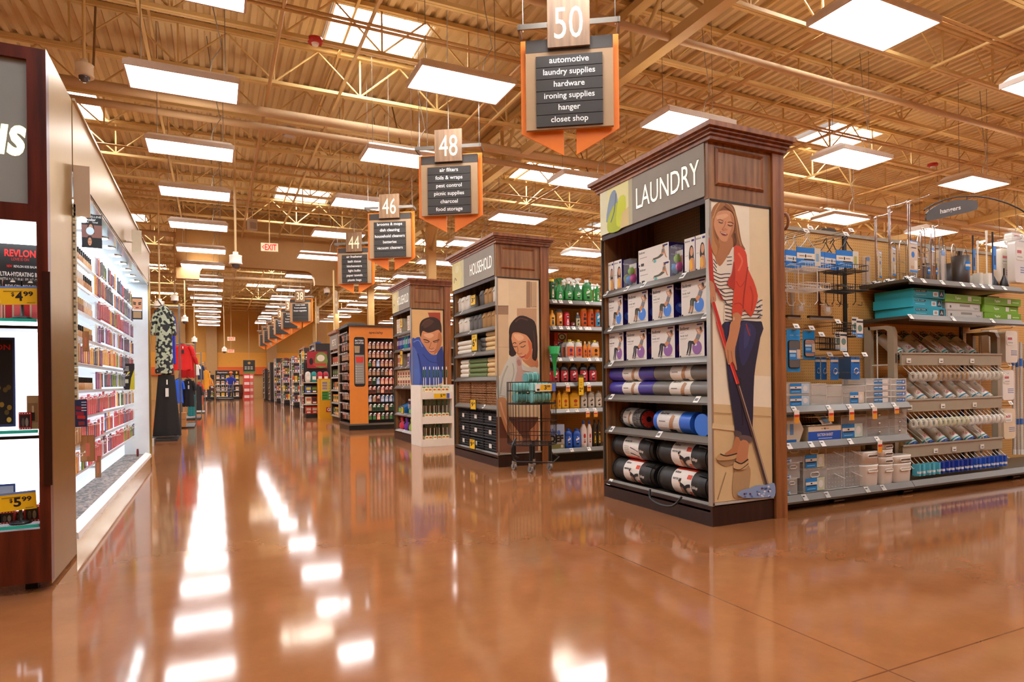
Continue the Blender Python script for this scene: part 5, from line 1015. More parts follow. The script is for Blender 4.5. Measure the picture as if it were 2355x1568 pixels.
def peg_pack(w, h, k, k2, k3):
    b = carton(w, h, .02, k, None, None, lambda q: (q.rect(.08, .08, .92, .55, k2), q.rect(.15, .62, .85, .75, k3), q.rect(.3, .82, .7, .96, 'f4f0e8')))
    hk = MB(); hk.tube([(0, .095, h * .93), (0, -.05, h * .93), (0, -.07, h * .96)], .0025, 'steel', 4); hk.box(-.018, .018, -.075, -.072, h * .92, h * 1.12, 'f4f0e8')
    return ('peg_pack', 'hanging pack', [('card', b.mesh('card')), ('peg_hook', hk.mesh('peg_hook'))])
PKC = [('8a1e18', 'd8b080', 'e8dccc'), ('b04a2c', '3a2c24', 'f0e8dc'), ('6a4a34', 'c89a70', 'e8e0d0'), ('2a2622', '8a6a50', 'd8d0c4'), ('3a6a9a', 'd8dce4', 'e8e4dc'), ('2f6a38', '1c2a1c', 'e8e8d8'), ('1c1c1c', '4a8a3c', 'c8c8b8'), ('c83a20', 'f0c8a0', 'f4ece4')]
PK = [peg_pack(.075, .12, *c) for c in PKC]
rnd = random.Random(11)
CN = 'dark red,rust,brown,black,blue,green,black and green,bright red'.split(',')
for r in range(9):
    z = .2 + r * .19; pal = (6, 5, 4, 1, 7, 2, 0, 0, 0)[r]
    for i in range(7):
        c = pal if rnd.random() < .6 else rnd.randrange(8)
        put(PK[c], (2.995 + .09 * i, SY + .06, z), 0, '%s hanging pack, %s from the locator panel on the %s peg row up, orange tower front' % (CN[c], nth(i), nth(r)), 'packs on the front of the battery tower', (1, 1, 1.15))
for r in range(9):
    for i in range(8):
        c = rnd.choice((2, 3, 3, 0, 1)); put(PK[c], (SX + .04, SY + .1 + .135 * i, .2 + r * .215), RX, '%s hanging pack, %s from the orange corner on the %s peg row up, tower side' % (CN[c], nth(i), nth(r)), 'packs on the side of the battery tower', (1.4, 1, 1.25))
b = MB()

# generic endcaps farther along, each with its own shelves and goods
FC = ['c83a20', 'e89a28', '6a8a2c', '2a5a9a', '8a2a20', 'd8c8a8', '2f6a38', 'b06a38', 'e0c030', '3a2c24', 'c87050', '7a9ab0']
FN = 'red,orange,olive,blue,maroon,cream,green,brown,yellow,dark,coral,grey blue'.split(',')
FP = [one('shelf_pack', 'box', carton(.15, .2, .14, k, None, None, lambda q, j=j: (q.rect(.1, .45, .9, .8, FC[(j + 5) % 12]), q.rect(.2, .12, .8, .3, 'f0e8d8')))) for j, k in enumerate(FC)]
FP2 = [('grocery_carton', p[1], p[2]) for p in FP]
def far_endcap(Y, X, h, lab, pal, seed, word=None, wood=False, n=5, frame='9a8c74,r.4'):
    t = thing('aisle_endcap', lab, 'store shelving', (0, 0, 0), 0); W, L = .62, 1.2
    b = MB(); b.box(X + .03, X + W, Y, Y + L, 0, .12, 'wood_dark' if wood else '1a1511'); part('kick_base', b, t)
    b = MB(); b.box(X + W - .05, X + W, Y, Y + L, .12, h, 'wood' if wood else '2a2018'); part('back_panel', b, t)
    b = MB(); b.box(X + .02, X + W - .05, Y, Y + .02, .12, h, 'wood' if wood else '33281e'); part('side_panel', b, t)
    b = MB(); b.box(X + .02, X + W - .05, Y + L - .02, Y + L, .12, h, '33281e'); part('side_panel', b, t)
    b = MB(); b.box(X - .01, X + .02, Y - .012, Y + .012, .1, h, frame); b.box(X - .01, X + .02, Y + L - .012, Y + L + .012, .1, h, frame); b.box(X - .01, X + .02, Y, Y + L, h - .03, h, frame); part('frame', b, t)
    if word is not None:
        b = MB(); b.box(X - .015, X + .01, Y + .02, Y + L, h - .42, h - .04, 'sign_face')
        if word: q = Print(b, (X - .0155, Y + L, h - .42), (0, -1, 0), Z_, (-1, 0, 0)); q.txt(word, .35, .1, .6, .17, 'f4eedc', .01)
        part('sign_panel', b, t)
    if wood:
        b = MB(); b.box(X - .06, X + W + .04, Y - .06, Y + L + .06, h, h + .07, 'wood_trim'); part('crown_moulding', b, t)
    zs = [.14 + (h - (.62 if word is not None else .3)) * i / n for i in range(n + 1)]
    rnd = random.Random(seed)
    for i, z in enumerate(zs):
        b = MB(); b.box(X + .02, X + W - .05, Y + .02, Y + L - .02, z - .02, z, 'shelf'); rail_pts = [(X + .02, Y + .02, z + .01), (X - .01, Y + .02, z - .035), (X + .02, Y + .02, z - .035)]; b.prism(rail_pts, (0, L - .04, 0), '8a8070,r.35'); part('shelf', b, t)
        c = rnd.choice(pal)
        for j in range(4):
            cc = c if rnd.random() < .65 else rnd.choice(pal)
            put(FP[cc], (X + .05, Y + .18 + j * .28, z + .001), RX, '%s packet, %s from the corner on the %s shelf up of the %s' % (FN[cc], nth(j), nth(i), lab.split(',')[0]), 'packets on the ' + lab.split(',')[0], (1.7, 1, 1.05))
    # the long shelves behind, seen down the aisle side
    g = thing('aisle_gondola', 'long dark shelving running back from the ' + lab.split(',')[0], 'store shelving', (0, 0, 0), 0)
    b = MB(); b.box(X + W + .02, X + W + 7, Y + L / 2 - .02, Y + L / 2 + .02, .1, h - .1, '5a4630'); part('back_panel', b, g)
    b = MB(); b.box(X + W + .02, X + W + 7, Y + .05, Y + L - .05, 0, .12, '16120e'); part('kick_base', b, g)
    for i in range(5):
        z = .15 + (h - .5) * i / 4; b = MB(); b.box(X + W + .02, X + W + 7, Y + .04, Y + L - .04, z - .03, z, 'shelf'); b.box(X + W + .02, X + W + 7, Y + .02, Y + .04, z - .04, z + .005, '8a8070'); part('shelf', b, g)
        for j in range(4):
            cc = rnd.randrange(12); put(FP2[cc], (X + W + .16 + j * .27, Y + .06, z + .002), 0, '%s packet, %s along %s aisle shelf up behind the %s' % (FN[cc], nth(j), nth(i), lab.split(',')[0]), 'packets along the aisle behind the ' + lab.split(',')[0], (1.6, 1, 1.2))
far_endcap(16.75, 2.9, 2.32, 'wood PETS endcap, lettered PETS, behind the orange battery tower', [7, 1, 10, 9], 21, 'PETS', True)
far_endcap(20.4, 2.82, 2.25, 'blue and red endcap, behind the yellow bag stand', [3, 3, 0, 11], 22)
far_endcap(23.9, 2.9, 2.3, 'tall green endcap, mixed with red, sixth from the LAUNDRY tower', [6, 0, 2, 7], 23)
far_endcap(27.3, 2.9, 2.1, 'brown and cream endcap, seventh from the LAUNDRY tower', [7, 5, 9, 10], 24)
far_endcap(30.7, 2.85, 2.15, 'mostly red endcap, eighth from the LAUNDRY tower', [0, 6, 9, 0], 25)
far_endcap(34.1, 2.8, 2.3, 'mixed endcap, with a pale sign, ninth from the LAUNDRY tower', [1, 5, 6, 11], 26, '')
far_endcap(37.5, 2.75, 2.2, 'orange and cream endcap, with a pale sign, tenth from the LAUNDRY tower', [1, 5, 7, 2], 27, '')
far_endcap(41, 2.7, 1.9, 'low red endcap, last one before the back wall', [0, 10, 0, 4], 28)
# clip strips with small packs on the endcap corners
for i, (y, x) in enumerate(((20.3, 2.72), (23.8, 2.8), (27.2, 2.8), (30.6, 2.75))):
    t = thing('wire_rack', 'pale wire rack of small packs on the corner of the %s far endcap' % nth(i), 'rack', (x - .32, y - .1, 0), 0, 'corner wire racks')
    b = MB()
    for xx in (0, .28): b.tube([(xx, 0, .0), (xx, .0, .25), (xx, .1, .35), (xx, .1, 1.9)], .012, 'wire_white', 5)
    for z in (.35, .7, 1.05, 1.4, 1.75, 1.9): b.tube([(0, .1, z), (.28, .1, z), (.28, -.02, z), (0, -.02, z)], .006, 'wire_white', 4, True)
    part('frame', b, t)
    for j in range(5):
        for m in range(3): c = (i * 3 + j * 2 + m) % 12; put(FP[c], (x - .32 + .05 + .09 * m, y - .09, .36 + .35 * j), 0, '%s small pack, %s across on the %s tier up of the %s corner wire rack' % (FN[c], nth(m), nth(j), nth(i)), 'packs on the corner wire racks', (.5, .5, 1.1))
# yellow floor stand and bag display
t = thing('bag_display_stand', 'yellow cardboard floor stand lettered GLAD with small green bag boxes', 'display stand', (2.92, 18.45, 0), 0)
b = MB(); b.box(-.26, .26, 0, .4, 0, 1.13, 'f0a818,r.5'); q = Print(b, (-.26, -.0006, 0), W_, Z_, F_, .52, 1.13); q.rect(.1, .46, .94, .97, 'f4c848'); q.rect(.14, .46, .9, .68, '5a9a3c'); q.poly([(.34, .16), (.36, .28), (1, .3), (1, .15)], 'c82a1c'); q.txt('GLAD', .4, .18, .58, .09, 'f8f0e0', .04)
for i in range(3): q.rect(.16, .49 + .07 * i, .42, .53 + .07 * i, '3a7a2c'); q.rect(.5, .49 + .07 * i, .86, .53 + .07 * i, 'd8e0c0'); q.rect(.16, .73 + .07 * i, .42, .78 + .07 * i, 'a088a0'); q.rect(.5, .73 + .07 * i, .86, .78 + .07 * i, 'c8b868')
part('carton', b, t); b = MB(); b.box(.02, .22, -.012, -.006, .71, .79, '15130f'); q = Print(b, (.03, -.0125, .72), W_, Z_, F_, .18, .06); q.rect(0, 0, 1, 1, 'f2e090'); q.txt('7.99', .15, .25, .7, .5, 'ink', .02); part('price_card', b, t)
xa, xb = onY(703, 880, 19.0).x, onY(758, 880, 19.0).x
t = thing('snack_rack', 'dark rack with a red and olive printed header standing behind the yellow bag stand', 'display stand', (0, 0, 0)); b = MB(); b.box(xa, xb, 19.45, 19.5, 0, 1.62, '2a2018'); part('back_board', b, t)
b = MB(); b.box(xa, xb, 19.0, 19.45, 0, .12, '1a1511'); part('base', b, t)
for z in (.4, .72, 1.04): b = MB(); b.box(xa, xb, 19.0, 19.45, z - .03, z, 'c8bfa8'); part('shelf', b, t)
h0 = 1.45; b = MB(); b.box(xa + .1, xb, 19.4, 19.45, h0, 1.95, 'a8282c'); W2 = xb - xa - .1; q = Print(b, (xa + .1, 19.3995, h0), W_, Z_, F_, W2, .5); q.poly([(.42, .1), (.44, .8), (.7, .95), (.98, .8), (.98, .1)], '7a8a3c', 2); q.ell(.68, .6, .2, .2, 'e8d8c0'); q.rect(.3, .15, .95, .3, 'c83a30'); q.ell(.2, .4, .1, .2, '2a1c18'); part('header', b, t)
for i, (k, nm) in enumerate((('d8c8b8', 'cream'), ('1f8a84', 'teal'), ('c82030', 'red'), ('a81c28', 'dark red'))):
    b = MB(); b.lathe([(.07, 0), (.1, .04), (.105, .22), (.085, .33), (.03, .37)], k + ',r.35', n=12, sy=.6); l = MB(); l.box(-.06, .06, -.072, -.066, .08, .2, 'f0e4d0')
    put(('snack_bag', 'bag', [('bag', b.mesh('bag')), ('label', l.mesh('label'))]), (xa + (xb - xa) * (i + .5) / 4, 19.15, 1.042), 0, '%s snack bag on the top shelf of the dark rack behind the yellow stand' % nm, 'snack bags', .82)
    for j, z in enumerate((.121, .402, .722)): put(FP[(0, 4, 9)[j] if i % 2 else (0, 5, 3)[j]], (xa + (xb - xa) * (i + .5) / 4, 19.06, z), 0, '%s packet, %s across on the %s shelf up of the dark snack rack' % (FN[(0, 4, 9)[j] if i % 2 else (0, 5, 3)[j]], nth(i), nth(j)), 'packets on the snack rack', 1.05)
# ================================================================== the bath shelving to the side of the LAUNDRY tower
def Rz(x, y): return 1790 + x / 3.409, 740 + y / 3.409
def Uz(x, y): return 1790 + x / 3.92, 420 + y / 3.92
def Dz(x, y): return 1790 + x / 5.406, 860 + y / 5.406
def Ez(x, y): return 1790 + x / 4.9, 540 + y / 4.9
BY, FY, GX0 = 3.9, 3.42, 3.725
BS = 'bath shelving'
tgb = {}
def tx(zf, xs, Y=FY - .03): return [onY(*zf(x, 400), Y).x for x in xs]
tgb[.775] = [(v, .085) for v in tx(Dz, (185, 615, 872, 1160))] + [(tx(Dz, (1435,))[0], .05)]
tgb[.5] = [(v, 0) for v in tx(Dz, (115, 390, 535, 880))] + [(tx(Dz, (1220,))[0], .085)]
tgb[.105] = [(v, 0) for v in tx(Dz, (275, 555, 1055, 1255))]
tgb[1.835] = [(v, 0) for v in tx(Uz, (1180, 1300, 1470, 1650, 1745, 1830, 1910, 2030))]
tgb[1.52] = [(v, 0) for v in tx(Uz, (1180, 1565, 1920))]
TG = gondola('long bath shelving with tan pegboard beside the LAUNDRY tower', GX0, 9.6, BY, FY, [(GX0, 5.33, .105, FY - .02), (5.335, 9.6, .105, FY - .02), (GX0, 5.33, .775, FY), (GX0, 5.33, .5, FY), (5.36, 7.06, 1.835, FY), (5.36, 7.06, 1.52, FY)], 2.27, (5.16, 6.9, 8.4), tgb)
for x in (4.45, 5.31, 6.95):
    b = MB(); b.box(x - .03, x + .03, FY + .02, FY + .09, 0, .07, '1a1714'); b.tube([(x - .03, FY + .02, .02), (x + .09, FY + .02, .02)], .01, 'steel', 6); part('levelling_foot', b, TG)
# --- shower caddies on hooks
def caddy(k, wk):
    f = MB(); r = .0028
    f.tube(spline([(-.012, .02, -.02), (-.014, 0, 0), (0, -.004, .018), (.014, 0, 0), (.01, .01, -.02), (-.03, .0, -.06), (-.085, 0, -.11), (-.1, 0, -.15)], 4, False), r * 1.3, wk, 5); f.tube(spline([(.0, .0, -.02), (.03, 0, -.06), (.085, 0, -.11), (.1, 0, -.15)], 4, False), r * 1.3, wk, 5)
    for s in (-1, 1): f.tube([(s * .1, 0, -.14), (s * .1, 0, -.52), (s * .07, .0, -.55)], r * 1.2, wk, 5)
    part_b = MB()
    for z in (-.28, -.44):
        for zz, i in ((z, 0), (z + .045, .008)): part_b.tube([(-.13 + i, 0, zz), (.13 - i, 0, zz), (.13 - i, -.1, zz), (-.13 + i, -.1, zz)], r, wk, 4, True)
        for i in range(11): x = -.13 + .026 * i; part_b.tube([(x, 0, z), (x, -.1, z), (x, -.1, z + .045)], r * .7, wk, 4)
    part_b.tube([(-.1, -.02, -.55), (-.1, -.06, -.56), (-.1, -.06, -.53)], r, wk, 4); part_b.tube([(.1, -.02, -.55), (.1, -.06, -.56), (.1, -.06, -.53)], r, wk, 4)
    c = MB(); c.box(-.125, .125, -.012, -.006, -.245, -.105, 'card_blue'); q = Print(c, (-.125, -.0123, -.245), W_, Z_, F_, .25, .14)
    q.rect(0, .36, 1, .68, 'f4e8d0'); q.rect(.3, .30, .68, .37, '15202c'); q.rect(.74, 0, 1, 1, 'd8d0b8'); q.rect(.8, .2, .92, .7, '8ab0c8' if k else 'b8a848'); q.ell(.36, .52, .03, .1, 'ink'); q.rect(.1, .49, .3, .55, '9a9284'); q.rect(.42, .49, .62, .55, '9a9284'); q.rect(.08, .12, .66, .18, '9ac8ec'); q.rect(.16, .2, .6, .25, '9ac8ec')
    return ('shower_caddy', 'shower caddy', [('wire_frame', f.mesh('wire_frame')), ('wire_basket', part_b.mesh('wire_basket')), ('header_card', c.mesh('header_card'))])
P_cw, P_cb = caddy(1, 'wire_white'), caddy(0, 'wire_black')
def hook(p, L, lab, grp='peg hooks with tags on the bath pegboard'):
    """a pegboard hook from the board to the front, with its white tag"""
    t = thing('peg_hook', lab, 'hook', (p[0], BY - .022, p[2]), 0, grp)
    b = MB(); b.tube([(0, 0, 0), (0, -L, .0), (0, -L - .01, .012)], .003, 'steel', 5); b.tube([(0, 0, .03), (0, -L + .0, .03)], .0022, 'steel', 4); part('rod', b, t)
    b = MB(); b.add([(-.03, -L, .05), (.03, -L, .05), (.03, -L - .02, .015), (-.03, -L - .02, .015)], [(0, 1, 2, 3)], 'f4eedf'); b.add([(-.02, -L - .0085, .036), (.01, -L - .0085, .036), (.01, -L - .0165, .022), (-.02, -L - .0165, .022)], [(0, 1, 2, 3)], '8a867c'); part('tag', b, t)
n = 0
for k, P, nm, ux, uy, cnt, yk in ((0, P_cw, 'white wire', 75, 500, 1, 3.76), (1, P_cw, 'white wire', 262, 470, 2, 3.52), (2, P_cb, 'black wire', 428, 520, 1, 3.77), (3, P_cb, 'black wire', 610, 500, 2, 3.53)):
    p = onY(*Uz(ux, uy), yk)
    for j in range(cnt): put(P, (p.x, yk + .122 * j, p.z), .06 * (-1) ** (j + k), '%s shower caddy with a blue card, %s from the wood post on the pegboard%s' % (nm, nth(k), ('', ', second on its hook', ', third on its hook')[j]), 'shower caddies')
    hook((p.x, 0, p.z + .004), .34, 'peg hook with a white tag holding the %s pair of shower caddies' % nth(k))
# --- chrome roll stands and hoops on the top shelf
SZ = 1.837
def roll_stand(h, cw, ch):
    b = MB()
    for x in (-.016, .016): b.tube([(x, 0, .02), (x, 0, h)], .0055, 'chrome', 7)
    b.tube(spline([(-.016, 0, h - .01), (-.018, -.005, h + .012), (.0, -.01, h + .02), (.06, -.05, h + .035), (.12, -.1, h + .06), (.125, -.105, h + .075)], 3, False), .0055, 'chrome', 6); b.ball((-.016, 0, h + .006), .011, 'chrome', 8)
    c = MB(); c.box(-cw / 2, cw / 2, -.035, -.028, .06, .06 + ch, 'd8c0a0,r.35'); q = Print(c, (-cw / 2, -.0353, .06), W_, Z_, F_, cw, ch); q.rect(0, .9, 1, 1, 'card_blue'); q.rect(.05, .91, .95, .97, 'f0e8d8'); q.rect(0, .0, 1, .06, 'card_blue'); q.ell(.4, .56, .2, .2 * cw / ch * 1.0, '2a78c8'); q.rect(.55, .1, .9, .38, 'f0e4cc'); q.rect(.1, .1, .5, .2, 'c8a078'); q.rect(.2, .76, .8, .79, '3a3a38')
    d = MB(); d.lathe([(.05, 0), (.055, .012), (.045, .03), (.02, .035)], 'bead', (0, 0, 0), 18)
    return ('toilet_roll_stand', 'toilet roll stand', [('rod', b.mesh('rod')), ('card', c.mesh('card')), ('base', d.mesh('base'))])
for i, (ux, h, cw, ch, y, rz, wh) in enumerate(((878, .60, .085, .24, 3.56, .35, 'lowest in height, near the shelf end'), (1006, .66, .095, .25, 3.52, .3, 'tallest pair of rods'), (1185, .66, .13, .27, 3.48, .1, 'with the widest card'), (1290, .52, .09, .22, 3.74, .25, 'behind the widest card'))):
    p = onX(Uz(ux, 0)[0], 640, 5.46) if y < 3.7 else onY(*Uz(ux, 840), y); put(roll_stand(h, cw, ch), (max(p.x, 5.46), min(p.y, 3.78), SZ), rz, 'chrome toilet roll stand on the top bath shelf, %s' % wh, 'chrome roll stands')
def hoop(w, h, k):
    b = MB(); r = .0045
    for y in (-.02, .06): b.tube(spline([(-w / 2, y, 0), (-w / 2, y, h * .8), (-w * .3, y, h * .97), (0, y, h), (w * .3, y, h * .97), (w / 2, y, h * .8), (w / 2, y, 0)], 4, False), r, k, 6)
    for z in (.01, h * .3, h * .55): b.tube([(-w / 2, -.02, z), (w / 2, -.02, z), (w / 2, .06, z), (-w / 2, .06, z)], r * .8, k, 5, True)
    for i in range(4): x = -w / 2 + w * (i + .5) / 4; b.tube([(x, -.02, h * .3), (x, -.02, .01), (x, .06, .01)], r * .6, k, 4)
    return ('wire_caddy', 'wire caddy', [('frame', b.mesh('frame'))])
for i, (ux, w, h, k, y, nm) in enumerate(((1255, .1, .44, 'chrome', 3.6, 'chrome hoop'), (1375, .085, .50, 'chrome', 3.5, 'tall chrome hoop'), (1450, .09, .46, 'steel', 3.64, 'grey hoop'), (1100, .14, .43, 'chrome', 3.8, 'chrome hoop by the pegboard'), (1320, .12, .4, 'wire_black', 3.8, 'dark hoop by the pegboard'), (1560, .1, .46, 'chrome', 3.79, 'chrome hoop behind the slimmer bin'), (1665, .1, .42, 'steel', 3.79, 'grey hoop behind the large bin'))):
    p = onY(*Uz(ux, 850), y); put(hoop(w, h, k), (max(5.45, p.x), y, SZ), .2, '%s wire caddy on the top bath shelf, %s along' % (nm, nth(i)), 'hoop wire caddies')
def clear_pack(w, h, card):
    b = MB(); b.box(-w / 2, w / 2, 0, .05, 0, h, 'clear_plastic'); c = MB(); c.box(-w * .4, w * .4, .01, .014, h * .1, h * .9, 'd8c4b0'); c.box(-w * .42, w * .42, .006, .01, h * .82, h * .95, card); r = MB(); r.tube([(0, .03, .01), (0, .03, h * .95)], .006, 'chrome', 6); return ('rod_pack', 'packaged rod', [('clear_sleeve', b.mesh('clear_sleeve')), ('card', c.mesh('card')), ('rod', r.mesh('rod'))])
for i, (ux, uy, w, h, y) in enumerate(((785, 800, .05, .27, 3.82), (1495, 712, .07, .33, 3.55), (1400, 700, .045, .3, 3.6), (1685, 610, .04, .28, 3.75), (1240, 700, .06, .26, 3.56))):
    p = onY(*Uz(ux, uy), y); put(clear_pack(w, h, 'card_blue'), (max(5.42, p.x), y, SZ + .001 if i in (0, 1) else SZ + .06), .1, 'clear sleeve pack with a blue top card on the top bath shelf, %s along' % nth((0, 3, 2, 4, 1)[i]), 'clear sleeve packs')
def bin_(r, h):
    b = MB(); b.lathe([(r * .88, 0), (r * .9, .005), (r, h), (r * .96, h), (r * .9, h - .02), (r * .86, .02)], '3c3027,r.4', (0, 0, 0), 24); l = MB(); V = []
    for i in range(7):
        a = radians(-60 + 12 * i)
        for z in (h * .5, h * .78): rr = r * (.9 + .1 * z / h) + .002; V.append((rr * sin(a), -rr * cos(a), z))
    l.add(V, [(2 * i, 2 * i + 2, 2 * i + 3, 2 * i + 1) for i in range(6)], 'card_blue'); V2 = [(x * 1.008, y * 1.008, h * .6 if j % 2 == 0 else h * .69) for j, (x, y, z) in enumerate(V)]; l.add(V2, [(2 * i, 2 * i + 2, 2 * i + 3, 2 * i + 1) for i in range(6)], 'f0e4cc')
    return ('waste_bin', 'waste bin', [('bin', b.mesh('bin')), ('label', l.mesh('label'))])
for i, (ux, r, h, y, nm) in enumerate(((1645, .075, .27, 3.52, 'large dark brown waste bin'), (1540, .055, .24, 3.7, 'slimmer dark brown waste bin beside the large one'), (1400, .03, .2, 3.62, 'slim dark brown holder among the chrome hoops'), (1330, .035, .19, 3.6, 'short dark brown holder among the chrome hoops'))):
    p = onY(*Uz(ux, 875), y); put(bin_(r, h), (p.x, y, SZ), .5, nm + ' on the top bath shelf')
def brush(hk, bk, h, kind, card=None):
    b = MB(); m = MB()
    if kind == 'box':
        m.prism([(x, y, 0) for x, y in rrect(-.07, .07, -.06, .06, .03, 4)], (0, 0, .13), bk, True); b.tube([(0, 0, .12), (.004, 0, h * .75)], .011, hk, 8); b.tube([(.004, 0, h * .72), (.006, 0, h)], .011, hk, 8, False, .019)
    else:
        m.lathe([(.075, 0), (.08, .02), (.07, .06), (.04, .1), (.018, .13)], bk, (0, 0, 0), 20); b.tube([(0, 0, .12), (0, 0, h - .14)], .009, hk, 8); b.tube([(0, 0, h - .15), (0, 0, h)], .014, '1c1a18,r.4', 8)
    P = [('handle', b.mesh('handle')), ('base', m.mesh('base'))]
    if card:
        c = MB(); c.box(-.05, .05, -.03, -.026, h * .34, h * .74, 'card_blue'); c.box(-.02, .02, -.032, -.03, h * .42, h * .58, '15365a'); P.append(('card', c.mesh('card')))
    return ('toilet_brush', 'toilet brush', P) if kind == 'box' else ('plunger', 'plunger', P)
for i, (ux, y, P, nm) in enumerate(((1755, 3.62, brush('1c1a18,r.4', 'e8e0cc,r.35', .52, 'box', 1), 'black handled toilet brush with a blue card'), (1800, 3.52, brush('efe8d8,r.3', 'e8e0cc,r.35', .44, 'box'), 'white toilet brush, shorter of two'), (1880, 3.5, brush('efe8d8,r.3', 'efe6d4,r.35', .54, 'box'), 'white toilet brush, taller of two'), (1935, 3.56, brush('2a4a7a,r.4', '14120f,r.3', .56, 'cup', 1), 'black plunger with a blue card'), (2035, 3.5, brush('6a4a3a,r.4', '241a14,r.3', .2, 'cup'), 'brown plunger lying low at the shelf end'))):
    p = onY(*Uz(ux, 890), y); put(P, (p.x, y, SZ), .1, nm + ' on the top bath shelf', None, ((.45, .45, 1), (.42, .6, 1), (.46, .6, 1), (.6, .6, 1), (.5, .5, 1))[i])
# --- flat boxes on the second shelf
S2 = 1.522
def flat_box(w, h, d, k, side, art): return one('flat_box', 'box', carton(w, h, d, k, side, k, art, None))
P_teal = flat_box(.3, .08, .36, '1fa0b4,r.4', '2ab4c4', lambda q: (q.rect(.06, .62, .42, .8, 'ink'), q.txt('body scale', .08, .66, .3, .12, 'f0f0ec', .02), q.rect(.08, .3, .4, .36, '8ad4dc'), q.rect(.62, .2, .78, .7, 'f0ece0'), q.rect(.65, .3, .75, .62, 'a8a498'), q.rect(.82, .15, .96, .85, '1a1a1a'), q.stroke([(.86, .3), (.89, .7), (.92, .3)], .025, 'e8e8e4')))
P_green = flat_box(.31, .07, .3, '76a828,r.4', '86b834', lambda q: (q.txt('Taylor', .27, .3, .16, .4, 'f0f4e0', .02), q.rect(.62, .25, .72, .85, 'd8d8c8'), q.rect(.76, .4, .94, .52, 'c8e09a')))
P_grey = flat_box(.31, .07, .3, 'b0aca0,r.35', '9a968a', lambda q: (q.rect(.05, .15, .95, .9, 'c8c4b8'), q.rect(.4, .5, .7, .8, '8a867a'), q.txt('Taylor', .8, .2, .14, .3, '3a3834', .01), q.rect(.12, .3, .16, .6, '4a4844')))
for P, a, c, y0, st, nm in ((P_teal, 1215, 1500, 1160, 3, 'aqua body scale box'), (P_grey, 1505, 1842, 1160, 2, 'grey scale box'), (P_green, 1855, 2185, 1160, 3, 'lime green scale box beyond the grey ones')):
    x, w = spanY(3.45, Uz(a, 0)[0], Uz(c, 0)[0], Uz(0, y0)[1]); w0 = .3 if P is P_teal else .31; h0 = .08 if P is P_teal else .07
    for j in range(st): put(P, (x + .004 * (-1) ** j, 3.45 + .008 * (j % 2), S2 + (h0 + .0015) * j), -.02 * (-1) ** j, '%s, %s from the bottom of its stack on the second bath shelf' % (nm, nth(j)), 'scale boxes', (w / w0 * .96, 1, 1))
    if P is P_grey: put(P_green, (x - .01, 3.45, S2 + .0715 * 2), .02, 'lime green scale box lying on top of the grey ones on the second bath shelf', None, (w / w0, 1, 1))
    if P is P_green: b = MB(); b.prism([(a_, -.1, z) for a_, z in rrect(-.1, .1, 0, .02, .008, 3)], (0, .2, 0), 'e8e0cc'); b.box(-.09, .09, -.102, -.1, .004, .014, 'c8bfa8'); tag(link('bathroom_scale', b.mesh('bathroom_scale'), None, (x - .06, 3.6, S2 + .0715 * 3)), 'white scale lying on top of the lime green boxes', 'scale')
# --- squeegees, mirrors, wire soap baskets and blue hook packs on the pegboard
def squeegee(w, hk):
    b = MB(); b.box(-w / 2, w / 2, -.02, .01, -.02, .0, '3a2a22,r.3'); b.box(-w / 2, w / 2, -.024, -.014, -.035, -.018, 'b8b4a8,r.3,m.6'); h = MB(); h.tube([(0, 0, 0), (0, .0, .1), (0, .01, .2)], .011, hk, 8, False, .014); d = MB(); d.prism([(.07 + .05 * cos(2 * pi * i / 20), -.03, .055 + .05 * sin(2 * pi * i / 20)) for i in range(20)], (0, .02, 0), 'clear_plastic'); d.box(.045, .095, -.032, -.03, .035, .075, 'e8e4d8'); return ('squeegee', 'squeegee', [('blade', b.mesh('blade')), ('handle', h.mesh('handle')), ('clear_pack', d.mesh('clear_pack'))])
for i, (ex, ey, w, hk, y) in enumerate(((158, 905, .15, 'c8c4bc,r.3', 3.8), (465, 915, .29, '6a2814,r.3', 3.82))):
    p = onY(*Ez(ex, ey), y); put(squeegee(w, hk), (p.x, y, p.z), 0, ('small squeegee in clear packing next to the wood post', 'wide squeegee with a red brown handle on the pegboard')[i], 'squeegees'); hook((p.x, 0, p.z + .21), .05, 'peg hook holding the %s squeegee' % ('small', 'wide')[i])
def mirror_pack(kind):
    b = MB(); b.box(-.1, .1, -.004, 0, -.46 if kind else -.34, 0, '2a9ae0,r.25'); m = MB(); k = '6a6a68,r.15' if kind else 'c89880,r.2'; h0, h1 = (-.42, -.12) if kind else (-.31, -.1)
    m.prism([(x, -.016, z) for x, z in rrect(-.085, .085, h0, h1, .03, 5)], (0, .012, 0), '1a1816,r.3'); m.prism([(x, -.018, z) for x, z in rrect(-.078, .078, h0 + .007, h1 - .007, .026, 5)], (0, .003, 0), k)
    c = MB(); zc = (h0 + h1) / 2; c.box(-.083, .083, -.021, -.018, zc - .06, zc + .05, '2a86d0'); c.box(-.083, .02, -.0225, -.021, zc + .015, zc + .04, 'f0e4cc'); c.box(.03, .083, -.0225, -.021, zc - .05, zc + .05, 'd8c0a0'); c.box(-.075, .01, -.0225, -.021, zc - .03, zc - .0, '8ac8f0')
    if kind:
        for x in (-.05, .05): m.lathe([(.02, 0), (.026, .006), (.01, .012)], 'clear_plastic', (x, -.02, -.075), 12)
    return ('shower_mirror_pack', 'shower mirror', [('backing_card', b.mesh('backing_card')), ('mirror', m.mesh('mirror')), ('label', c.mesh('label'))])
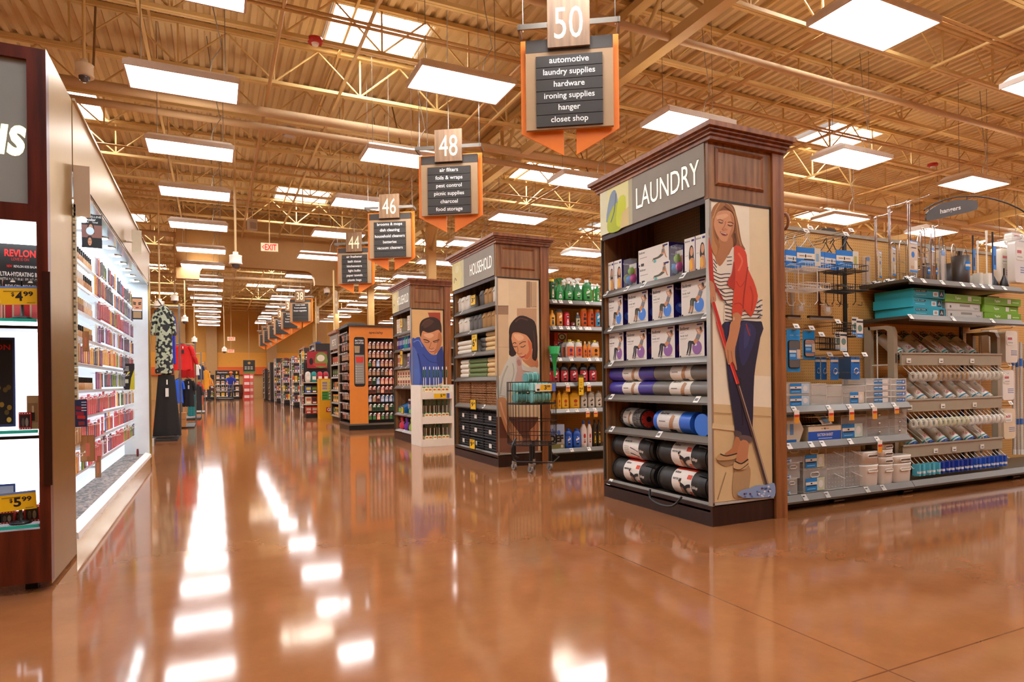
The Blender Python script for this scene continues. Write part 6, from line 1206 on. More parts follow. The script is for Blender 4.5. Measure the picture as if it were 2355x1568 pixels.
for i, (ex, ey, y) in enumerate(((165, 1062, 3.5), (340, 1082, 3.62))):
    p = onY(*Ez(ex, ey), y); put(mirror_pack(1 - i), (p.x, y, p.z), 0, ('grey shower mirror on a tall blue card next to the wood post', 'brown shower mirror on a blue card behind the grey one')[i], None, (.72, .68)[i]); hook((p.x, 0, p.z - .01), BY - y, 'peg hook holding the %s shower mirror' % ('grey', 'brown')[i])
def soap_basket(card):
    b = MB()
    for z in (0, .05, .1): b.tube([(-.1, -.09, z * .9), (.1, -.09, z * .9), (.1, 0, z), (-.1, 0, z)], .003, 'wire_black', 4, True)
    for i in range(9): x = -.1 + .025 * i; b.tube([(x, 0, .1), (x, 0, 0), (x, -.09, 0), (x, -.09, .09)], .0025, 'wire_black', 4)
    c = MB(); c.box(.02, .11, -.098, -.094, -.01, .14, 'e4dcc8'); q = Print(c, (.02, -.0983, -.01), W_, Z_, F_, .09, .15); q.rect(0, .8, 1, .9, '15202c'); q.ell(.5, .5, .35, .18, '6a8a7a'); q.rect(0, 0, 1, .22, card); q.rect(.1, .06, .8, .12, 'a8d4f0'); return ('soap_basket', 'wire basket', [('wire_frame', b.mesh('wire_frame')), ('card', c.mesh('card'))])
for i, (ex, ey, y, k) in enumerate(((735, 1150, 3.5, 'card_blue'), (690, 1120, 3.66, 'card_blue'), (550, 1300, 3.5, 'd8e0d8'), (500, 1290, 3.64, 'd8e0d8'))):
    p = onY(*Ez(ex, ey), y); put(soap_basket(k), (p.x, y, p.z), .1, 'black wire soap basket with a card, %s pair on the pegboard%s' % (('upper', 'lower')[i // 2], ', behind the other' if i % 2 else ''), 'black soap baskets')
    if i % 2 == 0: hook((p.x, 0, p.z + .1), .32, 'peg hook holding the %s pair of soap baskets' % ('upper', 'lower')[i // 2])
def hook_pack(k):
    b = MB(); b.box(-.065, .065, -.003, 0, -.24, 0, '1c74c4,r.35'); q = Print(b, (-.065, -.0034, -.24), W_, Z_, F_, .13, .24); q.rect(.03, .78, .97, .88, 'f0e4cc'); q.rect(.3, .72, .9, .76, '15365a'); q.ell(.5, .95, .1, .03, '0c3c70')
    d = MB(); d.lathe([(.05, -.012), (.05, -.004), (.03, 0)], 'clear_plastic', (0, -.02, -.16), 14); d.tube([(.03 * cos(a * .5), -.02 + .0, -.15 + .03 * sin(a * .5)) for a in range(13)], .005, 'chrome', 6)
    return ('bath_hook_pack', 'hanging pack', [('card', b.mesh('card')), ('chrome_hook', d.mesh('chrome_hook'))])
P_hp = hook_pack(0)
for i, (ex, y, rz) in enumerate(((440, 3.66, .3), (510, 3.58, .25), (630, 3.52, .05), (700, 3.7, 1.15), (745, 3.63, 1.15), (790, 3.56, 1.15), (865, 3.5, -.05))):
    p = onY(*Ez(ex, 1375), y); put(P_hp, (p.x, y, p.z), rz, 'blue carded bath hook pack, %s from the wood post in the row above the clear boxes' % nth(i), 'blue hook packs', (.78, .5, .78))
for i, ex in enumerate((470, 650, 860)): p = onY(*Ez(ex, 1378), 3.6); hook((p.x, 0, p.z - .012), .36, 'peg hook holding blue packs, %s from the wood post' % nth(i))
# --- clear organisers on the two low shelves
def blue_card(b, w, h, x0, z0, y, pic='b8d0dc'):
    q = Print(b, (x0, y, z0), W_, Z_, F_, w, h); q.rect(0, 0, 1, 1, '1f86cc'); q.rect(0, .48, .6, .7, 'f4e4cc'); q.rect(.05, .36, .55, .46, '14283c'); q.rect(.6, 0, 1, 1, pic); q.ell(.8, .5, .12, .3, 'e8e4dc'); q.ell(.3, .59, .05, .06, 'ink'); q.rect(.08, .14, .5, .2, '9ad0f0')
def clear_box(w, h, d, cards=(), lines=(), knobs=0, handle=False, dots=False, pic='b8d0dc'):
    b = MB(); t_ = .003
    b.box(-w / 2, w / 2, 0, t_, 0, h, 'clear_plastic'); b.box(-w / 2, w / 2, d - t_, d, 0, h, 'clear_plastic'); b.box(-w / 2, -w / 2 + t_, t_, d - t_, 0, h, 'clear_plastic'); b.box(w / 2 - t_, w / 2, t_, d - t_, 0, h, 'clear_plastic'); b.box(-w / 2, w / 2, 0, d, 0, t_, 'clear_plastic')
    e = MB(); r = .0022
    for z in (0.002, h): e.tube([(-w / 2, 0, z), (w / 2, 0, z), (w / 2, d, z), (-w / 2, d, z)], r, 'e8e2d4,r.15,a.75', 4, True)
    for x in (-w / 2, w / 2): e.tube([(x, 0, 0), (x, 0, h)], r, 'e8e2d4,r.15,a.75', 4)
    for f in lines: e.tube([(-w / 2, -.001, h * f), (w / 2, -.001, h * f)], r, 'd8d0c0,r.15,a.75', 4)
    if handle: e.tube([(x, -.002, z) for x, z in rrect(-.045, .045, h * .66, h * .86, .016, 4)], .003, 'f4eee0,r.12', 5, True)
    if dots:
        for i in range(5):
            for j in range(4): e.lathe([(.004, 0), (.001, .002)], 'e0d8c8,a.7', (-w * .36 + w * .18 * i, -.002, h * (.15 + .2 * j)), 6)
        e.tube([(-w * .1, -.004, h * .78), (w * .38, -.03, h * .52)], .003, 'f4f0e8,r.1', 5)
    P = [('clear_body', b.mesh('clear_body')), ('clear_edge', e.mesh('clear_edge'))]
    if cards:
        c = MB()
        for x, z, cw, ch in cards: blue_card(c, cw, ch, x, z, -.0035, pic)
        P.append(('label_card', c.mesh('label_card')))
    if knobs:
        for i in range(knobs):
            k = MB(); k.lathe([(.003, 0), (.01, .008), (.011, .014), (.004, .018)], 'chrome', (0, 0, 0), 10); k.v = [(x, -z - .003, y + h * (i + .5) / knobs) for x, y, z in k.v]; P.append(('knob', k.mesh('knob')))
    return ('clear_organizer', 'storage box', P)
def low(zf, a, c, yy, z, P, w0, lab, grp='clear organisers', y=3.45, sz=1):
    x, w = spanY(y, zf(a, 0)[0], zf(c, 0)[0], zf(0, yy)[1]); x0, x1 = max(x - w / 2, GX0 + .01), min(x + w / 2, 5.355 if y > 3.42 else 9); return put(P, ((x0 + x1) / 2, y, z), 0, lab, grp, ((x1 - x0) / w0, 1, sz))
ZA, ZB, ZC = .777, .502, .107
for j in range(2): low(Dz, 92, 400, 200, ZA + .094 * j, clear_box(.26, .09, .2, ((-.09, .008, .2, .075),)), .26, 'clear box with a blue and white card, %s of two by the wood post on the upper low shelf' % ('lower', 'upper')[j])
low(Dz, 410, 595, 200, ZA, clear_box(.17, .17, .22, (), (.5,)), .17, 'empty clear bin next to the carded boxes on the upper low shelf'); low(Dz, 600, 790, 200, ZA, clear_box(.17, .16, .22, (), (.45,)), .17, 'empty clear bin below the blue hook packs on the upper low shelf')
low(Dz, 800, 1085, 200, ZA, clear_box(.25, .15, .22, ((-.05, .01, .15, .09),), (.66,), 0, False, False, 'e0d0b0'), .25, 'clear box with one blue and cream card in the middle of the upper low shelf')
for j in range(4): low(Dz, 1090, 1395, 200, ZA + .052 * j, clear_box(.27, .05, .22, ((-.05, .008, .15, .036),), (), 0, False, False, 'f0e4d0'), .27, 'shallow clear tray with a striped card, %s from the bottom of the wider stack' % nth(j)); low(Dz, 1400, 1620, 200, ZA + .051 * j, clear_box(.2, .049, .22, ((-.03, .01, .11, .028),), (), 0, False, False, '1f66c0'), .2, 'shallow clear tray with a blue card, %s from the bottom of the end stack' % nth(j))
P = soap_basket('card_blue'); t = thing('bath_caddy_pack', 'hexagonal cream card pack by the wood post on the middle low shelf', 'packaged caddy', (onY(*Dz(200, 700), 3.45).x, 3.45, ZB), 0)
b = MB(); b.prism([(x, 0, z) for x, z in ((-.13, 0), (.05, 0), (.1, .1), (.04, .2), (-.06, .24), (-.13, .2))], (0, .006, 0), 'd8ccb0'); q = Print(b, (-.13, -.0004, 0), W_, Z_, F_, .2, .24); q.rect(.05, .0, .75, .1, 'card_blue'); q.rect(.0, .82, .7, .9, 'card_blue'); q.rect(.1, .25, .3, .6, '9ac4dc'); q.rect(.4, .25, .6, .6, '6a9ac8'); part('card', b, t)
b = MB(); b.tube(spline([(.04, .02, .008), (.08, .02, .02), (.1, .02, .08), (.08, .03, .16)], 4, False), .005, 'chrome', 6); b.tube([(-.1, .03, .02), (.09, .03, .02), (.09, .15, .02), (-.1, .15, .02)], .004, 'wire_black', 5, True); part('wire_frame', b, t)
x, w = spanY(3.44, Dz(372, 0)[0], Dz(778, 0)[0], Dz(0, 690)[1])
t = thing('suction_basket_box', 'cream and blue box lettered SUCTION BASKET on the middle low shelf', 'box', (x, 3.44, ZB), 0)
b = carton(w, .115, .22, 'd8c4a0', 'c8b48c', None, lambda q: (q.rect(0, 0, 1, .66, '1f5cc0'), q.rect(0, .66, 1, 1, 'f0dcb8'), q.txt('SUCTION BASKET', .27, .32, .48, .2, 'f4ecdc', .02), q.rect(.3, .14, .72, .2, 'b8d0f0'), q.ell(.5, .83, .02, .07, 'ink'), q.rect(.38, .81, .47, .85, '8a7a5c'), q.rect(.53, .81, .62, .85, '8a7a5c'))); part('carton', b, t)
b = MB()
for s, zz in ((1, .125), (.94, .19)): b.tube([(-w * .5 * s, .0, zz), (w * .5 * s, .0, zz), (w * .46 * s, .2, zz), (-w * .46 * s, .2, zz)], .0045, 'chrome', 6, True)
for i in range(12): xx = -w * .45 + w * .9 * i / 11; b.tube([(xx, .2, .19), (xx, .19, .122), (xx, .01, .122)], .003, 'wire_black', 4)
part('wire_basket', b, t); b = MB(); b.add([(-.03, -.004, .125), (.09, -.004, .125), (.06, .06, .22), (-.06, .06, .22)], [(0, 1, 2, 3)], 'e8e0d0'); b.add([(.0, -.003, .142), (.06, -.003, .142), (.04, .04, .2), (-.02, .04, .2)], [(0, 1, 2, 3)], '7ab0d0'); part('card', b, t)
low(Dz, 785, 1090, 650, ZB, clear_box(.27, .19, .24, ((-.13, .01, .22, .11),), (), 0, False, False, 'c8dcc8'), .27, 'clear box with a pale blue picture card beside the suction basket')
for a, c, nm in ((1100, 1372, 'wider'), (1382, 1600, 'narrower, at the shelf end')): low(Dz, a, c, 650, ZB, clear_box(.24, .22, .24, (), (.335, .66), 3), .24, 'three drawer clear organiser with chrome knobs, %s' % nm)
for j in range(3): low(Dz, 104, 300 - 22 * j if 0 else 300 - 34 * (2 - j) + 0, 1300, ZC + .121 * j, clear_box(.17, .116, .28, ((-.085, .005, .05, .025),), (), 0, True), .17, 'clear handled bin half behind the wood post, %s from the bottom' % nth(j))
for j in range(2): low(Dz, 312, 592, 1300, ZC + .182 * j, clear_box(.24, .176, .28, ((-.1, .01, .2, .1),), (), 0, True, False, 'd0d0a8'), .24, 'clear handled bin with a blue card, %s of two on the bottom shelf' % ('lower', 'upper')[j])
for a, c, nm in ((600, 815, 'beside the carded bins'), (822, 1025, 'beside the white bins')):
    for j in range(2): low(Dz, a, c, 1300, ZC + .17 * j, clear_box(.2, .165, .28, (), (), 0, False, True), .2, 'clear dimpled basket with a slanting handle, %s one %s' % (('lower', 'upper')[j], nm))
def white_bin(w, h, full):
    b = MB(); k = 'ece2d0,r.3'; d = .115; n = 24
    lv = [(0, .86), (.008, .9), (h - .02, .98), (h - .016, 1.0), (h, 1.02), (h - .002, .95)] if full else [(.001, .9), (.002, .97), (h - .02, .99), (h - .016, 1.0), (h, 1.02), (h - .002, .95)]
    b.lathe([(w / 2 * f, z) for z, f in lv], k, (0, d / 2, 0), n, 1, d / w, .6)
    z0 = max(.012, h - .05) if not full else h - .06; b.tube([(x, -.004, z) for x, z in rrect(-w * .26, w * .3, z0, z0 + .022, .01, 4)], .003, 'f4ecdc,r.3', 6, True); q = MB(); q.prism([(x, -.0035, z) for x, z in rrect(-w * .25, w * .29, z0 + .001, z0 + .021, .01, 4)], (0, .004, 0), '6a5c48,r.5' if not full else 'd8ccb8'); return ('white_bin', 'storage bin', [('bin', b.mesh('bin')), ('handle_slot', q.mesh('handle_slot'))])
for a, c, hs, nm in ((1062, 1276, (.175, .108), 'widest stack'), (1290, 1455, (.165, .06, .06, .05), 'narrow middle stack'), (1462, 1685, (.16, .066), 'stack at the rack end')):
    z = ZC
    for j, h in enumerate(hs): low(Dz, a, c, 1250, z, white_bin(.2, h, j == 0), .2, 'white nested plastic bin, %s from the bottom of the %s' % (nth(j), nm), 'white nested bins', 3.408); z += h + .001
# --- tan rack of rolled shelf liners
FR = 3.53; LX0, LX1 = 5.365, 6.93
t = thing('liner_rack', 'tan metal rack with three trays of rolled liners in the bath shelving', 'rack', (0, 0, 0), 0)
for x, k in ((LX0, 0), (LX1, 1)):
    b = MB(); zt = 1.45 if k == 0 else 1.43
    b.prism([(x, y, z) for y, z in ((FR + .03, .11), (FR + .03, zt - .06), (FR + .05, zt - .015), (FR + .1, zt), (BY - .1, zt), (BY - .1, zt - .03), (FR + .12, zt - .03), (FR + .09, zt - .05), (FR + .085, .11))], (.05, 0, 0), 'tan_metal'); b.box(x, x + .05, BY - .12, BY - .06, .11, zt, 'tan_metal'); b.box(x, x + .06, FR + .0, BY - .1, .108, .14, 'tan_metal')
    b.box(x + .018, x + .03, FR + .024, FR + .03, 1.12, 1.2, '5a4e3c')
    part('side_frame', b, t); b = MB()
    for yy in (FR + .2, FR + .32): b.tube([(x + .025, yy, zt - .02), (x + .025, yy, .2)], .006, 'wire_white', 5)
    for zz in (1.1, .75): b.tube([(x + .025, FR + .08, zz), (x + .025, BY - .1, zz)], .006, 'wire_white', 5)
    part('side_wire', b, t)
TRZ = [onY(*Rz(1365, y), FR).z for y in (250, 600, 940)]
hk = MB(); hk.tube([(0, .0, 0), (0, .0, -.03), (-.02, -.09, -.1), (-.022, -.1, -.095)], .0035, 'wire_white', 5); HKM = hk.mesh('wire_hook')
hn = 0
for i, z in enumerate(TRZ):
    b = MB(); b.box(LX0 + .05, LX1, FR - .005, FR + .012, z - .105, z, 'tan_metal'); b.box(LX0 + .05, LX1, FR - .012, FR + .02, z - .006, z + .006, 'b8b09a,r.4'); b.box(LX0 + .05, LX1, FR + .012, BY - .08, z - .1, z - .092, 'tan_metal'); tr = part('tray', b, t)
    b = MB()
    for xx in tx(Rz, ((5 + 990, 1250, 1495), (1000, 1260, 1510), (1200, 1345, 1565))[i], FR): b.box(xx, xx + .06, FR - .014, FR - .012, z - .085, z - .045, 'f0ead8'); b.box(xx + .015, xx + .05, FR - .0146, FR - .014, z - .075, z - .066, '5a5650')
    part('price_label', b, tr)
    for k in range(2): b = MB(); xx = LX0 + ((.65, .93), (.575, 1.21), (.425, 1.29))[i][k]; b.tube([(xx, FR + .01, z - .0), (xx, FR + .05, z + .06), (xx - .005, FR + .28, z + .24), (xx, FR + .3, z + .2), (xx, FR + .06, z + .02)], .005, 'wire_white', 5); part('wire_divider', b, tr)
    for k in range(22): link('wire_hook', HKM, t, (LX0 + .1 + .069 * k, FR + .015, z - .09))
def liner(r, L, body, net, band, txt):
    b = MB(); b.tube([(0, 0, 0), (0, 0, L)], r, body, 18); e = MB(); e.tube([(0, 0, L * .82), (0, 0, L * 1.0)], r * 1.015, net, 18); e2 = MB(); e2.tube([(0, 0, -.001), (0, 0, L * .07)], r * 1.015, net, 18); d1 = MB(); d1.tube([(0, 0, L * .1), (0, 0, L * .14)], r * 1.02, band, 18, cap=False); d2 = MB(); d2.tube([(0, 0, L * .79), (0, 0, L * .82)], r * 1.02, band, 18, cap=False); c = MB()
    vs, fs, _ = glyphs('Con-Tact', .02); R = r * 1.02; pts = []
    for u, v in vs: a = radians(215 + 75 * u); pts.append((R * cos(a), R * sin(a), L * (.2 + .12 * v)))
    c.add(pts, fs, 'c02838'); c_ = MB(); vs, fs, _ = glyphs(txt, .0); pts = []
    for u, v in vs: a = radians(225 + 60 * u); pts.append((R * cos(a), R * sin(a), L * (.5 + .12 * v)))
    c.add(pts, fs, '5a7a78'); return ('shelf_liner_roll', 'shelf liner', [('roll', b.mesh('roll')), ('net_end', e.mesh('net_end')), ('net_end', e2.mesh('net_end')), ('band', d1.mesh('band')), ('band', d2.mesh('band')), ('lettering', c.mesh('lettering'))])
LN = [('f2ead4,r.4', 'net_grey', '2a9a94'), ('f4eee0,r.4', 'net_white', '2a8ab0'), ('ece6d6,r.4', 'net_blue', '2a9aa0')]
sl = radians(42); dirv = 0
for i, xs in enumerate(((-.02, .16, .34, .62, .86, 1.05), (.1, .28, .5, .7, .9, 1.1, 1.27), (.14, .36, .58, .78, .98, 1.2))):
    for j, xo in enumerate(xs):
        P = liner(.047, .325, LN[0][0] if i < 2 or j > 1 else 'dcd4b8,r.4', ('net_grey', 'net_white', 'net_blue')[i], LN[i][2], ('grip', 'beaded', 'liner')[j % 3]); x = LX0 + .17 + xo * 1.03
        o = put(P, (x, FR + .062, TRZ[i] - .022), 0, '%s ended rolled shelf liner, %s from the wire side frame in the %s tray' % (('grey net', 'white', 'blue net')[i], nth(j), ('top', 'middle', 'bottom')[i]), 'liner rolls in the %s tray' % ('top', 'middle', 'bottom')[i]); o.rotation_euler = (sl - pi / 2, 0, 0)
DK = (('cfc4a8', 'b0884c', 'd8ccb0'), ('e0dcc0', 'd8d4a8', 'ece4d0'), ('58b8c8', '1c3c9c', '2a58b8'))
for i, z in enumerate(TRZ):
    for k in range(20):
        kk = DK[i][0 if k < 5 else (1 if k < 12 else 2)]; b = MB(); r = .032
        if i < 2:
            b.tube([(0, r * .7 * cos(2 * pi * a / 12), r * sin(2 * pi * a / 12)) for a in range(12)], .013, kk + ',r.25', 8, True); c = MB(); c.box(-.012, .012, -.035, .035, -.045, .04, 'clear_film'); P = ('curtain_ring_pack', 'hanging pack', [('ring', b.mesh('ring')), ('film', c.mesh('film'))])
        else: b.box(-.012, .012, -.05, .01, -.05, .05, kk + ',r.3'); b.box(-.013, .013, -.051, -.03, -.03, -.01, 'e8e8e0'); P = one('curtain_ring_pack', 'hanging pack', b)
        put(P, (LX0 + .124 + .069 * k, FR - .055, z - .205), .12 * (-1) ** k, '%s hanging pack, %s from the wire side frame on the hooks under the %s tray' % (('tan', 'cream', 'blue')[i], nth(k), ('top', 'middle', 'bottom')[i]), 'packs on the hooks under the %s tray' % ('top', 'middle', 'bottom')[i])
# --- bath mats in bags and rods beyond the rack
def mat_bag(w, h, k):
    b = MB(); b.prism([(x, 0, z) for x, z in rrect(-w / 2, w / 2, 0, h, .03, 4)], (0, .07, 0), k, True); c = MB(); c.prism([(x, -.004, z) for x, z in rrect(-w * .42, w * .2, h * .55, h * .86, .02, 4)], (0, .004, 0), 'f0ead8'); q = Print(c, (-w * .42, -.0044, h * .55), W_, Z_, F_, w * .62, h * .3); q.rect(.1, .55, .7, .8, 'c82838'); q.rect(.1, .2, .8, .3, 'b0a898')
    for i in range(3): c.box(-w * .05, w * .45, -.002, 0, h * (.24 + .06 * i), h * (.26 + .06 * i), '4a6aa8')
    f = MB(); f.box(-w / 2 - .004, w / 2 + .004, -.01, .074, -.004, h + .01, 'clear_film'); return ('bath_mat_pack', 'bath mat', [('folded_mat', b.mesh('folded_mat')), ('label', c.mesh('label')), ('clear_bag', f.mesh('clear_bag'))])
for i, (f, x, y, w, h, Y, k, nm) in enumerate(((Rz, 1830, 320, .21, .32, 3.6, 'efe4cc,r.8', 'top white bath mat beside the liner rack'), (Rz, 1805, 612, .2, .3, 3.62, 'efe6d4,r.8', 'second white bath mat beside the liner rack'), (Rz, 1815, 915, .2, .3, 3.62, 'e8d0a4,r.8', 'tan bath mat beside the liner rack'), (Uz, 2060, 905, .22, .36, 3.785, 'efe6d4,r.8', 'white bath mat beyond the plungers'),
                                              (Rz, 1690, 245, .17, .24, 3.78, 'ece0cc,r.8', 'cream mat behind the top liner tray'), (Uz, 2190, 900, .22, .42, 3.66, 'e4dcd0,r.8', 'white mat at the far end above the poles'), (Uz, 2175, 560, .3, .12, 3.77, 'eee6d6,r.8', 'flat white pack lying highest at the end'))):
    p = onY(*f(x, y), Y); put(mat_bag(w, h, k), (p.x, Y, p.z), 0, nm, 'bagged bath mats'); hook((p.x, 0, p.z + h + .03), BY - Y - .02, 'peg hook holding the ' + nm)
for i, rx in enumerate((1850, 1880, 1910, 1940, 1970)):
    p = onY(*Rz(rx, 1030), 3.66 + .05 * (i % 2)); b = MB(); b.tube([(0, 0, 0), (0, 0, 1.15)], .0135, 'd0ccc0,r.25', 10); c = MB(); c.tube([(0, 0, .3), (0, 0, .36)], .014, '3a78c8', 10); c.tube([(0, 0, .9), (0, 0, .98)], .014, '3a78c8', 10); e = MB(); e.tube([(0, 0, -.012), (0, 0, .04)], .016, 'ece6d8', 10)
    put(('shower_rod', 'shower rod', [('tube', b.mesh('tube')), ('label_band', c.mesh('label_band')), ('end_cap', e.mesh('end_cap'))]), (p.x, p.y, max(.12, p.z)), 0, 'pale shower rod standing beyond the bath mats, %s from the rack' % nth(i), 'shower rods')
# --- curved hangers sign above the shelving
t = thing('category_sign', 'curved dark sign lettered hangers above the bath shelving', 'sign', (0, 0, 0), 0)
SYY = 3.9; U3 = lambda x, y: tuple(onY(*Uz(x, y), SYY))
b = MB(); pts = spline([(1340, 290), (1345, 265), (1430, 205), (1550, 165), (1680, 152), (1790, 162), (1792, 180), (1790, 243), (1600, 290), (1420, 332), (1338, 342)], 2); b.prism([U3(*p) for p in pts], (0, .015, 0), '4a4036,r.5')
A = U3(1462, 290); B_ = U3(1645, 240); q = Print(b, A, (1, 0, 0), Z_, F_); vs, fs, _ = glyphs('hangers', .02)
o0, o1, o2 = Vector(U3(1460, 293)), Vector(U3(1645, 252)), Vector(U3(1458, 240)); b.add([tuple(o0 + (o1 - o0) * u + (o2 - o0) * v * .98 + Vector((0, -.001, 0))) for u, v in vs], fs, 'f4efe4')
part('panel', b, t); b = MB(); b.tube([U3(*p) for p in spline([(1315, 248), (1400, 195), (1550, 140), (1700, 122), (1850, 130), (2000, 165), (2130, 215), (2230, 280), (2290, 420), (2300, 640)], 3, False)], .008, '241e18', 6); b.tube([U3(1700, 122), U3(1700, 155)], .004, '241e18', 5); b.tube([U3(1360, 222), U3(1362, 250)], .004, '241e18', 5); part('arched_bar', b, t)
b = MB(); b.prism([tuple(onY(*Uz(x, y), 4.4)) for x, y in ((370, 435), (400, 412), (470, 408), (525, 425), (522, 445))], (0, .02, 0), '3a342c'); tag(link('category_sign', b.mesh('category_sign')), 'small dark curved sign half hidden behind the pegboard top', 'sign')
b = MB(); p = onY(*Uz(445, 440), 4.4); b.tube([(p.x, 4.41, p.z), (p.x, 4.41, 0)], .012, '3a342c'); tag(link('sign_post', b.mesh('sign_post')), 'thin dark post behind the bath pegboard carrying the small curved sign', 'post')
t = thing('wall_clock_ring', 'small round dark wooden ring on the LAUNDRY tower post', 'ring', onY(*Uz(56, 350), 3.5), 0)
b = MB(); b.tube([(.03, .0 + .0, 0)] if 0 else [(0, .035 * cos(2 * pi * i / 20), .06 * sin(2 * pi * i / 20)) for i in range(20)], .012, 'wood_trim', 8, True); part('ring', b, t); b = MB(); b.tube([(-.1, 0, 0), (-.02, 0, 0)], .008, 'chrome', 6); part('stem', b, t)
# ================================================================== cosmetics case and lit cosmetics wall (faces +X)
KX, KY = -.745, 3.75
t = thing('cosmetics_case', 'red brown wooden display case with a lit white niche and a glowing script sign', 'display case', (0, 0, 0))
XL = -1.62
b = MB(); b.box(-.778, KX + .012, KY, KY + .06, .05, 2.645, 'wood_red'); part('stile', b, t)
b = MB(); b.box(XL, XL + .06, KY, KY + .06, .05, 2.645, 'wood_red'); part('stile', b, t)
for z0, z1, y1 in ((2.585, 2.645, .06), (1.80, 1.885, .06), (.05, .31, .06)):
    b = MB(); b.box(XL + .06, -.778, KY, KY + y1, z0, z1, 'wood_red'); part('rail', b, t)
b = MB(); b.box(-.81, -.778, KY + .0, KY + .06, 1.885, 2.585, 'wood_red'); part('stile', b, t)
b = MB(); b.box(KX - .01, KX + .022, KY - .012, KY + .0, .52, 1.56, '2a0f08,r.3'); part('bumper', b, t)
b = MB(); b.box(XL + .06, -.81, KY + .02, KY + .04, 1.885, 2.585, '8e9088,r.35'); part('sign_glass', b, t)
b = MB(); q = Print(b, (0, KY + .0195, 0), W_, Z_, F_); q.txt('us', -.985, 2.115, .155, .15, 'fff3a8,e1.6', .03, .12); part('glowing_script', b, t)
b = MB(); b.box(XL, KX - .01, 4.38, 4.4, .05, 2.645, 'wood_red'); b.box(XL, XL + .02, KY + .06, 4.38, .05, 2.645, 'wood_red'); b.box(XL, KX - .01, KY + .06, 4.38, 2.62, 2.645, 'wood_red'); part('carcass', b, t)
b = MB(); b.box(XL + .06, -.778, KY + .3, KY + .31, .31, 1.8, 'f2f6ff,e1.5'); part('lit_back_panel', b, t)
b = MB(); b.box(XL + .06, -.778, KY + .05, KY + .3, 1.72, 1.8, 'f4f8ff,e3.0'); part('light_strip', b, t)
b = MB(); b.box(-.785, -.778, KY + .06, KY + .31, .31, 1.72, 'e8ecf0'); part('niche_side', b, t)
for z, g in ((1.33, '2ab8a0,r.1'), (.79, '2ab8a0,r.1'), (.33, '2ab8a0,r.1')):
    b = MB(); b.box(XL + .06, -.785, KY + .02, KY + .3, z - .012, z, 'clear_glass'); b.box(XL + .06, -.785, KY + .016, KY + .02, z - .014, z + .001, g); s_ = part('glass_shelf', b, t)
    if z > .5: b = MB(); b.box(XL + .06, -.785, KY + .06, KY + .3, z - .045, z - .03, '0e0e10,r.3'); part('dark_bracket', b, s_)
for x in (-.86, -1.5): b = MB(); b.box(x, x + .05, KY + .1, KY + .15, 0, .05, '14100e'); part('foot', b, t)
b = MB(); b.box(KX - .008, KX, KY + .065, 4.43, .02, 2.68, 'brass'); part('brass_panel', b, t)
b = MB(); b.box(-.742, -.66, 4.44, 4.455, 2.0, 2.3, 'c8a884,r.4'); b.lathe([(.02, 0), (.025, .02), (.01, .03)], 'f4f4f0,e1', (-.7, 4.447, 1.97), 10); tag(link('bracket_sign', b.mesh('bracket_sign')), 'blank tan bracket sign projecting beside the brass side panel', 'sign')
# goods in the case
def flat_print(name, lab, cat, x0, x1, z0, z1, y, art, d=.01, k='14120f', lean=0):
    b = MB(); b.box(x0, x1, y, y + d, z0, z1, k); art(Print(b, (x0, y - .0004, z0), W_, Z_, F_, x1 - x0, z1 - z0)); return tag(link(name, b.mesh(name)), lab, cat)
flat_print('brand_card', 'black header card with red lettering at the top of the lit case', 'sign', -1.1, -.79, 1.47, 1.715, KY + .16, lambda q: (q.txt('REVLON', .51, .74, .41, .15, 'd82018', .03), q.txt('LOVE IS ON', .6, .66, .23, .06, 'a82018', .02), q.txt('NEW', .54, .52, .07, .05, 'd82018', .02), q.txt('REVLON KISS BALM', .63, .52, .3, .05, 'e8e4dc', .01), q.txt('ULTRA-HYDRATING BA', .42, .34, .55, .09, 'e0dcd4', .02), q.txt('WITH NATURAL FRUIT OIL', .44, .24, .53, .07, 'c8c4bc', .01), q.txt('SPF 20', .66, .06, .16, .06, '8a867e', .01)), .01, '14120f')
def lip_pack():
    b = carton(.075, .2, .012, 'e0a890', None, None, lambda q: (q.rect(.04, .02, .96, .8, 'd8c0a8'), q.rect(.08, .05, .45, .42, 'c8283a'), q.rect(.55, .05, .92, .42, 'e86a70'), q.rect(.08, .42, .45, .6, 'f0d8c8'), q.rect(.55, .42, .92, .6, 'f0d8c8'), q.rect(0, .8, 1, 1, '14120f'), q.txt('REVLON', .1, .83, .8, .06, 'e8e0d8', .02), q.poly([(.35, .95), (.42, .99), (.6, .99), (.65, .95)], 'e8e0d0')))
    h = MB(); h.tube([(-.015, .006, .2), (0, .006, .215), (.015, .006, .2)], .002, '14120f', 5); return ('lip_balm_pack', 'lip balm', [('card', b.mesh('card')), ('hang_tab', h.mesh('hang_tab'))])
P_lp = lip_pack()
for i, x in enumerate((-.834, -.905, -.985, -1.06)):
    for j in range(2): put(P_lp, (x + .006 * j, KY + .14 + .04 * j, 1.331), 0, 'pink and red carded lip balm on the top glass shelf, %s from the case edge%s' % (nth(i), ', second row' if j else ''), 'carded lip balms')
